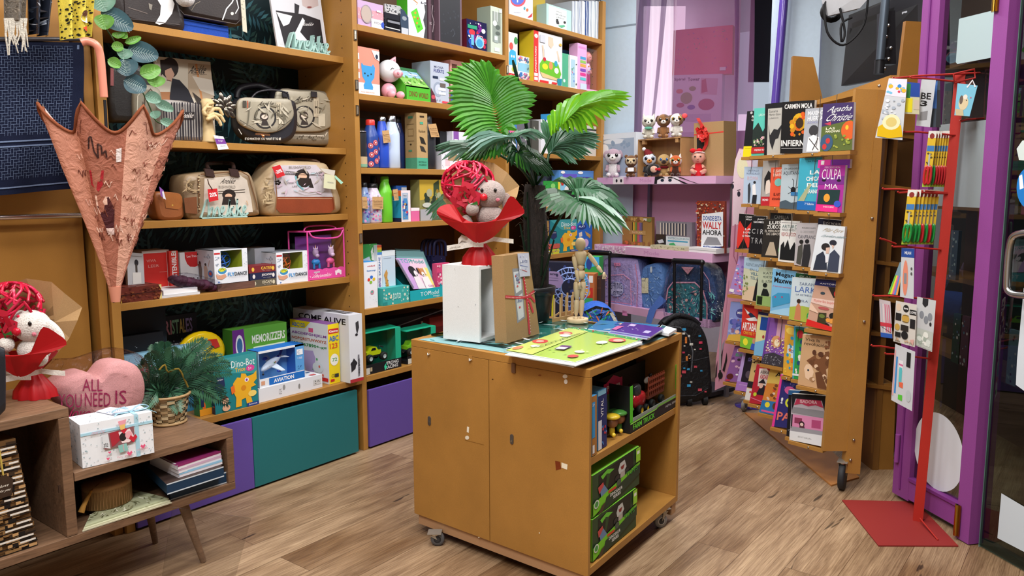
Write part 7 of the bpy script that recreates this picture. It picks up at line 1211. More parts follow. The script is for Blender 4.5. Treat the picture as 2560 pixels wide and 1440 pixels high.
bx=[('box', 'lower navy box with pale edges in the right cubby', [(427, 1250), (570, 1205), (500, 1165), (375, 1195)], .045, '#16304a', '#1d3f5f'), ('box', 'upper navy box in the right cubby, under the notebooks', [(418, 1236), (560, 1190), (490, 1150), (360, 1180)], .04, '#3a2c28', '#16344f')]
zz=ZC+.001
for i, (nm, l, q, h, ct, ce)in enumerate(bx):
 boxc('stationery_box', l, nm, q, zz, h, ct, '', 'paper', 'navy boxes', ce, 'l .02 #c8d4dc 0 .02 1 .02;l .02 #c8d4dc 0 .98 1 .98');zz+=h+.001
for i, (ct, l)in enumerate((('#8fc0dc', 'spiral notebook with blue cover at the bottom of the stack of three'), ('#c8a8c0', 'pale pink spiral notebook in the middle of the stack of three'), ('#8a2a62', 'magenta spiral notebook on top of the stack of three'))):
 boxc('notebook', l, 'notebook', [(446-2*i, 1195-10*i), (556-2*i, 1160-11*i), (470, 1132-8*i), (375, 1160-9*i)], zz, .016, ct, 'r .02 .05 .06 .9 #ddd', 'paper', 'spiral notebooks', '#e4dfe4', 'l .05 %s 0 .04 1 .04;l .08 #8a8a90 0 .3 .02 .3'%ct)
 zz+=.018
for i in range(22):
 z0=ZC+.001+i*.0178;r=random.Random(i);x1=cy(94-min(i, 30)*1.1, 1360, ZC).x-.004*r.random()-.001*i;mb=MB('kraft');mb.box(x1-.32, x1, CY+.02+.01*r.random(), CY+.28, z0, z0+.0165, '#6b4c2c')
 f=Face(mb, (x1-.32, CY+.02, z0+.0165), (x1, CY+.02, z0+.0165), (x1, CY+.02, z0), (x1-.32, CY+.02, z0), e0=.001);f.run('sr %d 16 .04 #1d1612,#3a2a1c,#8a6840,#b89060 0 0 1 1;r 0 .8 1 1 #1a1410'%i)
 if i%3:f.Rr(.6+.3*r.random(), .2, .98, .6, '#d8d2c8')
 tag(mb.build('folded_gift_bag'), 'brown folded gift bag in the tall stack of the left cubby', 'gift bag', 'folded gift bags in the left cubby')
mb=MB('kraft');c=pt(10, 1210, CY+.012);f=[V((c.x-.03, c.y, c.z+.01)), V((c.x+.0, c.y, c.z+.035)), V((c.x+.028, c.y, c.z+.01)), V((c.x+.02, c.y, c.z-.045)), V((c.x-.03, c.y, c.z-.045))];mb.prism(f, (0, -.002, 0), '#3a2a1e');g=Face(mb, *[V((c.x-.03, c.y-.002, c.z+.01)), V((c.x+.028, c.y-.002, c.z+.01)), V((c.x+.02, c.y-.002, c.z-.045)), V((c.x-.03, c.y-.002, c.z-.045))]);g.run('i .2 .2 .5 .2 #e8e0d0 Just;i .2 .5 .6 .2 #e8e0d0 for you');mb.tube([c+V((0, 0, .03)), c+V((-.005, 0, .12))], .003, '#b8a04a', 6);tag(mb.build('gift_tag'), 'dark hexagonal gift tag on gold cord hanging in front of the folded gift bags', 'tag')
P=[hit(x, y, PY(2.45))for x, y in((432, 1268), (628, 1296), (560, 1520), (368, 1500))];zz=min(p.z for p in P);P[2].z=P[3].z=.002;mb=MB('clear');mb.prism(P, (0, .003, 0), '#f2f2f2');tag(mb.build('acrylic_sheet'), 'faint clear plastic sheet standing on the floor before the console leg', 'plastic sheet')
# ================================================================ goods inside the trolley cabinet
def IPL(v):n=IU.cross(Z_).normalized();return(tuple(n), n.dot(IA+IV*v))
def fyp(x, z, pl):
 y=700
 for _ in range(8):q=hit(x, y, pl);y=proj((q.x, q.y, z))[1]
 return y
def pcard(name, label, cat, x0, x1, yt, z, pl, th, col, dsl='', k='paper', side=None, back=None, group=None, extra=None, parent=None):
 p=hit(x0, yt, pl);q=[(x0, yt), (x1, fyp(x1, p.z, pl)), (x1, fyp(x1, z+.0015, pl)), (x0, fyp(x0, z+.0015, pl))]
 return card(name, label, cat, q, pl, th, col, dsl, group, k, side, back, False, parent, extra)
Zm, Zb=.547, .124
pcard('toy_box', 'small kraft and blue box at the left front of the cabinet middle shelf', 'toy box', 1480, 1492, 992, Zm, IPL(.012), .14, '#b07a3c', 'r 0 .1 .6 .7 #3a9ad8;r .1 .82 .5 .96 #eee;t .1 .12 .4 .05 #fff 5+', back=IV*.15, side='#4a9ad0')
pcard('toy_box', 'navy and light blue box beside the kraft and blue one in the cabinet', 'toy box', 1495, 1517, 980, Zm, IPL(.025), .14, '#23306a', 'r 0 0 .9 .08 #8ac8e8;tu .3 .15 .3 .3 #fff VITAL;r 0 .5 .4 1 #e0e4ec;s 3 10 .08 #c03a4a,#4a8ad0 .4 .6 1 .95', back=IV*.16, side='#5aa8dc')
def figs(mb, f):
 pass
bl=empty('figure_pack', hit(1545, 1085, PZ(Zm)), 'clear blister pack of small green and yellow figures with pink header card', 'toy pack')
pcard('header_card', '', '', 1510, 1556, 962, Zm+.08, IPL(.12), .002, '#c42a5a', 'p #c42a5a .1 0 .5 -.2 .9 0;b .15 .1 .7 .25 #f4e0e8 Pinypon;r 0 .4 1 1 #4a8a5a', parent=bl)
for i, (x, y, c)in enumerate(((1530, 1068, '#d8b82a'), (1548, 1058, '#4a8a3a'), (1565, 1052, '#5a9a4a'))):
 mb=MB('plas');p=hit(x, y, IPL(.06));p.z=Zm+.028;mb.ball(p+Z_*.036, .025, '#8a5a3a', 10, 8);mb.ball(p+Z_*.058, (.034, .034, .012), c, 12, 6);mb.ball(p, (.014, .012, .024), c, 10, 8);mb.ball(p+V((-.02, -.02, -.01)), .009, '#e8c83a', 8, 6);sub(bl, 'toy_figure', mb)
mb=MB('clear');a=hit(1516, 1095, PZ(Zm));b=hit(1582, 1062, PZ(Zm));n0=IV.normalized();mb.obox(V((a.x, a.y, Zm+.001)), V((b.x-a.x, b.y-a.y, 0)), n0*.06, Z_*.15, '#eef2ee');sub(bl, 'blister', mb)
ft_=empty('farm_truck_box', IP(.72, .1, Zm), 'green and black boxed farm truck behind clear window on the middle shelf', 'toy box')
pl=IPL(.014);x0, x1=1575, 1697;g=[hit(x0, 960, pl), hit(x1, 915, pl), hit(x1, fyp(x1, Zm+.001, pl), pl), hit(x0, fyp(x0, Zm+.001, pl), pl)];g[1].z=g[0].z=(g[0].z+g[1].z)/2
mb=MB('paper');f=Face(mb, *g)
def strip(u0, v0, u1, v1, col):mb.prism([f.at(u0, v0), f.at(u1, v0), f.at(u1, v1), f.at(u0, v1)], n0*.002, col)
strip(0, .78, 1, 1, '#1a1c1e');strip(.05, .7, .93, .78, '#b8bcb8');strip(0, 0, .05, .78, '#58c82a');strip(.93, 0, 1, .78, '#58c82a');mb.prism([g[0], g[0]+n0*.16, g[3]+n0*.16, g[3]], IU.normalized()*.002, '#1a1c1e');mb.prism([g[1], g[1]+n0*.16, g[2]+n0*.16, g[2]], IU.normalized()*-.002, '#3a3c3a');mb.prism([g[0]+n0*.16, g[1]+n0*.16, g[2]+n0*.16, g[3]+n0*.16], n0*.002, '#2b2d2c');mb.prism([g[3], g[2], g[2]+n0*.16, g[3]+n0*.16], Z_*.002, '#2b2d2c')
f.e=.001;f.run('b .05 .84 .42 .12 #6adc3a FARM TRUCK;t .7 .84 .25 .05 #ccc METAL SERIES;e .965 .2 .03 .09 #888;e .965 .42 .03 .09 #888;e .965 .64 .03 .09 #888;l .012 #9ae85a 0 .8 .5 .78 .55 .74 1 .76');sub(ft_, 'carton', mb)
c=f.at(.3, .48)+n0*.05;ux_=IU.normalized();M=Matrix((ux_, n0, Z_)).transposed()
mb=MB('gloss');mb.ball(c+Z_*.0, (.06, .032, .036), '#b8202a', 14, 10, M=M, e=.7);mb.ball(c+Z_*.045-ux_*.02, (.028, .028, .028), '#3a3c40', 10, 8, M=M, e=.6);sub(ft_, 'tractor', mb)
mb=MB('plas');t0=c+ux_*.06;mb.obox(t0-n0*.03+Z_*-.01, ux_*.17, n0*.06, Z_*.012, '#7a3424')
for i in range(9):mb.obox(t0-n0*.031+ux_*(.02*i), ux_*.008, n0*.004, Z_*.085, '#8a3c28')
for h in(.02, .045, .07):mb.obox(t0-n0*.033+Z_*h, ux_*.17, n0*.003, Z_*.008, '#8a3c28')
mb.ball(t0+ux_*.05+Z_*.06, (.03, .01, .015), '#dcdcd8', 10, 8, M=M);mb.ball(t0+ux_*.085+Z_*.075, (.012, .008, .01), '#2a2a2a', 8, 6, M=M);sub(ft_, 'trailer', mb)
for u, r_, cc in((-.03, .022, '#e0b82a'), (.03, .016, '#e0b82a'), (.09, .02, '#3a3a3a'), (.19, .02, '#3a3a3a')):
 mb=MB('rubber');M2=Matrix((ux_, Z_, -n0)).transposed();mb.lathe(c+ux_*u-n0*.035-Z_*(.045-r_*.5), [(.001, .008, cc), (r_*.5, .008, cc), (r_*.55, .01), (r_*.95, .008), (r_, 0), (r_*.9, -.01), (.001, -.01)], '#1b1b1d', 18, M=M2);sub(ft_, 'wheel', mb)
mb=MB('clear');mb.poly([f.at(.05, 0), f.at(.93, 0), f.at(.93, .78), f.at(.05, .78)], '#eef4f0');sub(ft_, 'window', mb)
pcard('tractor_box', 'dark box with blue toy tractor deep in the middle shelf', 'toy box', 1530, 1590, 925, Zm, IPL(.22), .06, '#1b2026', 'e .25 .5 .2 .3 #2a4f9a;e .4 .6 .12 .2 #8a8a90;r .6 .1 .8 .4 #c8c8c4')
DINO='p #141a16 .12 .08 .86 .0 .86 .5 .12 .6;p #2a4a24 .2 .1 .4 .08 .36 .2 .3 .5 .26 .5 .28 .22;p #6ac83a .16 .14 .3 .06 .44 .16 .34 .2 .28 .16 .2 .24;p #c9ccc8 .56 .12 .66 .1 .7 .3 .64 .4 .54 .38 .52 .26;p #8a2a2a .57 .22 .66 .2 .63 .3 .59 .3;e .5 .44 .05 .07 #2a2a2c;e .7 .42 .05 .07 #2a2a2c;r .56 .36 .66 .5 #b8b0a8;p #c84a4a .1 .36 .2 .3 .24 .5 .12 .52;p #6a8ab0 .14 .5 .22 .38 .3 .58 .16 .64;p #7ad02a 0 .68 .3 .58 .6 .5 .9 .42 1 .4 1 .6 .6 .72 0 .98;p #1f3a28 .26 .72 .6 .6 1 .46 1 .7 .3 1 .2 1;b .34 .7 .26 .08 #e8ece8 DINOSAUR;b .4 .8 .16 .08 #e8ece8 SERIES;r .3 .6 .46 .66 #d8402a;e .52 .56 .05 .08 #4a5a4a;b .68 .44 .26 .12 #2f8a3a TOYS;e .06 .72 .05 .1 #dfe8dc;e .06 .72 .035 .07 #4a9a4a;p #4a3a2a .16 .84 .24 .8 .18 1 .08 1;r .9 0 1 .36 #9ad83a;r .92 .08 .98 .16 #f0f4e0'
for i, (y, z_, x1, l)in enumerate(((1288, Zb, 1590, 'lower green boxed dinosaur toy set on the cabinet bottom shelf'), (1152, Zb+.175, 1598, 'upper green boxed dinosaur toy set stacked in the cabinet'))):
 pl=IPL(.012+.004*i);zt=Zb+.172*(i+1);x0=1481;a=hit(x0, y, pl);q=[(x0, fyp(x0, zt, pl)), (x1, fyp(x1, zt, pl)), (x1, fyp(x1, z_+.002, pl)), (x0, fyp(x0, z_+.002, pl))]
 card('dinosaur_set', l, 'toy box', q, pl, .1, '#2f4a2c', DINO, 'green boxed dinosaur sets', back=IV*.16, side='#7ac43a')
# ================================================================ pink stand goods
def KP(n0):return(tuple(KN), KN.dot(K0+KN*n0))
def kc(name, label, cat, x0, x1, yt, zi, n0, th, col, dsl='', k='paper', side=None, lean=0, z=None, **kw):
 pl=KP(n0);return pcard(name, label, cat, x0, x1, yt, z if z else KZ[zi], pl, th, col, dsl, k, side, back=KN*th, **kw)
kc('headband_box', 'white gift box with clear front holding a pale pink fluffy owl set', 'gift box', 1498, 1590, 337, 0, .12, .10, '#dfe6ee', 'r .08 .12 .95 .97 #9fb0c4;e .42 .18 .3 .06 #dfe6ee;e .15 .35 .12 .12 #eef2f6;s 3 12 .04 #8aa0b8 .3 .15 .9 .4;e .1 .05 .03 .03 #445', k='gloss')
def ks(px, py, n0):return hit(px, py, KP(n0))
MK=Matrix((-KD, KN, Z_)).transposed()
MP=Matrix((cos(.2)*RH-sin(.2)*FH, cos(.2)*FH+sin(.2)*RH, Z_)).transposed()
def plush(label, cx, top, foot, zi, n0, c, sc=None, face=None, belly=None, ears='round', earc=None, muz='#f0ece4', eye='#15120f', eyer=None, hat=None, z=None, name='plush_toy', extra=None, gp='small plush toys'):
 zf=z if z else KZ[zi];pl=KP(n0);b=hit(cx, fyp(cx, zf, pl), pl);H=hit(cx, top, pl).z-zf;o=empty(name, b, label, 'plush toy', gp);u=H/10
 def q(x, y, z_):return b+MP@V((x*u, y*u, z_*u))
 mb=MB('plush');mb.ball(q(0, .6, 2.6), (1.9*u, 1.6*u, 2.6*u), belly or c, 14, 10, M=MP);sub(o, 'body', mb)
 mb=MB('plush');mb.ball(q(0, 0, 6.8), (2.7*u, 2.3*u, 2.5*u), c, 18, 12, M=MP, cf=face);mb.ball(q(0, -2, 6.1), (1.1*u, .9*u, .8*u), muz, 12, 8, M=MP);mb.ball(q(0, -2.85, 6.4), (.32*u, .25*u, .25*u), '#1a1412', 8, 6, M=MP);sub(o, 'head', mb)
 for s in(-1, 1):
  mb=MB('gloss')
  if eyer:mb.ball(q(s*1.2, -1.78, 7.1), (.78*u, .4*u, .78*u), eyer, 12, 8, M=MP)
  mb.ball(q(s*1.2, -1.95, 7.1), (.55*u, .42*u, .6*u), eye, 12, 8, M=MP);mb.ball(q(s*1.2+.15, -2.4, 7.35), .14*u, '#fff', 6, 5);sub(o, 'eye', mb)
  mb=MB('plush');e=earc or c
  if ears=='point':mb.tube([q(s*1.7, 0, 8.2), q(s*2.1, 0, 10)], [.9*u, .1*u], e, 8)
  elif ears=='flop':mb.ball(q(s*2.5, .2, 7.6), (.6*u, .5*u, 1.3*u), e, 10, 8, M=MP@Matrix.Rotation(s*-.35, 3, 'Y'))
  elif ears=='round':mb.ball(q(s*2.1, .2, 8.8), (.8*u, .5*u, .8*u), e, 10, 8, M=MP)
  if ears:sub(o, 'ear', mb)
  mb=MB('plush');mb.ball(q(s*1.3, -1.6, .8), (.8*u, 1.3*u, .75*u), c if not belly else belly, 10, 8, M=MP);mb.tube([q(s*1.7, 0, 3.8), q(s*2.0, -1.2, 2.0)], [.6*u, .5*u], c, 8);sub(o, 'leg', mb)
 if extra:extra(o, q, u)
 return o
owl=plush('pale pink and white owl plush headset in front of the clear gift box', 1532, 366, 440, 0, .06, '#b59aa8', belly='#e8e4e6', face=lambda w:'#ece8ea' if w.y<-.35 and w.z<.2 else None, ears='flop')
plush('brown sloth plush holding a small white sign', 1577, 384, 438, 0, .03, '#7a5230', face=lambda w:'#d9c39c' if w.y<-.5 and abs(w.z)<.5 else None, muz='#d9c39c', extra=lambda o, q, u:sub(o, 'sign', MB('paper').obox(q(-1.3, -2.2, 2.4), MP@V((2.6*u, 0, 0)), MP@V((0, .1*u, 0)), Z_*1.6*u, '#f0f0f2')))
cr_=empty('wooden_crate', ks(1645, 440, .1), 'small open wooden crate holding plush toys on the pink stand', 'crate');pl=KP(.08)
c0, c1=hit(1594, 400, pl), hit(1702, 400, pl);zt=hit(1594, 349, pl).z;w_=c1-c0;w_.z=0;c0.z=KZ[0]+.001;hh=zt-KZ[0]-.001;dd=KN*.16;t_=.009
for nm, o_, a, b, c in(('board', c0, w_.normalized()*t_, dd, Z_*hh), ('board', c0+w_-w_.normalized()*t_, w_.normalized()*t_, dd, Z_*hh), ('board', c0+Z_*(hh-t_), w_, dd, Z_*t_), ('board', c0, w_, dd, Z_*t_), ('back_board', c0+KN*.154, w_, KN*.004, Z_*hh*.98)):
 mb=MB('wood');mb.obox(o_, a, b, c, '#b58a5a');sub(cr_, nm, mb)
for s in(.09, .86):mb=MB('wood');mb.obox(c0+w_*s+Z_*(hh-.04)+KN*.004, w_*.06, KN*.03, Z_*.03, '#b58a5a');sub(cr_, 'corner_block', mb)
zc=zt+.001
plush('white cat plush with teal bow sitting at left on the crate', 1621, 284, 345, 0, .12, '#e2ded0', ears='point', z=zc, extra=lambda o, q, u:sub(o, 'bow', MB('cloth').ball(q(0, -1.8, 4.2), (1.6*u, .5*u, .6*u), '#6ab8a0', 10, 6, M=MP)))
plush('glittery brown dog plush in the middle on the crate', 1658, 281, 343, 0, .12, '#8a6038', belly='#a8764a', ears='flop', earc='#5a3a24', eye='#1a1412', z=zc, face=lambda w:'#5a3a24' if w.z>.5 and w.x>.1 else None)
plush('white and tan dog plush with golden eyes at right on the crate', 1691, 279, 345, 0, .12, '#e6e2da', ears='flop', earc='#7a5a40', eyer='#c8a02a', z=zc, face=lambda w:'#8a6444' if w.x>.3 else None, extra=lambda o, q, u:sub(o, 'heart_tag', MB('paper').ball(q(3, -1, 8.2), (1.1*u, .2*u, 1*u), '#e04a50', 10, 6, M=MP)))
zc=KZ[0]+.011
plush('penguin plush with tartan hat inside the crate', 1623, 378, 438, 0, .10, '#17171c', face=lambda w:'#e8ecf2' if w.y<-.45 else None, muz='#e8923a', eyer='#3a5a8a', ears=None, extra=lambda o, q, u:sub(o, 'hat', MB('cloth').tube([q(-.3, .3, 8.4), q(-1.2, .3, 10), q(-2, .3, 10.6)], [2*u, 1.2*u, .4*u], '#7a2a2e', 10).ball(q(-2.2, .2, 10.8), .8*u, '#eee', 8, 6)))
plush('tan dog plush with blue eyes inside the crate', 1659, 381, 438, 0, .11, '#c9a468', eye='#2a5a9a', muz='#3a2c24', ears=None, extra=lambda o, q, u:sub(o, 'scarf', MB('cloth').ball(q(0, -.2, 3.9), (2.2*u, 1.9*u, .6*u), '#6a1a20', 12, 6, M=MP)))
mb=MB('plush');c=ks(1634, 424, .02);mb.ball(c, (.055, .035, .045), '#131214', 18, 12, M=MP);mb.ball(c+MP@V((.002, -.028, .002)), (.028, .012, .026), '#e4b8a0', 12, 8, M=MP);[mb.ball(c+MP@V((.03+s*.012, -.032, .002)), (.014, .008, .012), '#c81f2c', 10, 8, M=MP)for s in(-1, 1)];c.z+=0;tag(mb.build('plush_purse'), 'round black plush purse with red bow in front of the crate', 'plush toy', 'small plush toys')
plush('orange red panda plush seated at the right front of the crate', 1688, 384, 440, 0, .05, '#c05a22', ears='point', earc='#e8e0d8', eyer='#a8a02a', belly='#4a2a1c', face=lambda w:'#f0e4da' if abs(w.x)>.75 and w.z<.2 else None)
db=ks(1745, 441, .08);db.z=KZ[0];dl=empty('baby_doll', db, 'seated baby doll in red dress with red bow headband', 'doll');u=(ks(1745, 370, .08).z-KZ[0])/10
def q(x, y, z_):return db+MP@V((x*u, y*u, z_*u))
mb=MB('plas');mb.ball(q(-.1, 0, 6.8), (2.4*u, 2.2*u, 2.5*u), '#d8a08c', 20, 14, M=MP);mb.ball(q(2.1, .2, 6.4), (.4*u, .3*u, .6*u), '#d8a08c', 8, 6, M=MP);mb.ball(q(-.3, -2.1, 6.2), (.35*u, .35*u, .35*u), '#d89a88', 8, 6, M=MP);mb.ball(q(-.3, -2.0, 5.3), (.5*u, .25*u, .16*u), '#a84a50', 8, 6, M=MP);[mb.ball(q(-.3+s, -2.05, 6.9), (.36*u, .3*u, .26*u), '#2a2220', 8, 6, M=MP)for s in(-1, .9)];sub(dl, 'head', mb)
mb=MB('cloth');mb.lathe(q(0, 0, .1), [(2.6*u, 0), (2.3*u, 1.2*u), (1.3*u, 3.6*u), (.9*u, 4.6*u)], '#c0242c', 18);sub(dl, 'dress', mb)
mb=MB('plas');[mb.tube([q(s*1.2, -.6, 1.4), q(s*2.2, -2, 1.8), q(s*1.2, -3, 1.1), q(s*.9, -3.3, 1.8)], [.9*u, .8*u, .6*u, .5*u], '#d8a08c', 10)for s in(-1, 1)];[mb.tube([q(s*1.3, 0, 3.8), q(s*2.2, -.9, 2.9), q(s*1.5, -2, 3.3)], [.55*u, .5*u, .4*u], '#d8a08c', 10)for s in(-1, 1)];sub(dl, 'limbs', mb)
mb=MB('cloth');mb.tube([q(2.3*cos(a)-.1, 2.15*sin(a), 8-.5*sin(a))for a in[i*pi/8 for i in range(17)]], .18*u, '#e8e0dc', 6);[mb.ball(q(-1.0+s*1.1, -1.7, 9), (1.1*u, .5*u, .8*u), '#d0242c', 10, 8, M=MP)for s in(-1, 1)];sub(dl, 'bow_headband', mb)
def bow(mb, f):
 c=f.at(.42, .22);r=random.Random(6)
 for i in range(16):
  a=i*2.4;R=.045*(.5+.5*(i%3)/2);d=MK@V((cos(a), -.35, sin(a)));s=MK@V((-sin(a), 0, cos(a)))*.014;P=[c, c+d*R+KN*-.02, c+d*R*1.35+KN*-.035, c+d*R*.9+KN*-.045, c+KN*-.03];ribbon(mb, P, s*1.6, .001, r.choice(['#d83a34', '#c82a28', '#e0504a']), 'gloss')
 ribbon(mb, [c, f.at(.2, -.02)-KN*.02, f.at(.15, -.08)-KN*.02], MK@V((.03, 0, .0)), .001, '#e0504a', 'gloss');ribbon(mb, [c, f.at(.4, .42)-KN*.01, f.at(.3, .52)-KN*.01], MK@V((.03, 0, .0)), .001, '#d83a34', 'gloss')
kc('kraft_box', 'kraft window box with big shiny red bow at the right end of the pink stand', 'gift box', 1735, 1809, 308, 0, .14, .14, '#a8895f', 'r .1 .15 .35 .5 #2c2a28;l .03 #d83a34 0 .22 1 .2', k='kraft', side='#8a6e4a', extra=bow)
kc('pencil_set', 'kraft boxed coloured pencil set with window, left on the middle pink shelf', 'pencil set', 1556, 1630, 540, 1, .16, .03, '#a07840', ';'.join('r %.3f .2 %.3f .88 %s'%(.34+i*.037, .36+i*.037, c)for i, c in enumerate(['#3a2a1c', '#e8e03a', '#e8a02a', '#4ab04a', '#2a8a3a', '#c83a5a', '#d8307a', '#7a4ab0', '#2a5ac0', '#23306a']))+';r .25 .48 .8 .62 #b08a54;t .35 .52 .35 .06 #e0c8a0 NATURA;r .7 .05 .84 .13 #e4e0d8;s 3 24 .04 #7a8a4a,#8a5a34,#c8a05a 0 .0 1 .18;s 4 20 .04 #c86a3a,#8a5a34 0 .85 1 1', side='#8a6838')
kc('brush_pen_set', 'clear cased watercolour brush pen set with grey and white label', 'pen set', 1640, 1730, 552, 1, .16, .04, '#8a828e', ';'.join('r %.3f .06 %.3f .5 %s'%(.12+i*.042, .145+i*.042, c)for i, c in enumerate(['#dcd0c0', '#3a3a44']*9))+';r .3 .55 .95 1 #d8dee4;r 0 .5 .3 1 #24222a;b .35 .58 .58 .08 #7a98a8 WATERCOLOR BRUSH;r .35 .7 .9 .75 #3a9ac0;p #4ab070 .35 1 .4 .82 .52 .78 .6 .92 .56 1;p #c8ccd4 .05 .75 .2 .68 .25 .8 .1 .85', k='gloss')
kc('picture_book', 'tall red crowd patterned picture book with large white title panel', 'book', 1742, 1812, 502, 1, .10, .02, '#8a3a2c', 'sr 3 260 .022 #c8402a,#e8d0b0,#6a2a20,#d8803a,#4a5a6a;p #e6e8ec .25 .26 1 .2 1 .86 .22 .92;b .3 .29 .65 .09 #2a4f9a DONDE ESTA;b .27 .40 .68 .14 #c02a2c WALLY;b .27 .56 .68 .1 #15151a AHORA;p #8a8a90 .3 .86 .45 .7 .8 .7 .95 .84;b .3 .87 .65 .05 #2a4f9a MARTIN HANDFORD')
for nm, l, ct, x0, x1, yt, n0, th, c in(('tray', 'pink shallow tray at the left end of the middle pink shelf', 'tray', 1500, 1556, 613, .03, .15, '#e06a98'), ('card_box', 'flat white box lying on the middle pink shelf front', 'box', 1560, 1614, 617, .01, .15, '#e8e8ea'), ('notebook', 'cream grid patterned notebooks lying before the brush pen set', 'notebook', 1626, 1712, 612, .02, .1, '#c4c0a0'), ('notepad', 'white stack of notepads at the right end of the middle pink shelf', 'notepad', 1722, 1790, 617, .01, .15, '#e4e2e2')):
 kc(nm, l, ct, x0, x1, yt, 1, n0, th, c, 'l .01 #999 0 .5 1 .5' if nm=='notepad' else 'sr 3 30 .01 #8a8a60' if nm=='notebook' else '')
def bpack(label, q, n0, th, col, art, k='nylon', side=None, z=None, gp='school backpacks', ext=None, pl=None):
 pl=pl or KP(n0);P=[hit(x, y, pl)for x, y in cr(q, 4)];n=V(pl[0]);n=n if n.dot(P[0]-CAM)<0 else-n
 c=sum(P, V((0, 0, 0)))/len(P);o=empty('backpack', V((c.x, c.y, min(p.z for p in P))), label, 'backpack', gp)
 mb=MB(k);puff(mb, P, n, th, .035, col, side=side, flat=.8);a=P[0]+n*.036;f=Face(mb, a, a+MK@V((1, 0, 0)), a+MK@V((1, 0, -1)), a-Z_, px=True, k=k);f.n=n;f.pl=(tuple(n), n.dot(a));f.e=.001;f.run('px;'+art);sub(o, 'body', mb)
 if ext:ext(o, f)
 return o
bpack('lilac patterned school backpack with round lettered print', [(1512, 655), (1503, 720), (1500, 765), (1506, 778), (1580, 785), (1606, 776), (1609, 730), (1600, 660), (1590, 646), (1540, 643), (1520, 646)], .06, .14, '#a596cc', 'sl 5 90 2.6 #cabfe4,#8a7ab8,#e0a8c8,#7a8ac8 1512 655 1590 768;l 2.5 #e0a0c8 1510 762 1512 700 1530 688 1560 686 1578 700 1580 764;p #8f98d0 1506 752 1580 762 1582 778 1508 772;l 2 #d88ab0 1508 750 1582 761;e 1543 722 19 20 #8e92cc;e 1543 722 17 18 #b8b4dc;t 1529 706 28 16 #2a2c5a SPRING;i 1532 724 22 13 #2a2c5a time;r 1537 657 1553 664 #e890c0;t 1540 659 10 3 #222 Benel;l 2 #d88ab0 1590 660 1596 700 1594 770', side='#5f6aa0', ext=lambda o, f:(sub(o, 'side_pocket', MB('nylon').ball(ks(1600, 745, .1), (.03, .08, .10), '#c88ab8', 12, 8, M=MK)), sub(o, 'loop', MB('cloth').obox(ks(1556, 776, .0), -KD*.05, KN*.01, Z_*-.04, '#e08ac0'))))
bpack('blue denim school backpack with cream tag between the lilac and floral ones', [(1610, 672), (1606, 720), (1612, 775), (1630, 782), (1650, 760), (1664, 712), (1660, 672), (1648, 658), (1628, 660)], .08, .16, '#5a82c0', 'sl 3 40 3 #7aa4dc,#46689e,#a8c8ec 1612 665 1655 770;l 2 #46689e 1620 670 1622 720 1632 770;e 1629 674 3 8 #c8d4e4;r 1605 695 1622 733 #d4ceb0;t 1607 700 8 4 #888 B;l 1 #444 1613 700 1617 692', ext=lambda o, f:sub(o, 'strap', MB('cloth').add([ks(x, y, -.01)for x, y in((1650, 738), (1666, 752), (1640, 775), (1628, 810), (1614, 806), (1622, 775))], [(0, 1, 2, 5), (5, 2, 3, 4)], '#5a7ed0')))
bpack('floral turquoise trolley backpack in clear wrap at right on the lowest pink shelf', [(1668, 735), (1664, 780), (1672, 798), (1760, 806), (1790, 800), (1796, 740), (1780, 680), (1760, 660), (1700, 655), (1680, 668)], .05, .14, '#33507c', 'p #2c4a6c 1682 664 1752 668 1768 720 1680 712;p #3f8f96 1670 724 1684 708 1740 708 1764 740 1768 800 1668 794;sl 3 120 4 #6ac0c0,#23305a,#d89aa8,#2a6a7a,#8ad0cc 1670 712 1766 800;s 4 20 3 #c8707c,#e8b0a8 1672 715 1764 798;l 3.5 #d89ab0 1668 750 1672 722 1684 706 1740 706 1760 726 1770 760 1770 798;l 2 #d89ab0 1752 666 1775 700 1778 730;p #dc9aa8 1706 667 1737 668 1722 686;sl 8 30 4 #6ac0c0,#23305a 1772 730 1792 798', side='#2a4468')
mb=MB('folie');P=[ks(x, y, -.01)for x, y in cr([(1664, 690), (1660, 790), (1700, 812), (1800, 815), (1806, 740), (1800, 670), (1750, 652), (1690, 650)], 3)];puff(mb, P, -KN, .02, .02, '#f4f6fa', flat=.85);tag(mb.build('clear_wrap'), 'clear plastic wrap bagging the floral trolley backpack', 'plastic wrap')
for i, (q, l)in enumerate((([(1496, 770), (1524, 770), (1524, 633), (1476, 630), (1476, 770)], 'left black telescopic trolley handle before the lilac backpack'), ([(1686, 800), (1686, 652), (1755, 656), (1752, 802)], 'right black telescopic trolley handle before the floral backpack'))):
 mb=MB('plas');P=[ks(x, y, -.10)for x, y in(q[1:]if i==0 else q)]
 for a, b, r_ in zip(P, P[1:], (.011, .02, .011)):mb.tube([a, b], r_, '#131316', 10)
 for p in P[1:-1]:mb.ball(p, .021, '#131316', 10, 8)
 tag(mb.build('trolley_handle'), l, 'handle', 'black trolley handles')
DB=hit(1715, 1015, PZ(0)).dot(FH);pb=PD(DB, -12, 0, (1715, 900))
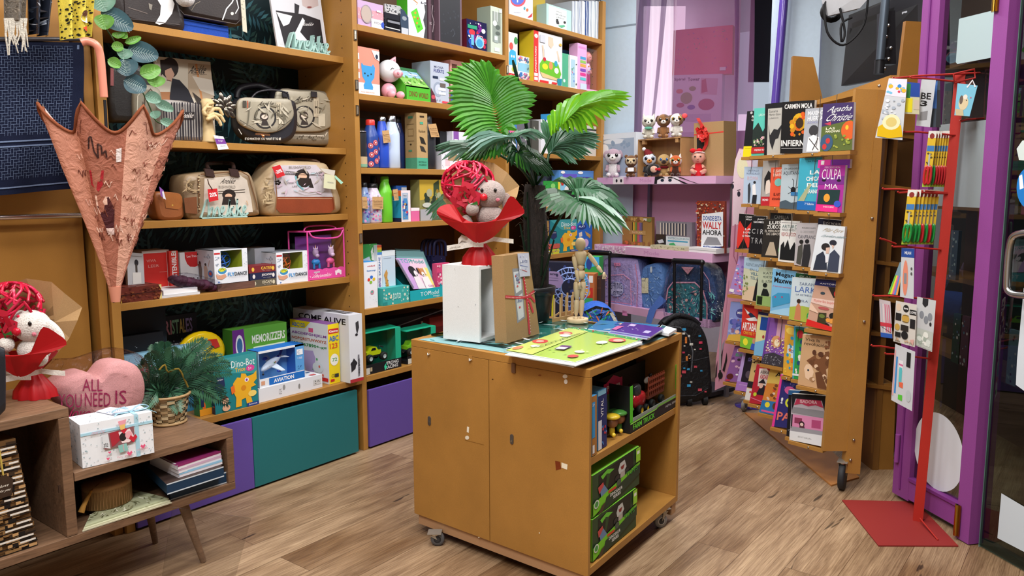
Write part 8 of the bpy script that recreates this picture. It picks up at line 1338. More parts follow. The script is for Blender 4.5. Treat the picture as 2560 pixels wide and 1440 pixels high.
def bx_(o, f):
 for x, y in((1722, 1012), (1762, 1000)):mb=MB('rubber');p=hit(x, y, pb);p.z=.036;mb.tube([p-RH*.016, p+RH*.016], .035, '#121214', 16);sub(o, 'wheel', mb)
 mb=MB('nylon');mb.tube(cr([tuple(hit(x, y, pb))for x, y in((1658, 808), (1690, 788), (1728, 796), (1748, 812))], 4, False), .018, '#15151a', 8);sub(o, 'handle', mb)
 mb=MB('metal');c=hit(1723, 892, f.pl);mb.tube([c+RH*.012*cos(a)+Z_*.014*sin(a)for a in[i*pi/5 for i in range(11)]], .0025, '#d8d4c8', 6);mb.tube([c+Z_*-.014, c+Z_*-.07], .008, '#3a3a3e', 6);sub(o, 'keyring', mb)
bpack('black wheeled backpack with small coloured motifs standing on the floor', [(1655, 850), (1652, 1000), (1700, 1010), (1772, 992), (1776, 940), (1768, 860), (1755, 822), (1735, 802), (1700, 795), (1672, 806)], 0, .16, '#17171a', 'l 3 #55585e 1668 815 1700 818 1722 840 1732 880 1728 930;l 2 #3a3c42 1700 905 1740 900 1772 892;l 2 #3a3c42 1690 990 1740 988 1770 970;sr 6 9 4 #3a9ad0,#c83a5a,#d0d0c8 1700 815 1766 900;sr 9 10 4 #3a9ad0,#2f8aa0,#b8b8b0,#c84a5a 1690 910 1770 985;r 1712 842 1717 858 #d8803a;r 1714 890 1719 902 #d8803a;e 1722 840 3 3 #c8c8c4', side='#0f0f11', ext=bx_, pl=pb)
pb2=PD(4.6, 0);q=[(1456, 800), (1460, 775), (1490, 762), (1520, 768), (1540, 790), (1545, 830), (1500, 850), (1460, 840)]
P=[hit(x, y, pb2)for x, y in cr(q, 4)];mb=MB('nylon');puff(mb, P, -FH, .2, .05, '#2a5fc0');f=Face(mb, P[0]-FH*.051, P[0]-FH*.051+RH, P[0]-FH*.051+RH-Z_, P[0]-FH*.051-Z_, px=True, k='nylon');f.n=-FH;f.pl=(tuple(FH), 4.549);f.run('px;l 7 #15171c 1460 782 1490 768 1520 774 1538 794;sl 3 30 5 #2fb0b8,#15171c,#6a8ae0,#3a9a3a,#e8804a 1462 770 1536 806;p #d8d8cc 1524 782 1532 780 1544 804 1536 806')
mb.box(P[0].x-.1, P[0].x+.15, P[0].y-.1, P[0].y+.1, .002, min(p.z for p in P)+.05, '#1a1c24', 'nylon');tag(mb.build('backpack'), 'blue camouflage backpack peeking over the rear cabinet edge', 'backpack', 'school backpacks')
for l, x0, x1, yt, yb, D, c, dsl in(('green and blue boxed game standing behind the mannequin arm', 1462, 1498, 642, 700, 5.3, '#2f9a4a', 'p #3aa8e0 0 0 1 0 1 .35 0 .5;e .3 .3 .2 .25 #23408a'), ('toy display box with red sun panel behind the mannequin', 1452, 1486, 684, 770, 5.2, '#b86a3a', 'r .0 .0 .5 .35 #3aa0c8;r .6 .05 .9 .25 #e8e8e4;r 0 .4 .9 .68 #c8342a;e .5 .54 .22 .11 #e8a83a;r 0 .7 .9 .85 #3aa868;r 0 .85 .9 1 #9ad06a'), ('dark brown box right of the red sun box', 1487, 1503, 690, 765, 5.25, '#3f2a24', 's 3 8 .1 #5a4038'), ('dark boxed toys under the lowest shelf behind the palm trunk', 1360, 1440, 655, 760, 5.6, '#1b1f38', 's 3 20 .05 #3a4a8a,#2a2a3a')):
 pl=PD(D, 20, 0, ((x0+x1)/2, 700));q=[hit(x0, yt, pl), hit(x1, yt, pl), hit(x1, yb, pl), hit(x0, yb, pl)];q[2].z=q[3].z=.001;q[1].z=q[0].z;fl_=(q[0].z-hit(x0, yb, pl).z)/(q[0].z-.001);mb=MB('paper');n=V(pl[0]);n=n if n.dot(q[0]-CAM)<0 else-n;mb.prism(q, -n*.12, c);f=Face(mb, q[0], q[1], q[1].lerp(q[2], fl_), q[0].lerp(q[3], fl_));f.run(dsl);tag(mb.build('toy_box'), l, 'toy box')
mb=MB('plas');c=at(1424, 718, 4.95);R_=.125;o=empty('lattice_ball', c-Z_*(c.z-.001), 'pale blue lattice globe toy on a stand behind the cabinet', 'toy')
for k_, rr in((0, 1), (1, .75), (2, .45)):mb.tube([c+(RH*cos(a)+Z_*sin(a))*R_*rr-FH*.01*k_ for a in[i*2*pi/32 for i in range(33)]], .0045, '#8aa4e0', 6, cap=False)
for i in range(16):
 a=i*pi/8;mb.tube([c+(RH*cos(a)+Z_*sin(a))*R_*.45, c+(RH*cos(a+.35)+Z_*sin(a+.35))*R_], .0035, '#8aa4e0', 5, cap=False);mb.tube([c+(RH*cos(a)+Z_*sin(a))*R_*.45, c+(RH*cos(a-.35)+Z_*sin(a-.35))*R_], .0035, '#8aa4e0', 5, cap=False)
sub(o, 'lattice', mb);mb=MB('plas');mb.tube([V((c.x, c.y, .002)), c-Z_*R_], .012, '#4a5a9a', 8);mb.tube([V((c.x, c.y, .001)), V((c.x, c.y, .015))], .12, '#4a5a9a', 20);sub(o, 'stand', mb)
mb=MB('paper');f0=PD(4.8);P=[hit(x, y, f0)for x, y in((1368, 678), (1398, 680), (1409, 703), (1400, 720), (1372, 718), (1360, 700))];mb.prism(P, FH*.01, '#9a86b4');f=Face(mb, P[0], P[1], P[3], P[4]);f.run('b .2 .1 .6 .12 #2a2a44 SMARTMAX;l .02 #4a4a6a .1 .4 .9 .4;l .02 #4a4a6a .1 .55 .9 .55;e .8 .2 .1 .1 #3a3a5a');mb.tube([V((P[4].x, P[4].y, .001))+FH*.02, P[4].lerp(P[1], .5)+FH*.02], .008, '#d8d02a', 6);tag(mb.build('sign_card'), 'lilac hexagonal sign card beside the blue lattice globe', 'sign')
# ================================================================ shop window: boxes, voile
sl_=hit(1700, 330, PD(7.35)).z
mb=MB('wall');a=bk(1560, 7.6, 0);b=bk(1915, 7.1, 0);mb.obox(a, b-a, FH*.5, Z_*(sl_-.0), '#d8d0dc');struct(mb.build('trim_2'))
pw=(tuple(WD.cross(Z_).normalized()), WD.cross(Z_).normalized().dot(at(1740, 250, 7.45)))
card('tower_game', 'white boxed spiral tower game standing behind the violet voile', 'toy box', [(1680, 188), (1806, 184), (1802, fyp(1802, sl_+.002, pw)), (1678, fyp(1678, sl_+.002, pw))], pw, .12, '#e6e2ea', 'b .05 .05 .22 .06 #3a2f3a Spiral;b .32 .05 .24 .06 #3a2f3a Tower;p #d8b8c0 .58 .06 .92 .08 .9 .36 .58 .34;p #c05a5a .6 .1 .68 .08 .72 .3 .6 .32;e .7 .52 .16 .1 #b84a4a;e .3 .4 .12 .1 #9aa85a;e .16 .28 .07 .04 #e0805a;e .42 .24 .07 .04 #8aa04a;e .18 .52 .08 .04 #b85a5a;e .4 .56 .08 .04 #6a6ab0;r .1 .68 .8 .8 #cfc8d8;r .75 .92 .92 .98 #c02a3a')
zt=hit(1740, 186, pw).z
card('catalogue_box', 'large pink box covered in rows of tiny figures, on top of the spiral tower game', 'toy box', [(1684, 76), (1832, 62), (1830, 184), (1680, 188)], (pw[0], pw[1]), .1, '#e87a78', ';'.join('s%s %d 12 .012 #7a5ab0,#c84a7a,#e8b05a,#6aa07a .03 %.2f .97 %.2f'%('l', i, .04+i*.11, .14+i*.11)for i in range(8))+';r .8 .86 .9 .93 #f0f0f0', side='#f0a05a')
def drape(name, label, pts, D, col, amp, waves, gp='voile curtains', k='voile'):
 a, b, c_, d, y0, y1=pts;mb=MB(k);m, h=40, 10;vs=[]
 for i in range(m+1):
  for j in range(h+1):
   u, v_=i/m, j/h;x=(a+(b-a)*u)*(1-v_)+(c_+(d-c_)*u)*v_+3*sin(v_*3+u);vs.append(at(x, y0+(y1-y0)*v_, D+amp*sin(u*waves)+.1*(1-u)))
 mb.add(vs, [(i*(h+1)+j, (i+1)*(h+1)+j, (i+1)*(h+1)+j+1, i*(h+1)+j+1)for i in range(m)for j in range(h)], col, True);return tag(mb.build(name), label, 'curtain', gp)
drape('curtain', 'pale pinkish voile curtain covering the lit left part of the window', (1580, 1690, 1575, 1680, -40, 345), 7.15, '#ecd8e6', .05, 24)
drape('curtain', 'broad translucent violet voile curtain over the boxed games', (1684, 1884, 1676, 1882, -40, 400), 7.12, '#b27aa6', .03, 9)
drape('curtain', 'bunched violet voile strip at the left edge of the window', (1602, 1626, 1562, 1606, -40, 338), 7.0, '#7d5c8a', .03, 7)
drape('curtain', 'narrow violet voile strip crossing the pale curtain', (1656, 1668, 1624, 1634, -40, 338), 7.0, '#7d5c8a', .02, 5)
drape('curtain', 'thin dense violet voile fold at the right edge of the window', (1836, 1846, 1832, 1840, -40, 420), 7.0, '#8a5a8c', .02, 4)
# ================================================================ book rack on castors
def DX(x):return 3.90+(2090-x)*.00375
rk=empty('book_rack', at(2000, 1130, 4.1)*1, 'brown wheeled book rack with rows of tilted novels, at the right', 'book rack');rk.location.z=0
N0, N1, N2, N3=at(2066, 1122, 4.0), at(2143, 226, 4.0), at(1874, 300, 5.02), at(1822, 955, 5.02)
off=(RH*.08+FH*.02);mb=MB('mdf');mb.prism([p+off for p in(N0, N1, N2, N3)], off*.3, '#8a5f2c');sub(rk, 'back_board', mb)
def rp(q, D, th, col, nm, k='mdf', dr=None):mb=MB(k);mb.prism([at(x, y, D)for x, y in q], (dr or FH)*th, col);return sub(rk, nm, mb)
rp([(2140, 222), (2196, 224), (2118, 1128), (2058, 1128)], 3.86, .03, MDF, 'end_panel');rp([(2196, 224), (2214, 226), (2150, 1186), (2110, 1182), (2118, 1128)], 3.855, .05, MDF, 'end_post')
mb=MB('mdf');mb.prism([at(2226, 188, 3.84), at(2226, 226, 3.84), at(1958, 300, 4.9), at(1958, 284, 4.9)], RH*.03, MDF);sub(rk, 'top_rail', mb)
mb=MB('mdf');mb.prism([at(2140, 224, 3.88), at(2140, 238, 3.88), at(2014, 268, 4.2), at(2014, 258, 4.2)], RH*.10, MDF);sub(rk, 'header_rail', mb)
rp([(1983, 140), (2033, 143), (2060, 262), (1976, 275)], 4.75, .03, '#8f6229', 'upright_board');mb=MB('metal');[mb.ball(at(x, y, 3.85), .008, '#b8b0a0', 8, 6)for x, y in((2198, 215), (2180, 546), (2160, 804), (2134, 1100), (2126, 1150))];sub(rk, 'bolts', mb)
caster(rk, at(2106, 1195, 3.88), .072, '#2a2b2e', yaw=AZ+2.6, w=.03, name='castor', ztop=.155);caster(rk, at(1862, 985, 5.3), .04, yaw=0, name='castor', ztop=.09)
mb=MB('gloss');p=hit(1873, 1015, PZ(0));mb.lathe(V((p.x, p.y, .001)), [(.10, 0), (.10, .006), (.03, .02), (.028, .12)], '#4a3a8a', 24);sub(rk, 'leg_plate', mb)
P=[hit(x, y, PZ(.001))for x, y in((1862, 1034), (1985, 1040), (2148, 1196), (2078, 1216))];mb=MB('mdf');mb.prism(P, Z_*.008, '#b5783c');tag(mb.build('base_board'), 'thin orange brown board lying on the floor under the book rack', 'board')
BK_='''1868,278 1906,276 1896,391 1857,392|17181c|black novel with yellow band, far left of the top row|b .35 .1 .5 .05 #e8e4e0 Rosa;b .35 .17 .5 .05 #e8e4e0 Olivia;e .3 .04 .08 .03 #bbb;r 0 .77 1 1 #e8d81c;l .01 #8a8000 .1 .82 .9 .82
1886,271 1928,268 1920,388 1878,390|5ac0b0|teal novel with dark mountains and red band in the top row|p #23302c 0 .45 .3 .3 .6 .5 1 .2 1 .85 0 .85;t .3 .12 .6 .07 #e0f0e8 LAS HIJAS;s 3 40 .05 #c8d8b0,#6a8a5a,#e0b0b8 .05 .58 .95 .8;r 0 .82 1 .95 #b82a2c;t .2 .86 .6 .04 #fff PREMIO PLA
1913,260 1962,255 1956,386 1910,388|17181c|grey novel in a black frame with a flying bat, top row|r .16 .1 1 1 #b8b6ae;t .22 .13 .45 .05 #444 Susana;t .22 .2 .6 .05 #444 Martin Gijon;t .22 .27 .5 .03 #777 La Babilonia;p #26262a .2 .4 .3 .62 .5 .5 .7 .52 .95 .4 .75 .68 .6 .7 .45 .9 .3 .75
1956,255 2037,250 2030,384 1950,384|121214|black novel with burning sunflower and large white title, top row|b .08 .05 .86 .09 #f0ece8 CARMEN MOLA;e .56 .4 .22 .17 #d8a81c;s 3 30 .06 #e0b020,#c8841c,#d85a1c .25 .18 .9 .68;e .58 .42 .12 .1 #3a2814;b .03 .74 .9 .12 #f0ece8 INFIERNO;l .01 #bbb .05 .9 .9 .9
2014,272 2062,268 2056,381 2006,382|a9aeb6|grey novel with the back of a boy in braces, top row|b .15 .06 .8 .1 #f0f2f6 MAXIMO;b .15 .18 .8 .1 #f0f2f6 HUERTA;t .15 .3 .6 .04 #8a8ac0 ADIOS;e .5 .5 .24 .12 #3a3a3e;p #eceef2 .2 .98 .25 .66 .5 .6 .8 .66 .9 .98;l .04 #3a3230 .3 .68 .8 .95;l .04 #3a3230 .75 .68 .5 .95
2058,260 2135,255 2130,375 2050,379|3f2f62|purple and olive novel with white script name, right end of the top row|p #5a6a34 0 .48 1 .36 1 1 0 1;p #c8405a .08 .42 .3 .38 .3 .46;i .1 .06 .75 .15 #f0f0f0 Agatha;i .08 .22 .8 .15 #f0f0f0 Christie;e .9 .58 .26 .2 #d8602a;e .82 .52 .05 .05 #f0c03a;b .15 .5 .3 .05 #e8e8c8 LAS;b .15 .56 .45 .05 #e8e8c8 MANZANAS;e .2 .82 .2 .18 #3a5a7a;e .24 .78 .07 .06 #c83a3a;e .14 .9 .07 .06 #c83a3a;s 3 14 .04 #8a9a3a,#a8b04a .4 .65 .95 .95
1861,417 1907,417 1900,510 1857,508|b4c8de|pale blue novel with two men standing, left of the second row|t .2 .08 .6 .05 #5a6a8a SANTIAGO;t .15 .16 .7 .05 #5a6a8a POSTEGUILLO;t .2 .26 .6 .1 #d8b0b8 ROMA;p #3a4048 .3 .98 .25 .5 .36 .42 .42 .6 .4 .98;p #f0f0f0 .55 .8 .5 .5 .66 .45 .75 .75;p #26282e .52 1 .56 .76 .8 .76 .78 1;e .62 .42 .07 .04 #26282e
1908,402 1945,400 1938,514 1902,514|a8a4a0|grey novel with a dark-haired woman and red label, second row|p #e0d0c4 .2 .4 .6 .34 .7 .7 .3 .75;p #1c1a1c .15 .4 .4 .22 .75 .34 .8 .7 .66 .6 .5 .42 .3 .45 .2 .7;r 0 .8 .8 1 #b82430;t .1 .85 .4 .05 #fff PREMIO
1928,419 1962,418 1955,517 1923,516|e25a3c|orange red novel with a teal heart, second row|b .2 .05 .7 .08 #f0d8c8 ELISABET;b .2 .15 .7 .08 #f0d8c8 BENAVENT;e .6 .38 .28 .1 #7ac0b8;b .3 .65 .6 .07 #5a1a14 EL ARTE;b .2 .76 .7 .07 #5a1a14 DE ENGAÑAR
1955,411 2004,409 1997,524 1949,521|b5c4cc|pale grey novel with a dark scorpion, second row|t .15 .08 .75 .04 #444 EVA GARCIA SAENZ;t .1 .16 .85 .09 #3a4450 AQUITANIA;e .65 .58 .12 .08 #17191e;l .03 #17191e .65 .5 .66 .36 .58 .33;l .02 #17191e .4 .5 .65 .58 .9 .5;l .02 #17191e .4 .66 .65 .6 .92 .66;r .55 .62 .9 .7 #3a7ab0;p #4a5a66 0 .85 .3 .8 .6 .86 1 .82 1 1 0 1
1999,396 2056,392 2048,527 1992,524|3fa8c0|turquoise novel with wooden walkway and blue band, second row|t .4 .05 .5 .03 #12303a La Vecina;b .5 .24 .45 .08 #f0f4f0 LA;b .35 .36 .6 .08 #f0f4f0 CHICA;b .4 .48 .55 .08 #f0f4f0 DEL;b .3 .6 .65 .08 #f0f4f0 VERANO;p #a8b08a .0 .85 .5 .5 .6 .5 .3 .85;r 0 .83 1 1 #1f6ab4;t .35 .86 .4 .04 #fff 7.ª Edición
2046,400 2126,398 2124,420 2044,420|8a3ab8|violet book top showing behind the magenta novel|r 0 0 .4 1 #d83a9a;p #eee .1 .1 .2 .1 .2 .6 .1 .6
2050,414 2114,413 2104,532 2038,527|a82f98|magenta novel with purple eyes and tall white title, right end of second row|t .2 .02 .6 .04 #f0c0e0 MERCEDES RON;p #7a2f8a 0 .26 1 .22 1 .4 0 .42;e .22 .32 .08 .03 #1a1222;e .8 .32 .08 .03 #1a1222;t .12 .08 .76 .22 #f4e8f4 CULPA;t .28 .4 .5 .1 #f4e8f4 MIA;p #1f3a3a .06 .53 .88 .52 .86 .84 .04 .84;e .4 .7 .12 .09 #e8a03a;r .02 .85 .85 1 #e8308a;e .82 .82 .13 .07 #3a5ac8;t .3 .88 .4 .03 #fff DESCUBRE
1848,534 1885,537 1877,621 1841,622|141416|black and red novel with a large red cross, left of the third row|p #d8362c 0 .3 .1 .2 .5 .45 .9 .2 1 .3 .7 .55 1 .85 .8 1 .45 .7 .1 1 0 .9;b .45 .05 .5 .05 #eee CARMEN;b .5 .12 .4 .05 #eee MOLA;b .5 .4 .4 .06 #eee LA;b .4 .5 .55 .06 #eee NOVIA;b .35 .6 .6 .06 #eee GITANA
1880,540 1916,541 1907,636 1871,632|17171a|black novel with thin spaced letters, third row|b .4 .06 .5 .05 #eee JUAN;b .15 .13 .8 .05 #eee GOMEZ;t .1 .34 .8 .13 #b8b8b8 C I R;t .1 .58 .8 .15 #b8b8b8 T R A
1926,532 1978,535 1977,552 1925,550|1c1c1e|black book top with grey name, behind the third row|t .2 .3 .7 .5 #8a8a86 CAMILLA
1910,548 1958,547 1952,645 1903,642|2b2824|black novel with a lit arcade street and green badge, third row|b .3 .05 .6 .09 #f0f0ea LUIS;b .2 .16 .75 .09 #f0f0ea ZUECO;t .1 .28 .85 .06 #e8e0d4 EL MERCADER;t .2 .36 .7 .06 #e8e0d4 DE LIBROS;p #b8a890 .4 .6 .6 .6 .8 .95 .2 .95;e .95 .8 .1 .08 #3aa04a
1952,551 2000,553 1992,658 1945,653|dfe0dc|white framed novel with black riders, third row|l .015 #222 .05 .05 .9 .05;t .1 .1 .8 .08 #2a5a5a ARTURO;t .1 .2 .8 .05 #777 PEREZ REVERTE;t .1 .28 .8 .09 #a84a4a REVOLUCION;p #15181a .08 .95 .1 .6 .25 .5 .3 .65 .45 .45 .6 .7 .8 .5 .9 .6 .88 .95
1992,557 2050,558 2032,669 1985,662|b5b0b2|grey novel with an embracing couple in long coats, third row|t .25 .1 .6 .03 #444 ROSARIO RARO;t .2 .18 .6 .05 #999 EL CIELO SOBRE;t .1 .28 .8 .08 #5a5a62 CANFRANC;e .28 .44 .1 .05 #23211f;e .55 .42 .1 .05 #1d1d20;p #4a4a44 .12 .95 .15 .55 .35 .48 .4 .7 .36 .98;p #2a2a2e .4 1 .42 .5 .7 .48 .8 .7 .76 1
2046,546 2114,552 2112,575 2044,568|1c1d34|navy book top with white capitals, behind the white embrace novel|t .2 .3 .75 .35 #e8e8ea ELOY MORENO
2046,561 2113,567 2101,684 2025,676|dde4ea|white novel with a couple forehead to forehead, right end of third row|i .15 .06 .7 .1 #a89878 Pilar Eyre;i .1 .2 .85 .07 #6a8a90 Un perfecto caballero;e .64 .36 .13 .06 #2a2c38;e .4 .46 .15 .08 #2a2628;p #d8b8a8 .42 .48 .56 .46 .54 .6 .44 .6;p #d8b8a8 .6 .4 .7 .42 .66 .5;p #2e3444 .1 .98 .14 .66 .34 .56 .5 .74 .56 .95;p #3c4458 .56 .98 .58 .6 .72 .5 .92 .62 .92 .98;p #e8e8ee .44 .66 .54 .64 .56 .78 .48 .8
1848,640 1868,642 1862,740 1822,732|a88ac8|pastel town illustrated book, left of the fourth row|s 3 30 .12 #e890b0,#7ab0e0,#d84a6a,#e8e0f0,#8a6ac0 0 .2 1 1;r .0 .88 .3 .96 #eee
1861,643 1916,650 1900,757 1855,748|c9ccb0|cream novel with a lady in a long black dress by plants, fourth row|p #a8c4d8 0 0 1 0 1 .3 0 .25;t .1 .12 .85 .07 #5a6a7a REENCUENTRO;t .3 .24 .5 .05 #5a6a7a EN LA;b .35 .32 .5 .07 #5a7a8a VILLA;t .35 .42 .5 .07 #5a7a8a TELAS;p #d8c0a0 0 .7 1 .6 1 1 0 1;s 3 20 .04 #7a8a4a .0 .4 .3 .9 ;p #17171a .6 .98 .66 .6 .72 .5 .84 .6 .88 .98;e .76 .5 .06 .04 #2a201c
1897,668 1940,669 1932,768 1890,762|b4bfa4|green grey novel with a woman silhouette, fourth row|t .3 .12 .6 .06 #3a4a44 KATE;t .3 .22 .6 .06 #3a4a44 MORTON;t .25 .33 .7 .06 #3a4a44 EL ULTIMO;e .45 .46 .13 .06 #17201c;p #17201c .25 .74 .35 .55 .6 .56 .75 .7 .6 .82;r 0 .74 1 1 #8fb068;r .05 .76 .36 .98 #1c2a14
1932,671 1992,679 1978,791 1925,783|7ab8e0|sky blue novel with island map and bold black name, fourth row|b .15 .06 .75 .12 #15181e Megan;b .1 .18 .85 .12 #15181e Maxwell;t .05 .36 .8 .04 #d8405a ¿A qué estás esperando?;p #3f98c4 .05 .62 .3 .52 .8 .5 .9 .7 .4 .8 .1 .86;e .2 .62 .04 .015 #c8305a;e .5 .6 .04 .015 #c8305a;p #a0d0ec .0 .95 .6 .85 1 .8 1 1 0 1
1990,682 2040,688 2038,704 1988,698|1f5a34|dark green book top between the two fourth row novels|t .2 .3 .6 .3 #d8e0d0 GUIA
1981,693 2048,698 2032,809 1972,798|c9d8de|pale novel with a girl in an orange dress in a meadow, fourth row|t .3 .1 .55 .07 #5a6a8a SARAH;t .15 .2 .8 .13 #4a6ab0 LARK;t .2 .37 .7 .04 #5a6a8a LA ESTRELLA;t .4 .5 .3 .05 #5a6a8a ISLA;p #a8b84a 0 .7 .5 .64 1 .66 1 1 0 1;p #c8805a .22 .98 .26 .66 .34 .58 .44 .66 .5 .98;e .34 .54 .08 .05 #3a2a24;e .82 .85 .1 .09 #2fa04a;b .77 .81 .1 .08 #fff 9
2040,697 2100,702 2091,831 2015,813|c8a08a|novel with a close-up face and padlock charm, dark blue top, red base|p #2a2f6a 0 0 1 0 1 .14 0 .13;t .2 .07 .75 .03 #fff ANTOINE;p #2c2422 .55 .14 1 .14 1 .34 .8 .34;e .38 .28 .09 .03 #3a4a54;e .95 .26 .14 .08 #c82a34;p #e6c8bc 0 .4 1 .4 1 .56 0 .5;t .1 .42 .8 .07 #c8402a Mi primer libro de ajedrez;e .5 .58 .2 .03 #b85a5a;p #3c3a24 .35 .68 .62 .66 .64 .92 .34 .9;e .48 .74 .1 .04 #6a7a3a;e .88 .7 .16 .07 #26221f;p #e8c8b0 0 .5 .3 .66 .34 .7 0 .66;s 3 10 .07 #e8a04a,#2c2422 .6 .74 1 .92;p #d82c28 0 .86 1 .92 1 1 0 1
1827,754 1866,757 1858,855 1817,850|8a9ad4|blue book with a sea of umbrellas and a yellow figure, fifth row|e .7 .28 .3 .12 #4a4a90;b .5 .24 .5 .06 #eee MISS LI;s 3 22 .13 #6a6ab8,#4a5aa8,#8a6a8a,#a8b0e0 0 .4 1 .85;p #d8b04a .1 .85 .9 .8 1 1 0 1;e .6 .76 .14 .05 #e8c0a8
1857,759 1906,761 1893,878 1850,866|d0352a|red joke book with jumping figures and large white title, fifth row|p #23304a .2 .16 .5 .2 .8 .3 .5 .32;p #f0f0f0 .1 .1 .4 .2 .3 .24;p #eee .2 .34 .7 .28 .9 .36 .4 .38;b .06 .42 .9 .18 #f4f4f0 ARTABAN;b .15 .62 .8 .07 #e8b03a CHISTES Y TE;r 0 .74 1 1 #7ac03a;e .3 .86 .14 .08 #f0e83a;p #3a5ac0 .6 1 .66 .86 .9 .86 .95 1;e .78 .8 .1 .06 #c89878
1896,779 1925,784 1910,891 1884,888|e0d898|pale yellow and blue children book partly hidden, fifth row|r 0 0 1 .06 #2a2a5a;r .3 .1 .9 .4 #1f4a9a;p #7ab8e0 0 .7 1 .6 1 1 0 1;e .7 .55 .1 .04 #a83a3a
1922,786 1972,791 1960,918 1903,908|8a5ab0|large purple fantasy book with exploding light over a crowd, fifth row|r .0 0 .12 1 #6a3f98;p #d8a8c0 .5 .0 1 .0 1 .5 .5 .5;l .03 #5a3a9a .72 .0 .7 .45;e .55 .52 .24 .12 #d8a06a;e .58 .54 .12 .07 #f4e8c8;s 3 60 .035 #e8d8a0,#f0e8d0,#c86a8a .1 .4 1 .75;p #3c3a44 .0 1 .1 .8 .5 .74 1 .8 1 1;s 4 60 .025 #8a8a94,#55555f .05 .8 .95 1
1963,812 1995,819 1980,943 1957,936|dca83a|yellow book with pale blue label, fifth row|e .5 .1 .4 .07 #f0d060;r .3 .38 1 .62 #dfe8ea;b .4 .46 .5 .06 #2a4a8a TES;s 3 16 .12 #e87a2a,#e8c84a,#3a9ac0 0 .15 1 .95
1985,815 2020,820 2003,949 1981,946|4aa8c8|turquoise edged green activity book with children, fifth row|r .15 .05 1 1 #2f9a4a;e .5 .14 .25 .08 #d83a4a;s 3 14 .14 #5ac04a,#e8e8e0,#23507a .15 .2 1 .9;r 0 .9 1 .94 #dfe8ea
2007,835 2088,845 2078,979 1994,961|cba57c|tan book with a curly haired figure drawing, right end of fifth row|t .1 .06 .45 .06 #2a2018 Viva la;t .08 .14 .7 .06 #2a2018 revolución;p #e8c8a8 .15 .66 .2 .58 .35 .55 .45 .7 .4 .9 .3 .86 .22 .84;e .28 .68 .03 .02 #2a3a4a;p #7a5034 .2 .5 .5 .34 .85 .26 .98 .5 .8 .6 .85 .76 .7 .84 .6 .66 .4 .6;s 5 22 .07 #a8805a,#6a442c,#e0c0a0 .25 .28 1 .9;e .42 .32 .06 .05 #5a3828;e .62 .34 .08 .05 #5a3828;p #6a442c .5 .7 .66 .66 .9 .98 .6 .98;s 7 12 .04 #8a5a3c .7 .05 .95 .3
1837,865 1862,866 1856,956 1811,953|8a5a9a|purple illustrated book with big white and green title, left of the sixth row|b .35 .08 .6 .08 #eee LAS P;b .3 .2 .65 .08 #3aa86a ELOI;s 3 14 .12 #3a2a3a,#d8b0c8,#e8e8ea,#6a3a7a 0 .3 1 .95;e .25 .85 .2 .08 #5a2420;r .05 .94 .3 .98 #c83a4a
1858,880 1888,885 1876,981 1838,975|221e2c|black novel with lilac spine side and purple band, sixth row|r 0 0 .25 1 #b8a0dc;t .5 .1 .4 .12 #8a8ad8 #H;e .7 .55 .2 .1 #5a5060;r 0 .76 1 1 #a878c8;l .02 #e8d8f0 .2 .84 .9 .84
1882,895 1908,899 1888,1004 1862,998|d6b878|cream book with black lace top and white base, sixth row|s 3 20 .06 #2a2420 0 0 1 .12;i .3 .25 .5 .08 #3a2a1c C;r 0 .55 .6 .7 #23252c;r 0 .72 1 1 #e4e4e0;e .4 .8 .1 .03 #c85a4a
1892,910 1936,916 1914,1013 1873,1007|b8283a|red book with a small witch and scribbled title, sixth row|p #e8dcd8 .2 .1 .6 .08 .95 .2 .9 .5 .3 .55;t .3 .14 .5 .08 #2a2024 ABRA;b .35 .24 .6 .11 #c8304a KADABRA;p #23202c .3 .76 .5 .5 .7 .5 .8 .76;e .5 .52 .12 .07 #e8c0b0;p #23202c .3 .46 .55 .34 .75 .46;e .25 .76 .1 .05 #c8d83a;l .04 #e87aa0 .05 .86 .9 .94;p #3a8ac0 .8 .5 1 .4 1 .6
1926,920 1962,926 1944,1040 1898,1030|d88a3a|orange book with blue base and yellow badge, sixth row|p #e0c060 0 0 1 0 1 .3 0 .34;b .45 .06 .5 .1 #15151a AI;s 3 12 .1 #d85a2a,#e8d0b8,#7a4a2a .1 .3 .95 .7;p #2f7ab8 0 .72 1 .7 1 1 0 1;e .35 .8 .14 .06 #f0e03a;e .8 .8 .16 .08 #6a3c24;r .1 .93 .8 .97 #e05a9a
1952,935 1996,948 1978,1071 1929,1066|2f2f74|navy book with pink spine and huge coloured letters, sixth row|r 0 0 .13 1 #e8409a;e .65 .26 .3 .08 #d85a9a;b .25 .42 .12 .12 #f0f0f0 !;e .7 .5 .2 .09 #d8e03a;e .7 .5 .1 .045 #2f2f74;b .2 .7 .7 .16 #e87a6a PA;s 3 12 .03 #8a8ad0 .3 .05 .9 .25
1972,975 2078,981 2071,1110 1966,1090|15161c|black and starry book edge around the snowy shop book, lowest|s 3 40 .01 #d0d0d8;p #2a5a8a 0 0 .3 0 .2 .1 0 .1
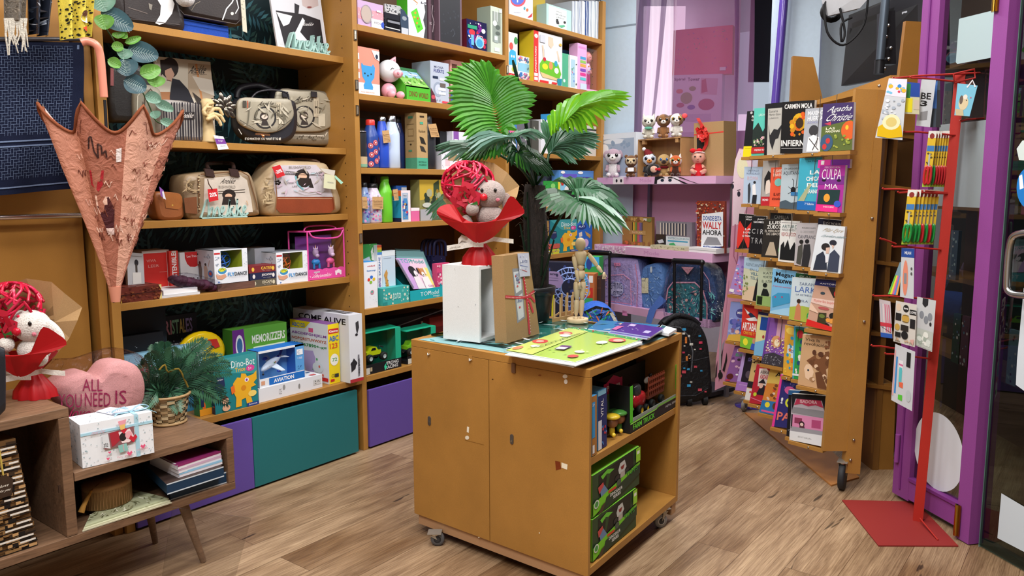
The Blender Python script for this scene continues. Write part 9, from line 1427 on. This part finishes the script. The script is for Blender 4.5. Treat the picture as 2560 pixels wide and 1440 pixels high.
1980,984 2066,990 2061,1117 1974,1099|b9b2bc|snowy pink shop front picture book, lowest at the right|p #17181f 0 0 1 0 1 .4 .88 .1 .12 .1 .02 .4;p #b83a5a .15 .1 .85 .1 .93 .24 .7 .2 .5 .24 .3 .2 .08 .24;b .25 .11 .5 .07 #e8c8d0 ISADORA;p #8a8a90 .05 .28 .95 .3 .98 .44 .02 .4;r .06 .44 .94 .72 #d88ab4;r .02 .44 .06 .74 #17181f;r .12 .5 .34 .62 #8a3a5a;r .62 .5 .88 .66 #b04a7a;e .34 .62 .08 .06 #3a2430;e .34 .63 .05 .035 #e8c8c0;p #5a3040 .26 .78 .28 .66 .42 .66 .44 .78;r .04 .7 .94 .82 #9a9aa2;p #e4e8ec 0 .8 1 .78 1 1 0 1;t .25 .88 .4 .03 #888 EDITORIAL'''
for i, ln in enumerate(BK_.split('\n')):
 qs, c, l, d=ln.split('|');q=[tuple(float(v)for v in p.split(','))for p in qs.split()];xm=max(q[1][0], q[0][0]+10)
 small=q[3][1]-q[0][1]<40;pl=PD(DX(q[1][0])+.012+(.06 if small or 'starry' in l else 0), 50, 0, (q[1][0], q[1][1]))
 card('book', l, 'book', q, pl, .018, '#'+c, d, 'books on the rolling rack', side='#d4cfc4', back=V(pl[0])*-.02)
 if not small:
  mb=MB('mdf');a, b=hit(*q[3], pl), hit(*q[2], pl);n=V(pl[0]);n=n if n.dot(a-CAM)<0 else-n;b.z=a.z=min(a.z, b.z)-.001;mb.obox(a+n*.016-Z_*.018, b-a, -n*.07, Z_*.018, MDF);sub(rk, 'ledge', mb)
  if i%2==0:mb=MB('metal');mb.ball(a.lerp(b, .6)+n*.018-Z_*.008, .006, '#c8c4b8', 6, 5);sub(rk, 'cable_clip', mb)
for q in(((2093, 236), (2085, 330), (2066, 660), (2040, 960), (2026, 1120)), ((2052, 240), (2040, 380), (2010, 700), (1990, 900)), ((1998, 400), (1966, 660), (1950, 870)), ((1940, 400), (1905, 700), (1885, 880)), ((1880, 400), (1855, 640))):
 mb=MB('dmetal');mb.tube([at(x, y, DX(x)-.04)for x, y in q], .0016, '#6a6864', 5);sub(rk, 'retaining_cable', mb)
# ================================================================ second cubby rack, boards, television
r2=empty('cubby_rack', at(2230, 1190, 4.25)*1, 'dark brown cubby rack behind the book rack, beside the purple door', 'rack');r2.location.z=0
def r2p(q, D, th, col, nm='board', k='mdf'):mb=MB(k);mb.prism([at(x, y, D)for x, y in q], FH*th, col);return sub(r2, nm, mb)
r2p([(2265, 52), (2330, 56), (2300, 330), (2232, 330)], 4.12, .03, '#8f6229', 'upright_board')
r2p([(2236, 330), (2246, 330), (2195, 1186), (2180, 1186)], 4.15, .3, '#7a5224');r2p([(2216, 330), (2222, 330), (2163, 1000), (2155, 1000)], 4.15, .3, '#7a5224')
r2p([(2246, 330), (2310, 330), (2245, 1190), (2195, 1186)], 4.45, .02, '#5e3f1e', 'back_board');r2p([(2192, 960), (2240, 960), (2232, 1190), (2178, 1186)], 4.16, .02, '#8f6229', 'base_panel')
for y0, s in((330, 0), (460, -8), (652, -20), (742, -26), (830, -33), (960, -42)):r2p([(2210+s, y0), (2300+s, y0+10), (2300+s, y0+20), (2210+s, y0+8)], 4.14, .3, '#8a5e28', 'shelf')
for x, y, d in((2222, 1196, 4.2), ):caster(r2, at(x, y, d), .03, '#2a2b2e', yaw=.4, name='castor', ztop=.07)
for i, (y0, y1, c, d)in enumerate(((352, 455, '#d8c09a', 'r 0 0 1 .35 #e8e0ea;r .5 0 1 .35 #9a3f9e;e .5 .7 .3 .2 #f0e4d0'), (475, 640, '#e6dcd4', 'r 0 0 .4 .35 #f0f0f4;r .4 0 1 .35 #9a3f9e;s 3 10 .15 #d8b890,#f4ece4 0 .4 1 1'), (662, 738, '#c9d4dc', 'r .5 0 1 1 #9a3f9e'), (755, 822, '#e4e6e8', 'r 0 0 1 .3 #1d2024;r 0 .55 1 .62 #8a9098'), (850, 950, '#8a9a9e', 'r 0 .4 1 .7 #e4eaf0;s 3 8 .1 #4a7a9a 0 .4 1 .7;r .5 0 1 .3 #8a3a9a'))):
 s=-(y0-330)*.082;card('gap_card', ['pale carton seen through the top gap of the cubby rack', 'cream carton seen through the second gap of the cubby rack', 'white and purple carton seen through the third gap of the cubby rack', 'white and black carton seen in the fourth gap of the cubby rack', 'blue printed carton seen in the lowest gap of the cubby rack'][i], 'box', [(2220+s, y0), (2238+s, y0), (2234+s, y1), (2212+s-3, y1)], PD(4.3), .05, c, d)  # added cards give the bright background and purple door edge in the gaps
tv=empty('television', at(2200, 120, 4.6)*1, 'black television seen from behind, hung on a dark ceiling pole', 'television')
def tp(q, D, th, col, nm, k='plas'):mb=MB(k);mb.prism([at(x, y, D)for x, y in q], FH*th, col);return sub(tv, nm, mb)
mb=MB('plas');Q=[at(2122, 38, 5.2), at(2360, -60, 4.5), at(2360, 170, 4.5), at(2103, 215, 5.2)];mb.prism(Q, (Q[1]-Q[0]).cross(Z_).normalized()*-.04, '#161619');f=Face(mb, *Q, px=True);f.n=f.n if f.n.dot(Q[0]-CAM)<0 else-f.n;f.pl=(tuple(f.n), f.n.dot(Q[0]));f.e=.012;
f.run('px;p #232328 2126 44 2340 -44 2330 160 2112 190;p #0c0c0e 2134 58 2240 18 2238 30 2134 72;p #3a3a42 2136 122 2260 88 2258 104 2136 136;p #040405 2142 128 2190 115 2190 178 2138 190;p #3a3a42 2128 204 2262 170 2262 182 2128 213;r 2146 106 2158 110 #050506;r 2165 101 2177 105 #050506;r 2184 96 2196 100 #050506;r 2203 91 2215 95 #050506;r 2222 86 2234 90 #050506;r 2241 81 2253 85 #050506;l 4 #0a0a0c 2130 70 2118 200;p #b8bcc4 2260 30 2273 27 2273 45 2266 51 2260 47;e 2266 38 4 6 #2b2b30;l 1.5 #b8bcc4 2262 40 2271 37');sub(tv, 'back_cover', mb)
mb=MB('dmetal');mb.tube([at(2200, 150, 4.35), at(2222, -90, 4.35)], .022, '#4a5560', 16);mb.tube([at(2197, 185, 4.36), at(2200, 150, 4.36)], .026, '#26282c', 14);sub(tv, 'pole', mb)
tp([(2205, 30), (2238, 26), (2240, 160), (2203, 160)], 4.40, .06, '#17171b', 'bracket');mb=MB('metal');[mb.ball(at(x, y, 4.385), .010, '#b8bcc0', 8, 6)for x, y in((2221, 64), (2216, 92), (2227, 120), (2222, 147), (2212, 172))];sub(tv, 'bolts', mb)
mb=MB('rubber');r=random.Random(5)
for k_ in range(4):mb.tube([at(2078+20*cos(a)*(1+.1*k_), 22+24*sin(a)+3*k_, 5.0+.01*k_)for a in[i*pi/8 for i in range(17)]], .006, '#121214', 6, cap=False)
mb.tube(cr([tuple(at(x, y, 4.9))for x, y in((2060, 10), (2068, 80), (2100, 112), (2130, 100), (2160, 60), (2170, 0), (2175, -40))], 4, False), .007, '#121214', 6);mb.tube(cr([tuple(at(x, y, 4.9))for x, y in((2100, 20), (2112, 80), (2104, 104), (2104, 60), (2130, 44))], 4, False), .007, '#121214', 6)
tag(mb.build('cable'), 'coiled black cable hanging beside the television', 'cable')
mb=MB('wall');mb.prism([at(2056, -40, 5.0), at(2220, -60, 4.6), at(2150, 20, 4.8), at(2070, 40, 5.0)], FH*.05, '#b4b6ba');struct(mb.build('trim_3'))
# ================================================================ purple door with glass
DA, DBb=V((4.171, .78, 0)), V((3.802, .366, 0));dv=(DBb-DA);dvn=dv.normalized();dnn=dvn.cross(Z_).normalized();dnn=dnn if dnn.dot(DA-CAM)<0 else-dnn
PUR='#8a448c';DH=2.75
def dst(name, mb, k_=1):return struct(mb.build(name))
dr=empty('door_1', DA*1);dr['kind']='structure'
def dp(u0, u1, z0, z1, dep, col, nm, k='panel', o=0):
 mb=MB(k);mb.obox(DA+dvn*u0+dnn*o+Z_*z0, dvn*(u1-u0), -dnn*dep, Z_*(z1-z0), col);return sub(dr, nm, mb)
Ld=dv.length
dp(-.0, .115, .02, DH, .05, PUR, 'left_stile');dp(Ld-.075, Ld, .005, DH, .10, PUR, 'right_stile', o=.04);dp(.116, Ld-.076, .03, .125, .05, PUR, 'bottom_rail');dp(.116, Ld-.076, .125, .14, .05, '#7a3480', 'bead', o=.008);dp(.05, .06, .06, DH, .01, '#7a3480', 'groove', o=.006)
mb=MB('pane');a=DA+dvn*.116-dnn*.025;b=DA+dvn*(Ld-.076)-dnn*.025;mb.poly([a+Z_*.14, b+Z_*.14, b+Z_*DH, a+Z_*DH], '#c8ccc8');sub(dr, 'pane', mb)
for z0, z1, u in((.02, .16, Ld-.078), (2.25, 2.42, Ld-.078)):mb=MB('metal');c=DA+dvn*u+dnn*.045;mb.obox(c+Z_*z0, dvn*.03, dnn*.006, Z_*(z1-z0), '#a8853a');mb.tube([c+dvn*.015+dnn*.008+Z_*z0, c+dvn*.015+dnn*.008+Z_*z1], .009, '#b8943f', 10);sub(dr, 'brass_hinge', mb)
mb=MB('panel');mb.tube([DA+dvn*.03+dnn*.01+Z_*.19, DA+dvn*.03+dnn*.01+Z_*.33], .012, PUR, 10);sub(dr, 'lug', mb)
fd=Face(MB(), DA-dnn*.022+Z_*2, DBb-dnn*.022+Z_*2, DBb-dnn*.022, DA-dnn*.022, px=True);fd.n=dnn.copy();fd.pl=(tuple(dnn), dnn.dot(DA-dnn*.022))
def stick(nm, l, cat, draw, fd=fd):fd.mb=MB('paper');fd.e=.001;draw(fd);fd.mb.v=[p for p in fd.mb.v];o=fd.mb.build(nm);tag(o, l, cat);return o
stick('round_sticker', 'large white oval sticker on the lower door glass behind the red pole', 'sticker', lambda f:f.P([(2348+62*cos(a), 1130+97*sin(a)+.35*62*cos(a))for a in[i*pi/20 for i in range(40)]], '#d6dce2'))
stick('white_sheet', 'white rectangular sheet stuck on the upper door glass beside the hinge', 'sheet', lambda f:f.P([(2398, 48), (2402, 46), (2500, 22), (2504, 26), (2494, 138), (2490, 142), (2394, 160), (2390, 156)], '#a5babd'))
stick('frosted_sheet', 'grey frosted sheet on the door glass behind the scissors', 'sheet', lambda f:f.P([(2350, 312), (2484, 298), (2462, 520), (2330, 514)], '#8d989c'))
g0, g1=hit(2446, 1366, PZ(0)), hit(2575, 1440, PZ(0));gv=(g1-g0).normalized();gn=gv.cross(Z_).normalized();gn=gn if gn.dot(g0-CAM)<0 else-gn
gl=empty('window_1', g0*1);gl['kind']='structure';mb=MB('pane');mb.obox(g0+Z_*.01, gv*.9, -gn*.01, Z_*2.7, '#b8c4c0');sub(gl, 'pane', mb);mb=MB('gloss');mb.obox(g0-gn*.012, gv*.9, -gn*.03, Z_*.035, '#5a6a64');mb.obox(g0, gv*.004, -gn*.012, Z_*2.7, '#6a8a80');sub(gl, 'sill', mb)
fg=Face(MB(), g0+gn*.003+Z_, g0+gv+gn*.003+Z_, g0+gv+gn*.003, g0+gn*.003, px=True);fg.n=gn.copy();fg.pl=(tuple(gn), gn.dot(g0+gn*.003))
stick('white_sheet', 'white sheet low on the glass at the bottom right corner', 'sheet', lambda f:f.P([(2504, 1233), (2600, 1290), (2600, 1400), (2494, 1345)], '#c8d4dc'), fg)
stick('white_sheet', 'tall white sheet cut off by the right picture edge below the door pull', 'sheet', lambda f:f.P([(2560, 720), (2620, 700), (2620, 1020), (2540, 962), (2543, 900)], '#d2dce4'), fg)
stick('round_sticker', 'round blue sticker with white mark at the right picture edge', 'sticker', lambda f:(f.E(2575, 470, 33, 52, '#1f7ac8', 28), f.P([(2548, 440), (2556, 436), (2560, 470), (2550, 474)], '#e8f0f8')), fg)
stick('paper_note', 'small white note high on the glass above the blue sticker', 'note', lambda f:f.P([(2556, 352), (2600, 340), (2600, 404), (2548, 400), (2542, 372)], '#cfdcd8'), fg)
mb=MB('metal');P=[hit(x, y, (fg.pl[0], fg.pl[1]+.06))for x, y in((2600, 580), (2545, 585), (2526, 610), (2518, 700), (2522, 728), (2548, 738), (2600, 738))];mb.tube(cr([tuple(p)for p in P], 4, False), .014, '#c8cacc', 14)
for k_ in(5, -5):p=V(cr([tuple(p)for p in P], 4, False)[k_]);mb.tube([p, p-gn*.06], .010, '#c8cacc', 10)
sub(gl, 'pull_handle', mb)
mb=MB('mdf');bo=PB(2.9, 2.4);mb.obox(bo, FH*3.2+RH*.2, RH*.06, Z_*3, '#3a2a1e');o=empty('bookcase', bo*1, 'dark bookcase with magazines seen through the glass door at far right', 'bookcase');sub(o, 'back_panel', mb)
for z_ in(.45, .95, 1.4, 1.85, 2.3):mb=MB('mdf');mb.obox(bo-RH*.25+Z_*z_, FH*3.2+RH*.2, RH*.25, Z_*.03, '#6a4a2a');sub(o, 'shelf', mb)
r=random.Random(8)
for k_ in range(34):
 z_=r.choice((.48, .98, 1.43, 1.88));u=k_*.09;p=bo-RH*.2+FH*u+Z_*z_;c=r.choice(['#23303a', '#3a4a5a', '#6a7a84', '#2a3a2a', '#4a2f3a', '#8a8f94']);mb=MB('paper');mb.obox(p, FH*.08, RH*.02, Z_*.3, c);g=Face(mb, p+Z_*.3, p+FH*.08+Z_*.3, p+FH*.08, p);g.n=-RH;g.run('s %d 14 .1 #8a9a9a,#4a6a7a,#b0a8a0,#3a2a3a'%k_);tag(mb.build('magazine'), 'magazine standing on the dark shelves behind the glass door', 'magazine', 'magazines behind the glass door')
# ================================================================ red display stand
RD=3.48;rs=empty('hook_stand', hit(2295, 1303, PZ(0)), 'red metal hook stand with square post and thin floor plate, before the door', 'display stand')
RC='#a82a22';P=[hit(x, y, PZ(.001))for x, y in((2105, 1252), (2290, 1256), (2396, 1367), (2196, 1366))];mb=MB('panel');mb.prism(P, Z_*.005, '#8a2a26');sub(rs, 'floor_plate', mb)
mb=MB('panel');a, b=at(2282, 1303, RD), at(2307, 1303, RD-.02);t0, t1=at(2388, 185, RD), at(2414, 185, RD-.02);dd=FH*.04+RH*.02;a.z=b.z=.006
mb.add([a, b, b+dd, a+dd, t0, t1, t1+dd, t0+dd], [(0, 1, 5, 4), (1, 2, 6, 5), (2, 3, 7, 6), (3, 0, 4, 7), (4, 5, 6, 7)], '#b02a20');sub(rs, 'post', mb)
mb=MB('panel');mb.tube([at(2300, 1296, RD-.03), hit(2345, 1350, PZ(.008))], .004, RC, 6);sub(rs, 'brace', mb)
def arm(x0, y0, x1, y1, d=.0):
 mb=MB('panel');mb.tube([at(x1, y1, RD-.01+d), at((x0*3+x1)/4, (y0*3+y1)/4, RD-.05+d), at(x0+4, y0+3, RD-.06+d), at(x0, y0, RD-.06+d)], .0042, RC, 6);sub(rs, 'hook', mb)
for q in((2232, 193, 2450, 182), (2275, 192, 2400, 205), (2258, 327, 2388, 338), (2206, 470, 2368, 482), (2244, 479, 2368, 484), (2200, 595, 2240, 610), (2230, 614, 2352, 624), (2182, 737, 2330, 748), (2178, 862, 2262, 875), (2212, 882, 2325, 897), (2400, 300, 2460, 296)):arm(*q)
mb=MB('panel');mb.tube([at(x, y, RD-.04)for x, y in((2384, 185), (2436, 173), (2438, 195), (2386, 207), (2384, 185))], .004, RC, 6);mb.tube([at(2412, 205, RD-.08), at(2424, 290, RD-.08)], .004, RC, 6);sub(rs, 'top_loop', mb)
def hang(nm, l, cat, q, D, th, col, dsl='', k='paper', group=None, ex=None):return card(nm, l, cat, q, PD(D, 25, 0, q[0]), th, col, dsl, group, k, extra=ex)
def scis(x, y, w, h, D, l, hc):
 o=empty('scissors_pack', at(x+w/2, y+h, D), l, 'scissors', 'carded children scissors');pl=PD(D, 30, 0, (x, y));sk=-.16*h
 g=[hit(a, b, pl)for a, b in((x, y), (x+w, y+1), (x+w+sk*.75, y+h), (x+sk*.75, y+h))];mb=MB('paper');n=V(pl[0]);mb.prism(g, -n*.004, '#d8b428');f=Face(mb, *g);f.n=n if n.dot(g[0]-CAM)<0 else-n;f.run('r 0 0 1 .12 #dcdcd4;e .5 .09 .3 .05 #8a2a24;r .05 .26 .95 .36 #3a78b8;s 3 8 .14 #8a7a3a,#4a4424 .1 .38 .9 .6;p #aab0b4 .35 .42 .55 .4 .6 .66 .4 .66;r 0 .94 1 1 #a8c83a');sub(o, 'card', mb)
 mb=MB('plas');fn=f.n*.008
 for s in(.3, .72):c=[f.at(s+.22*cos(a), .79+.165*sin(a))+fn for a in[i*pi/6 for i in range(13)]];mb.tube(c, .0052, hc, 6, cap=False)
 mb.tube([f.at(.5, .64)+fn, f.at(.35, .7)+fn], .005, hc, 6);sub(o, 'handles', mb, 'moulded handles')
RG={'r':('#b8242a', 'red'), 'g':('#1f8a3c', 'green')};PL_=['front', 'second', 'third', 'fourth', 'fifth', 'sixth', 'seventh', 'rearmost']
for i, k_ in reversed(list(enumerate('rggrrrrr'))):scis(2322+i*6.5, 327, 14 if i else 20, 140, 3.42+.012*i, 'carded scissors with %s handles, %s from the left on the upper hook'%(RG[k_][1], PL_[i]), RG[k_][0])
for i, k_ in reversed(list(enumerate('ggggrgrg'))):scis(2270+i*9.2, 474, 15 if i else 22, 137, 3.42+.012*i, 'carded scissors with %s handles, %s from the left on the lower hook'%(RG[k_][1], PL_[i]), RG[k_][0])
hang('score_bag', 'clear bag with yellow ring toy on the top hook', 'toy pack', [(2222, 196), (2268, 198), (2256, 350), (2188, 344)], 3.40, .006, '#c9ced4', 'p #e8e0ec 0 0 1 0 1 .3 0 .28;s 3 14 .1 #3a8ad0,#e8b83a,#d8405a,#7ac0e0 0 .08 1 .26;s 4 20 .08 #dfe4ea,#aab4c0 0 .32 1 .7;p #dcb414 0 .82 .3 .72 .9 .76 1 .95 .5 .99 .05 .97;e .5 .72 .36 .13 #ece4b8;e .5 .72 .22 .08 #d8c478', k='gloss')
hang('clip_pack', 'small pack with blue and green clips and yellow sticks on the top hook', 'pack', [(2268, 205), (2300, 208), (2298, 286), (2262, 284)], 3.41, .01, '#c8c4a0', 'r 0 0 1 .45 #2a4a9a;r 0 .05 .3 .5 #2f7a3a;r 0 .5 .5 .95 #e0d02a;r .6 .55 1 .85 #c8b8a8', k='gloss')
hang('keyring_pack', 'white hanging pack with black letters beside the clip pack', 'pack', [(2304, 198), (2340, 200), (2325, 318), (2290, 314)], 3.43, .004, '#c4c8cc', 'b .1 .28 .7 .14 #222 BE;b .1 .45 .5 .12 #222 3;p #8a8a8c .2 .7 .7 .66 .7 .85 .2 .88', k='gloss')
hang('ruler_pack', 'blue and black striped pack hanging behind the lettered pack', 'pack', [(2335, 200), (2350, 202), (2352, 318), (2320, 318)], 3.45, .01, '#3a4450', 'r 0 0 .6 .6 #3a6ab0;l .05 #111 .3 .6 .3 1;r .6 .2 1 1 #23242a')
hang('luggage_tag', 'pale blue luggage tag with cartoon sheep on the top loop', 'tag', [(2394, 208), (2444, 214), (2424, 291), (2386, 288)], 3.38, .006, '#7ac0d8', 'e .45 .6 .28 .22 #d8c8a0;e .3 .5 .1 .14 #6a5a50;e .5 .4 .12 .08 #e8e0d0;e .6 .5 .03 .02 #222;p #c8b890 .0 .8 .5 .8 .6 1 .1 1;e .8 .4 .03 .02 #d83a6a;l .08 #e8e8ea .5 .1 .7 -.15 .9 .05')
hang('pen_pack', 'white carded coral mechanical pen hanging below the lower scissors', 'pen pack', [(2254, 620), (2286, 622), (2284, 748), (2250, 742)], 3.43, .006, '#c8ccd0', 'r 0 0 1 .18 #1f4a9a;b .25 .06 .5 .06 #dfe4ea MILAN;e .35 .6 .2 .36 #e08a70;r .25 .5 .45 .72 #8a8a90;e .8 .4 .07 .03 #555;e .8 .5 .07 .03 #555')
hang('marker_pack', 'tilted pack of striped fluorescent notes left of the coral pen', 'pack', [(2250, 655), (2260, 660), (2244, 738), (2220, 735)], 3.46, .01, '#7a9aa8', ';'.join('r %.2f .4 %.2f 1 %s'%(i*.2, i*.2+.2, c)for i, c in enumerate(['#6ac04a', '#e8e03a', '#d86a9a', '#5a8ad0', '#e8a04a'])))
hang('gel_pen_pack', 'clear pack of pink gel pens on the lower left hook', 'pen pack', [(2198, 748), (2226, 754), (2231, 846), (2202, 842)], 3.43, .006, '#c8bcc0', ';'.join('l .06 %s %.2f .1 %.2f .85'%(c, .15+i*.17, .2+i*.17)for i, c in enumerate(['#aab4c0', '#e8e0e4', '#d84a7a', '#e06a8a', '#c83a6a']))+';r 0 .6 1 .7 #c83a4a;l .04 #222 .1 .72 .9 .85;r 0 .88 1 1 #2a5ab0', k='gloss')
hang('sticker_sheet', 'white sheet of black and gold motto stickers', 'stickers', [(2240, 752), (2292, 762), (2287, 868), (2233, 853)], 3.42, .004, '#d4d0c8', 'e .15 .14 .12 .09 #e0c8b0;e .5 .14 .14 .09 #1c1c1e;b .4 .11 .2 .05 #fff love;r .68 .14 1 .26 #1c1c1e;b .7 .17 .28 .06 #fff LOVE;r .03 .28 .3 .46 #1c1c1e;e .5 .38 .18 .1 #c8a04a;r .72 .36 .96 .58 #1c1c1e;e .14 .62 .12 .08 #c8a04a;r .3 .54 .66 .68 #2a2420;e .5 .78 .16 .1 #1c1c1e;r .06 .74 .32 .86 #1c1c1e;l .02 #222 .35 .3 .65 .3;l .02 #222 .35 .46 .65 .46;s 3 10 .05 #c8a88a,#8a7a6a .05 .88 .95 .98;p #d8a8a0 .74 .86 .95 .82 .9 .98')
hang('stamp_pack', 'white pack with round stamps and a clear pouch of shells beside the stickers', 'pack', [(2293, 742), (2340, 752), (2330, 880), (2285, 862)], 3.41, .008, '#ccd0d2', 'p #2a2c30 .3 0 .6 0 .6 .12 .45 .18 .3 .12;e .3 .34 .12 .08 #8a9098;e .55 .42 .12 .08 #8a9098;e .75 .34 .12 .08 #8a9098;e .8 .48 .06 .04 #2a2c30;r .02 .62 .98 .98 #c0c8c0;s 3 22 .12 #dfe8e0,#aab8ac,#eef2ea .1 .64 .9 .96', k='gloss')
hang('stationery_pack', 'white carded stationery with blue pen and neon clips on the lowest hook', 'pack', [(2238, 860), (2288, 880), (2280, 1028), (2228, 1000)], 3.42, .006, '#cdd0d6', 'r .1 .2 .18 .85 #3a8ad0;r .25 .24 .45 .4 #e8e8ec;r .25 .3 .45 .33 #d86a9a;r .28 .36 .42 .7 #5ac0c8;p #e86a4a .3 .62 .5 .6 .5 .7 .32 .7;p #5ac83a .3 .84 .5 .82 .5 .92 .3 .92;r .6 .05 .8 .3 #1c1c20;e .78 .78 .12 .1 #c0c8cc;r .02 .1 .06 .9 #e8a0a0')
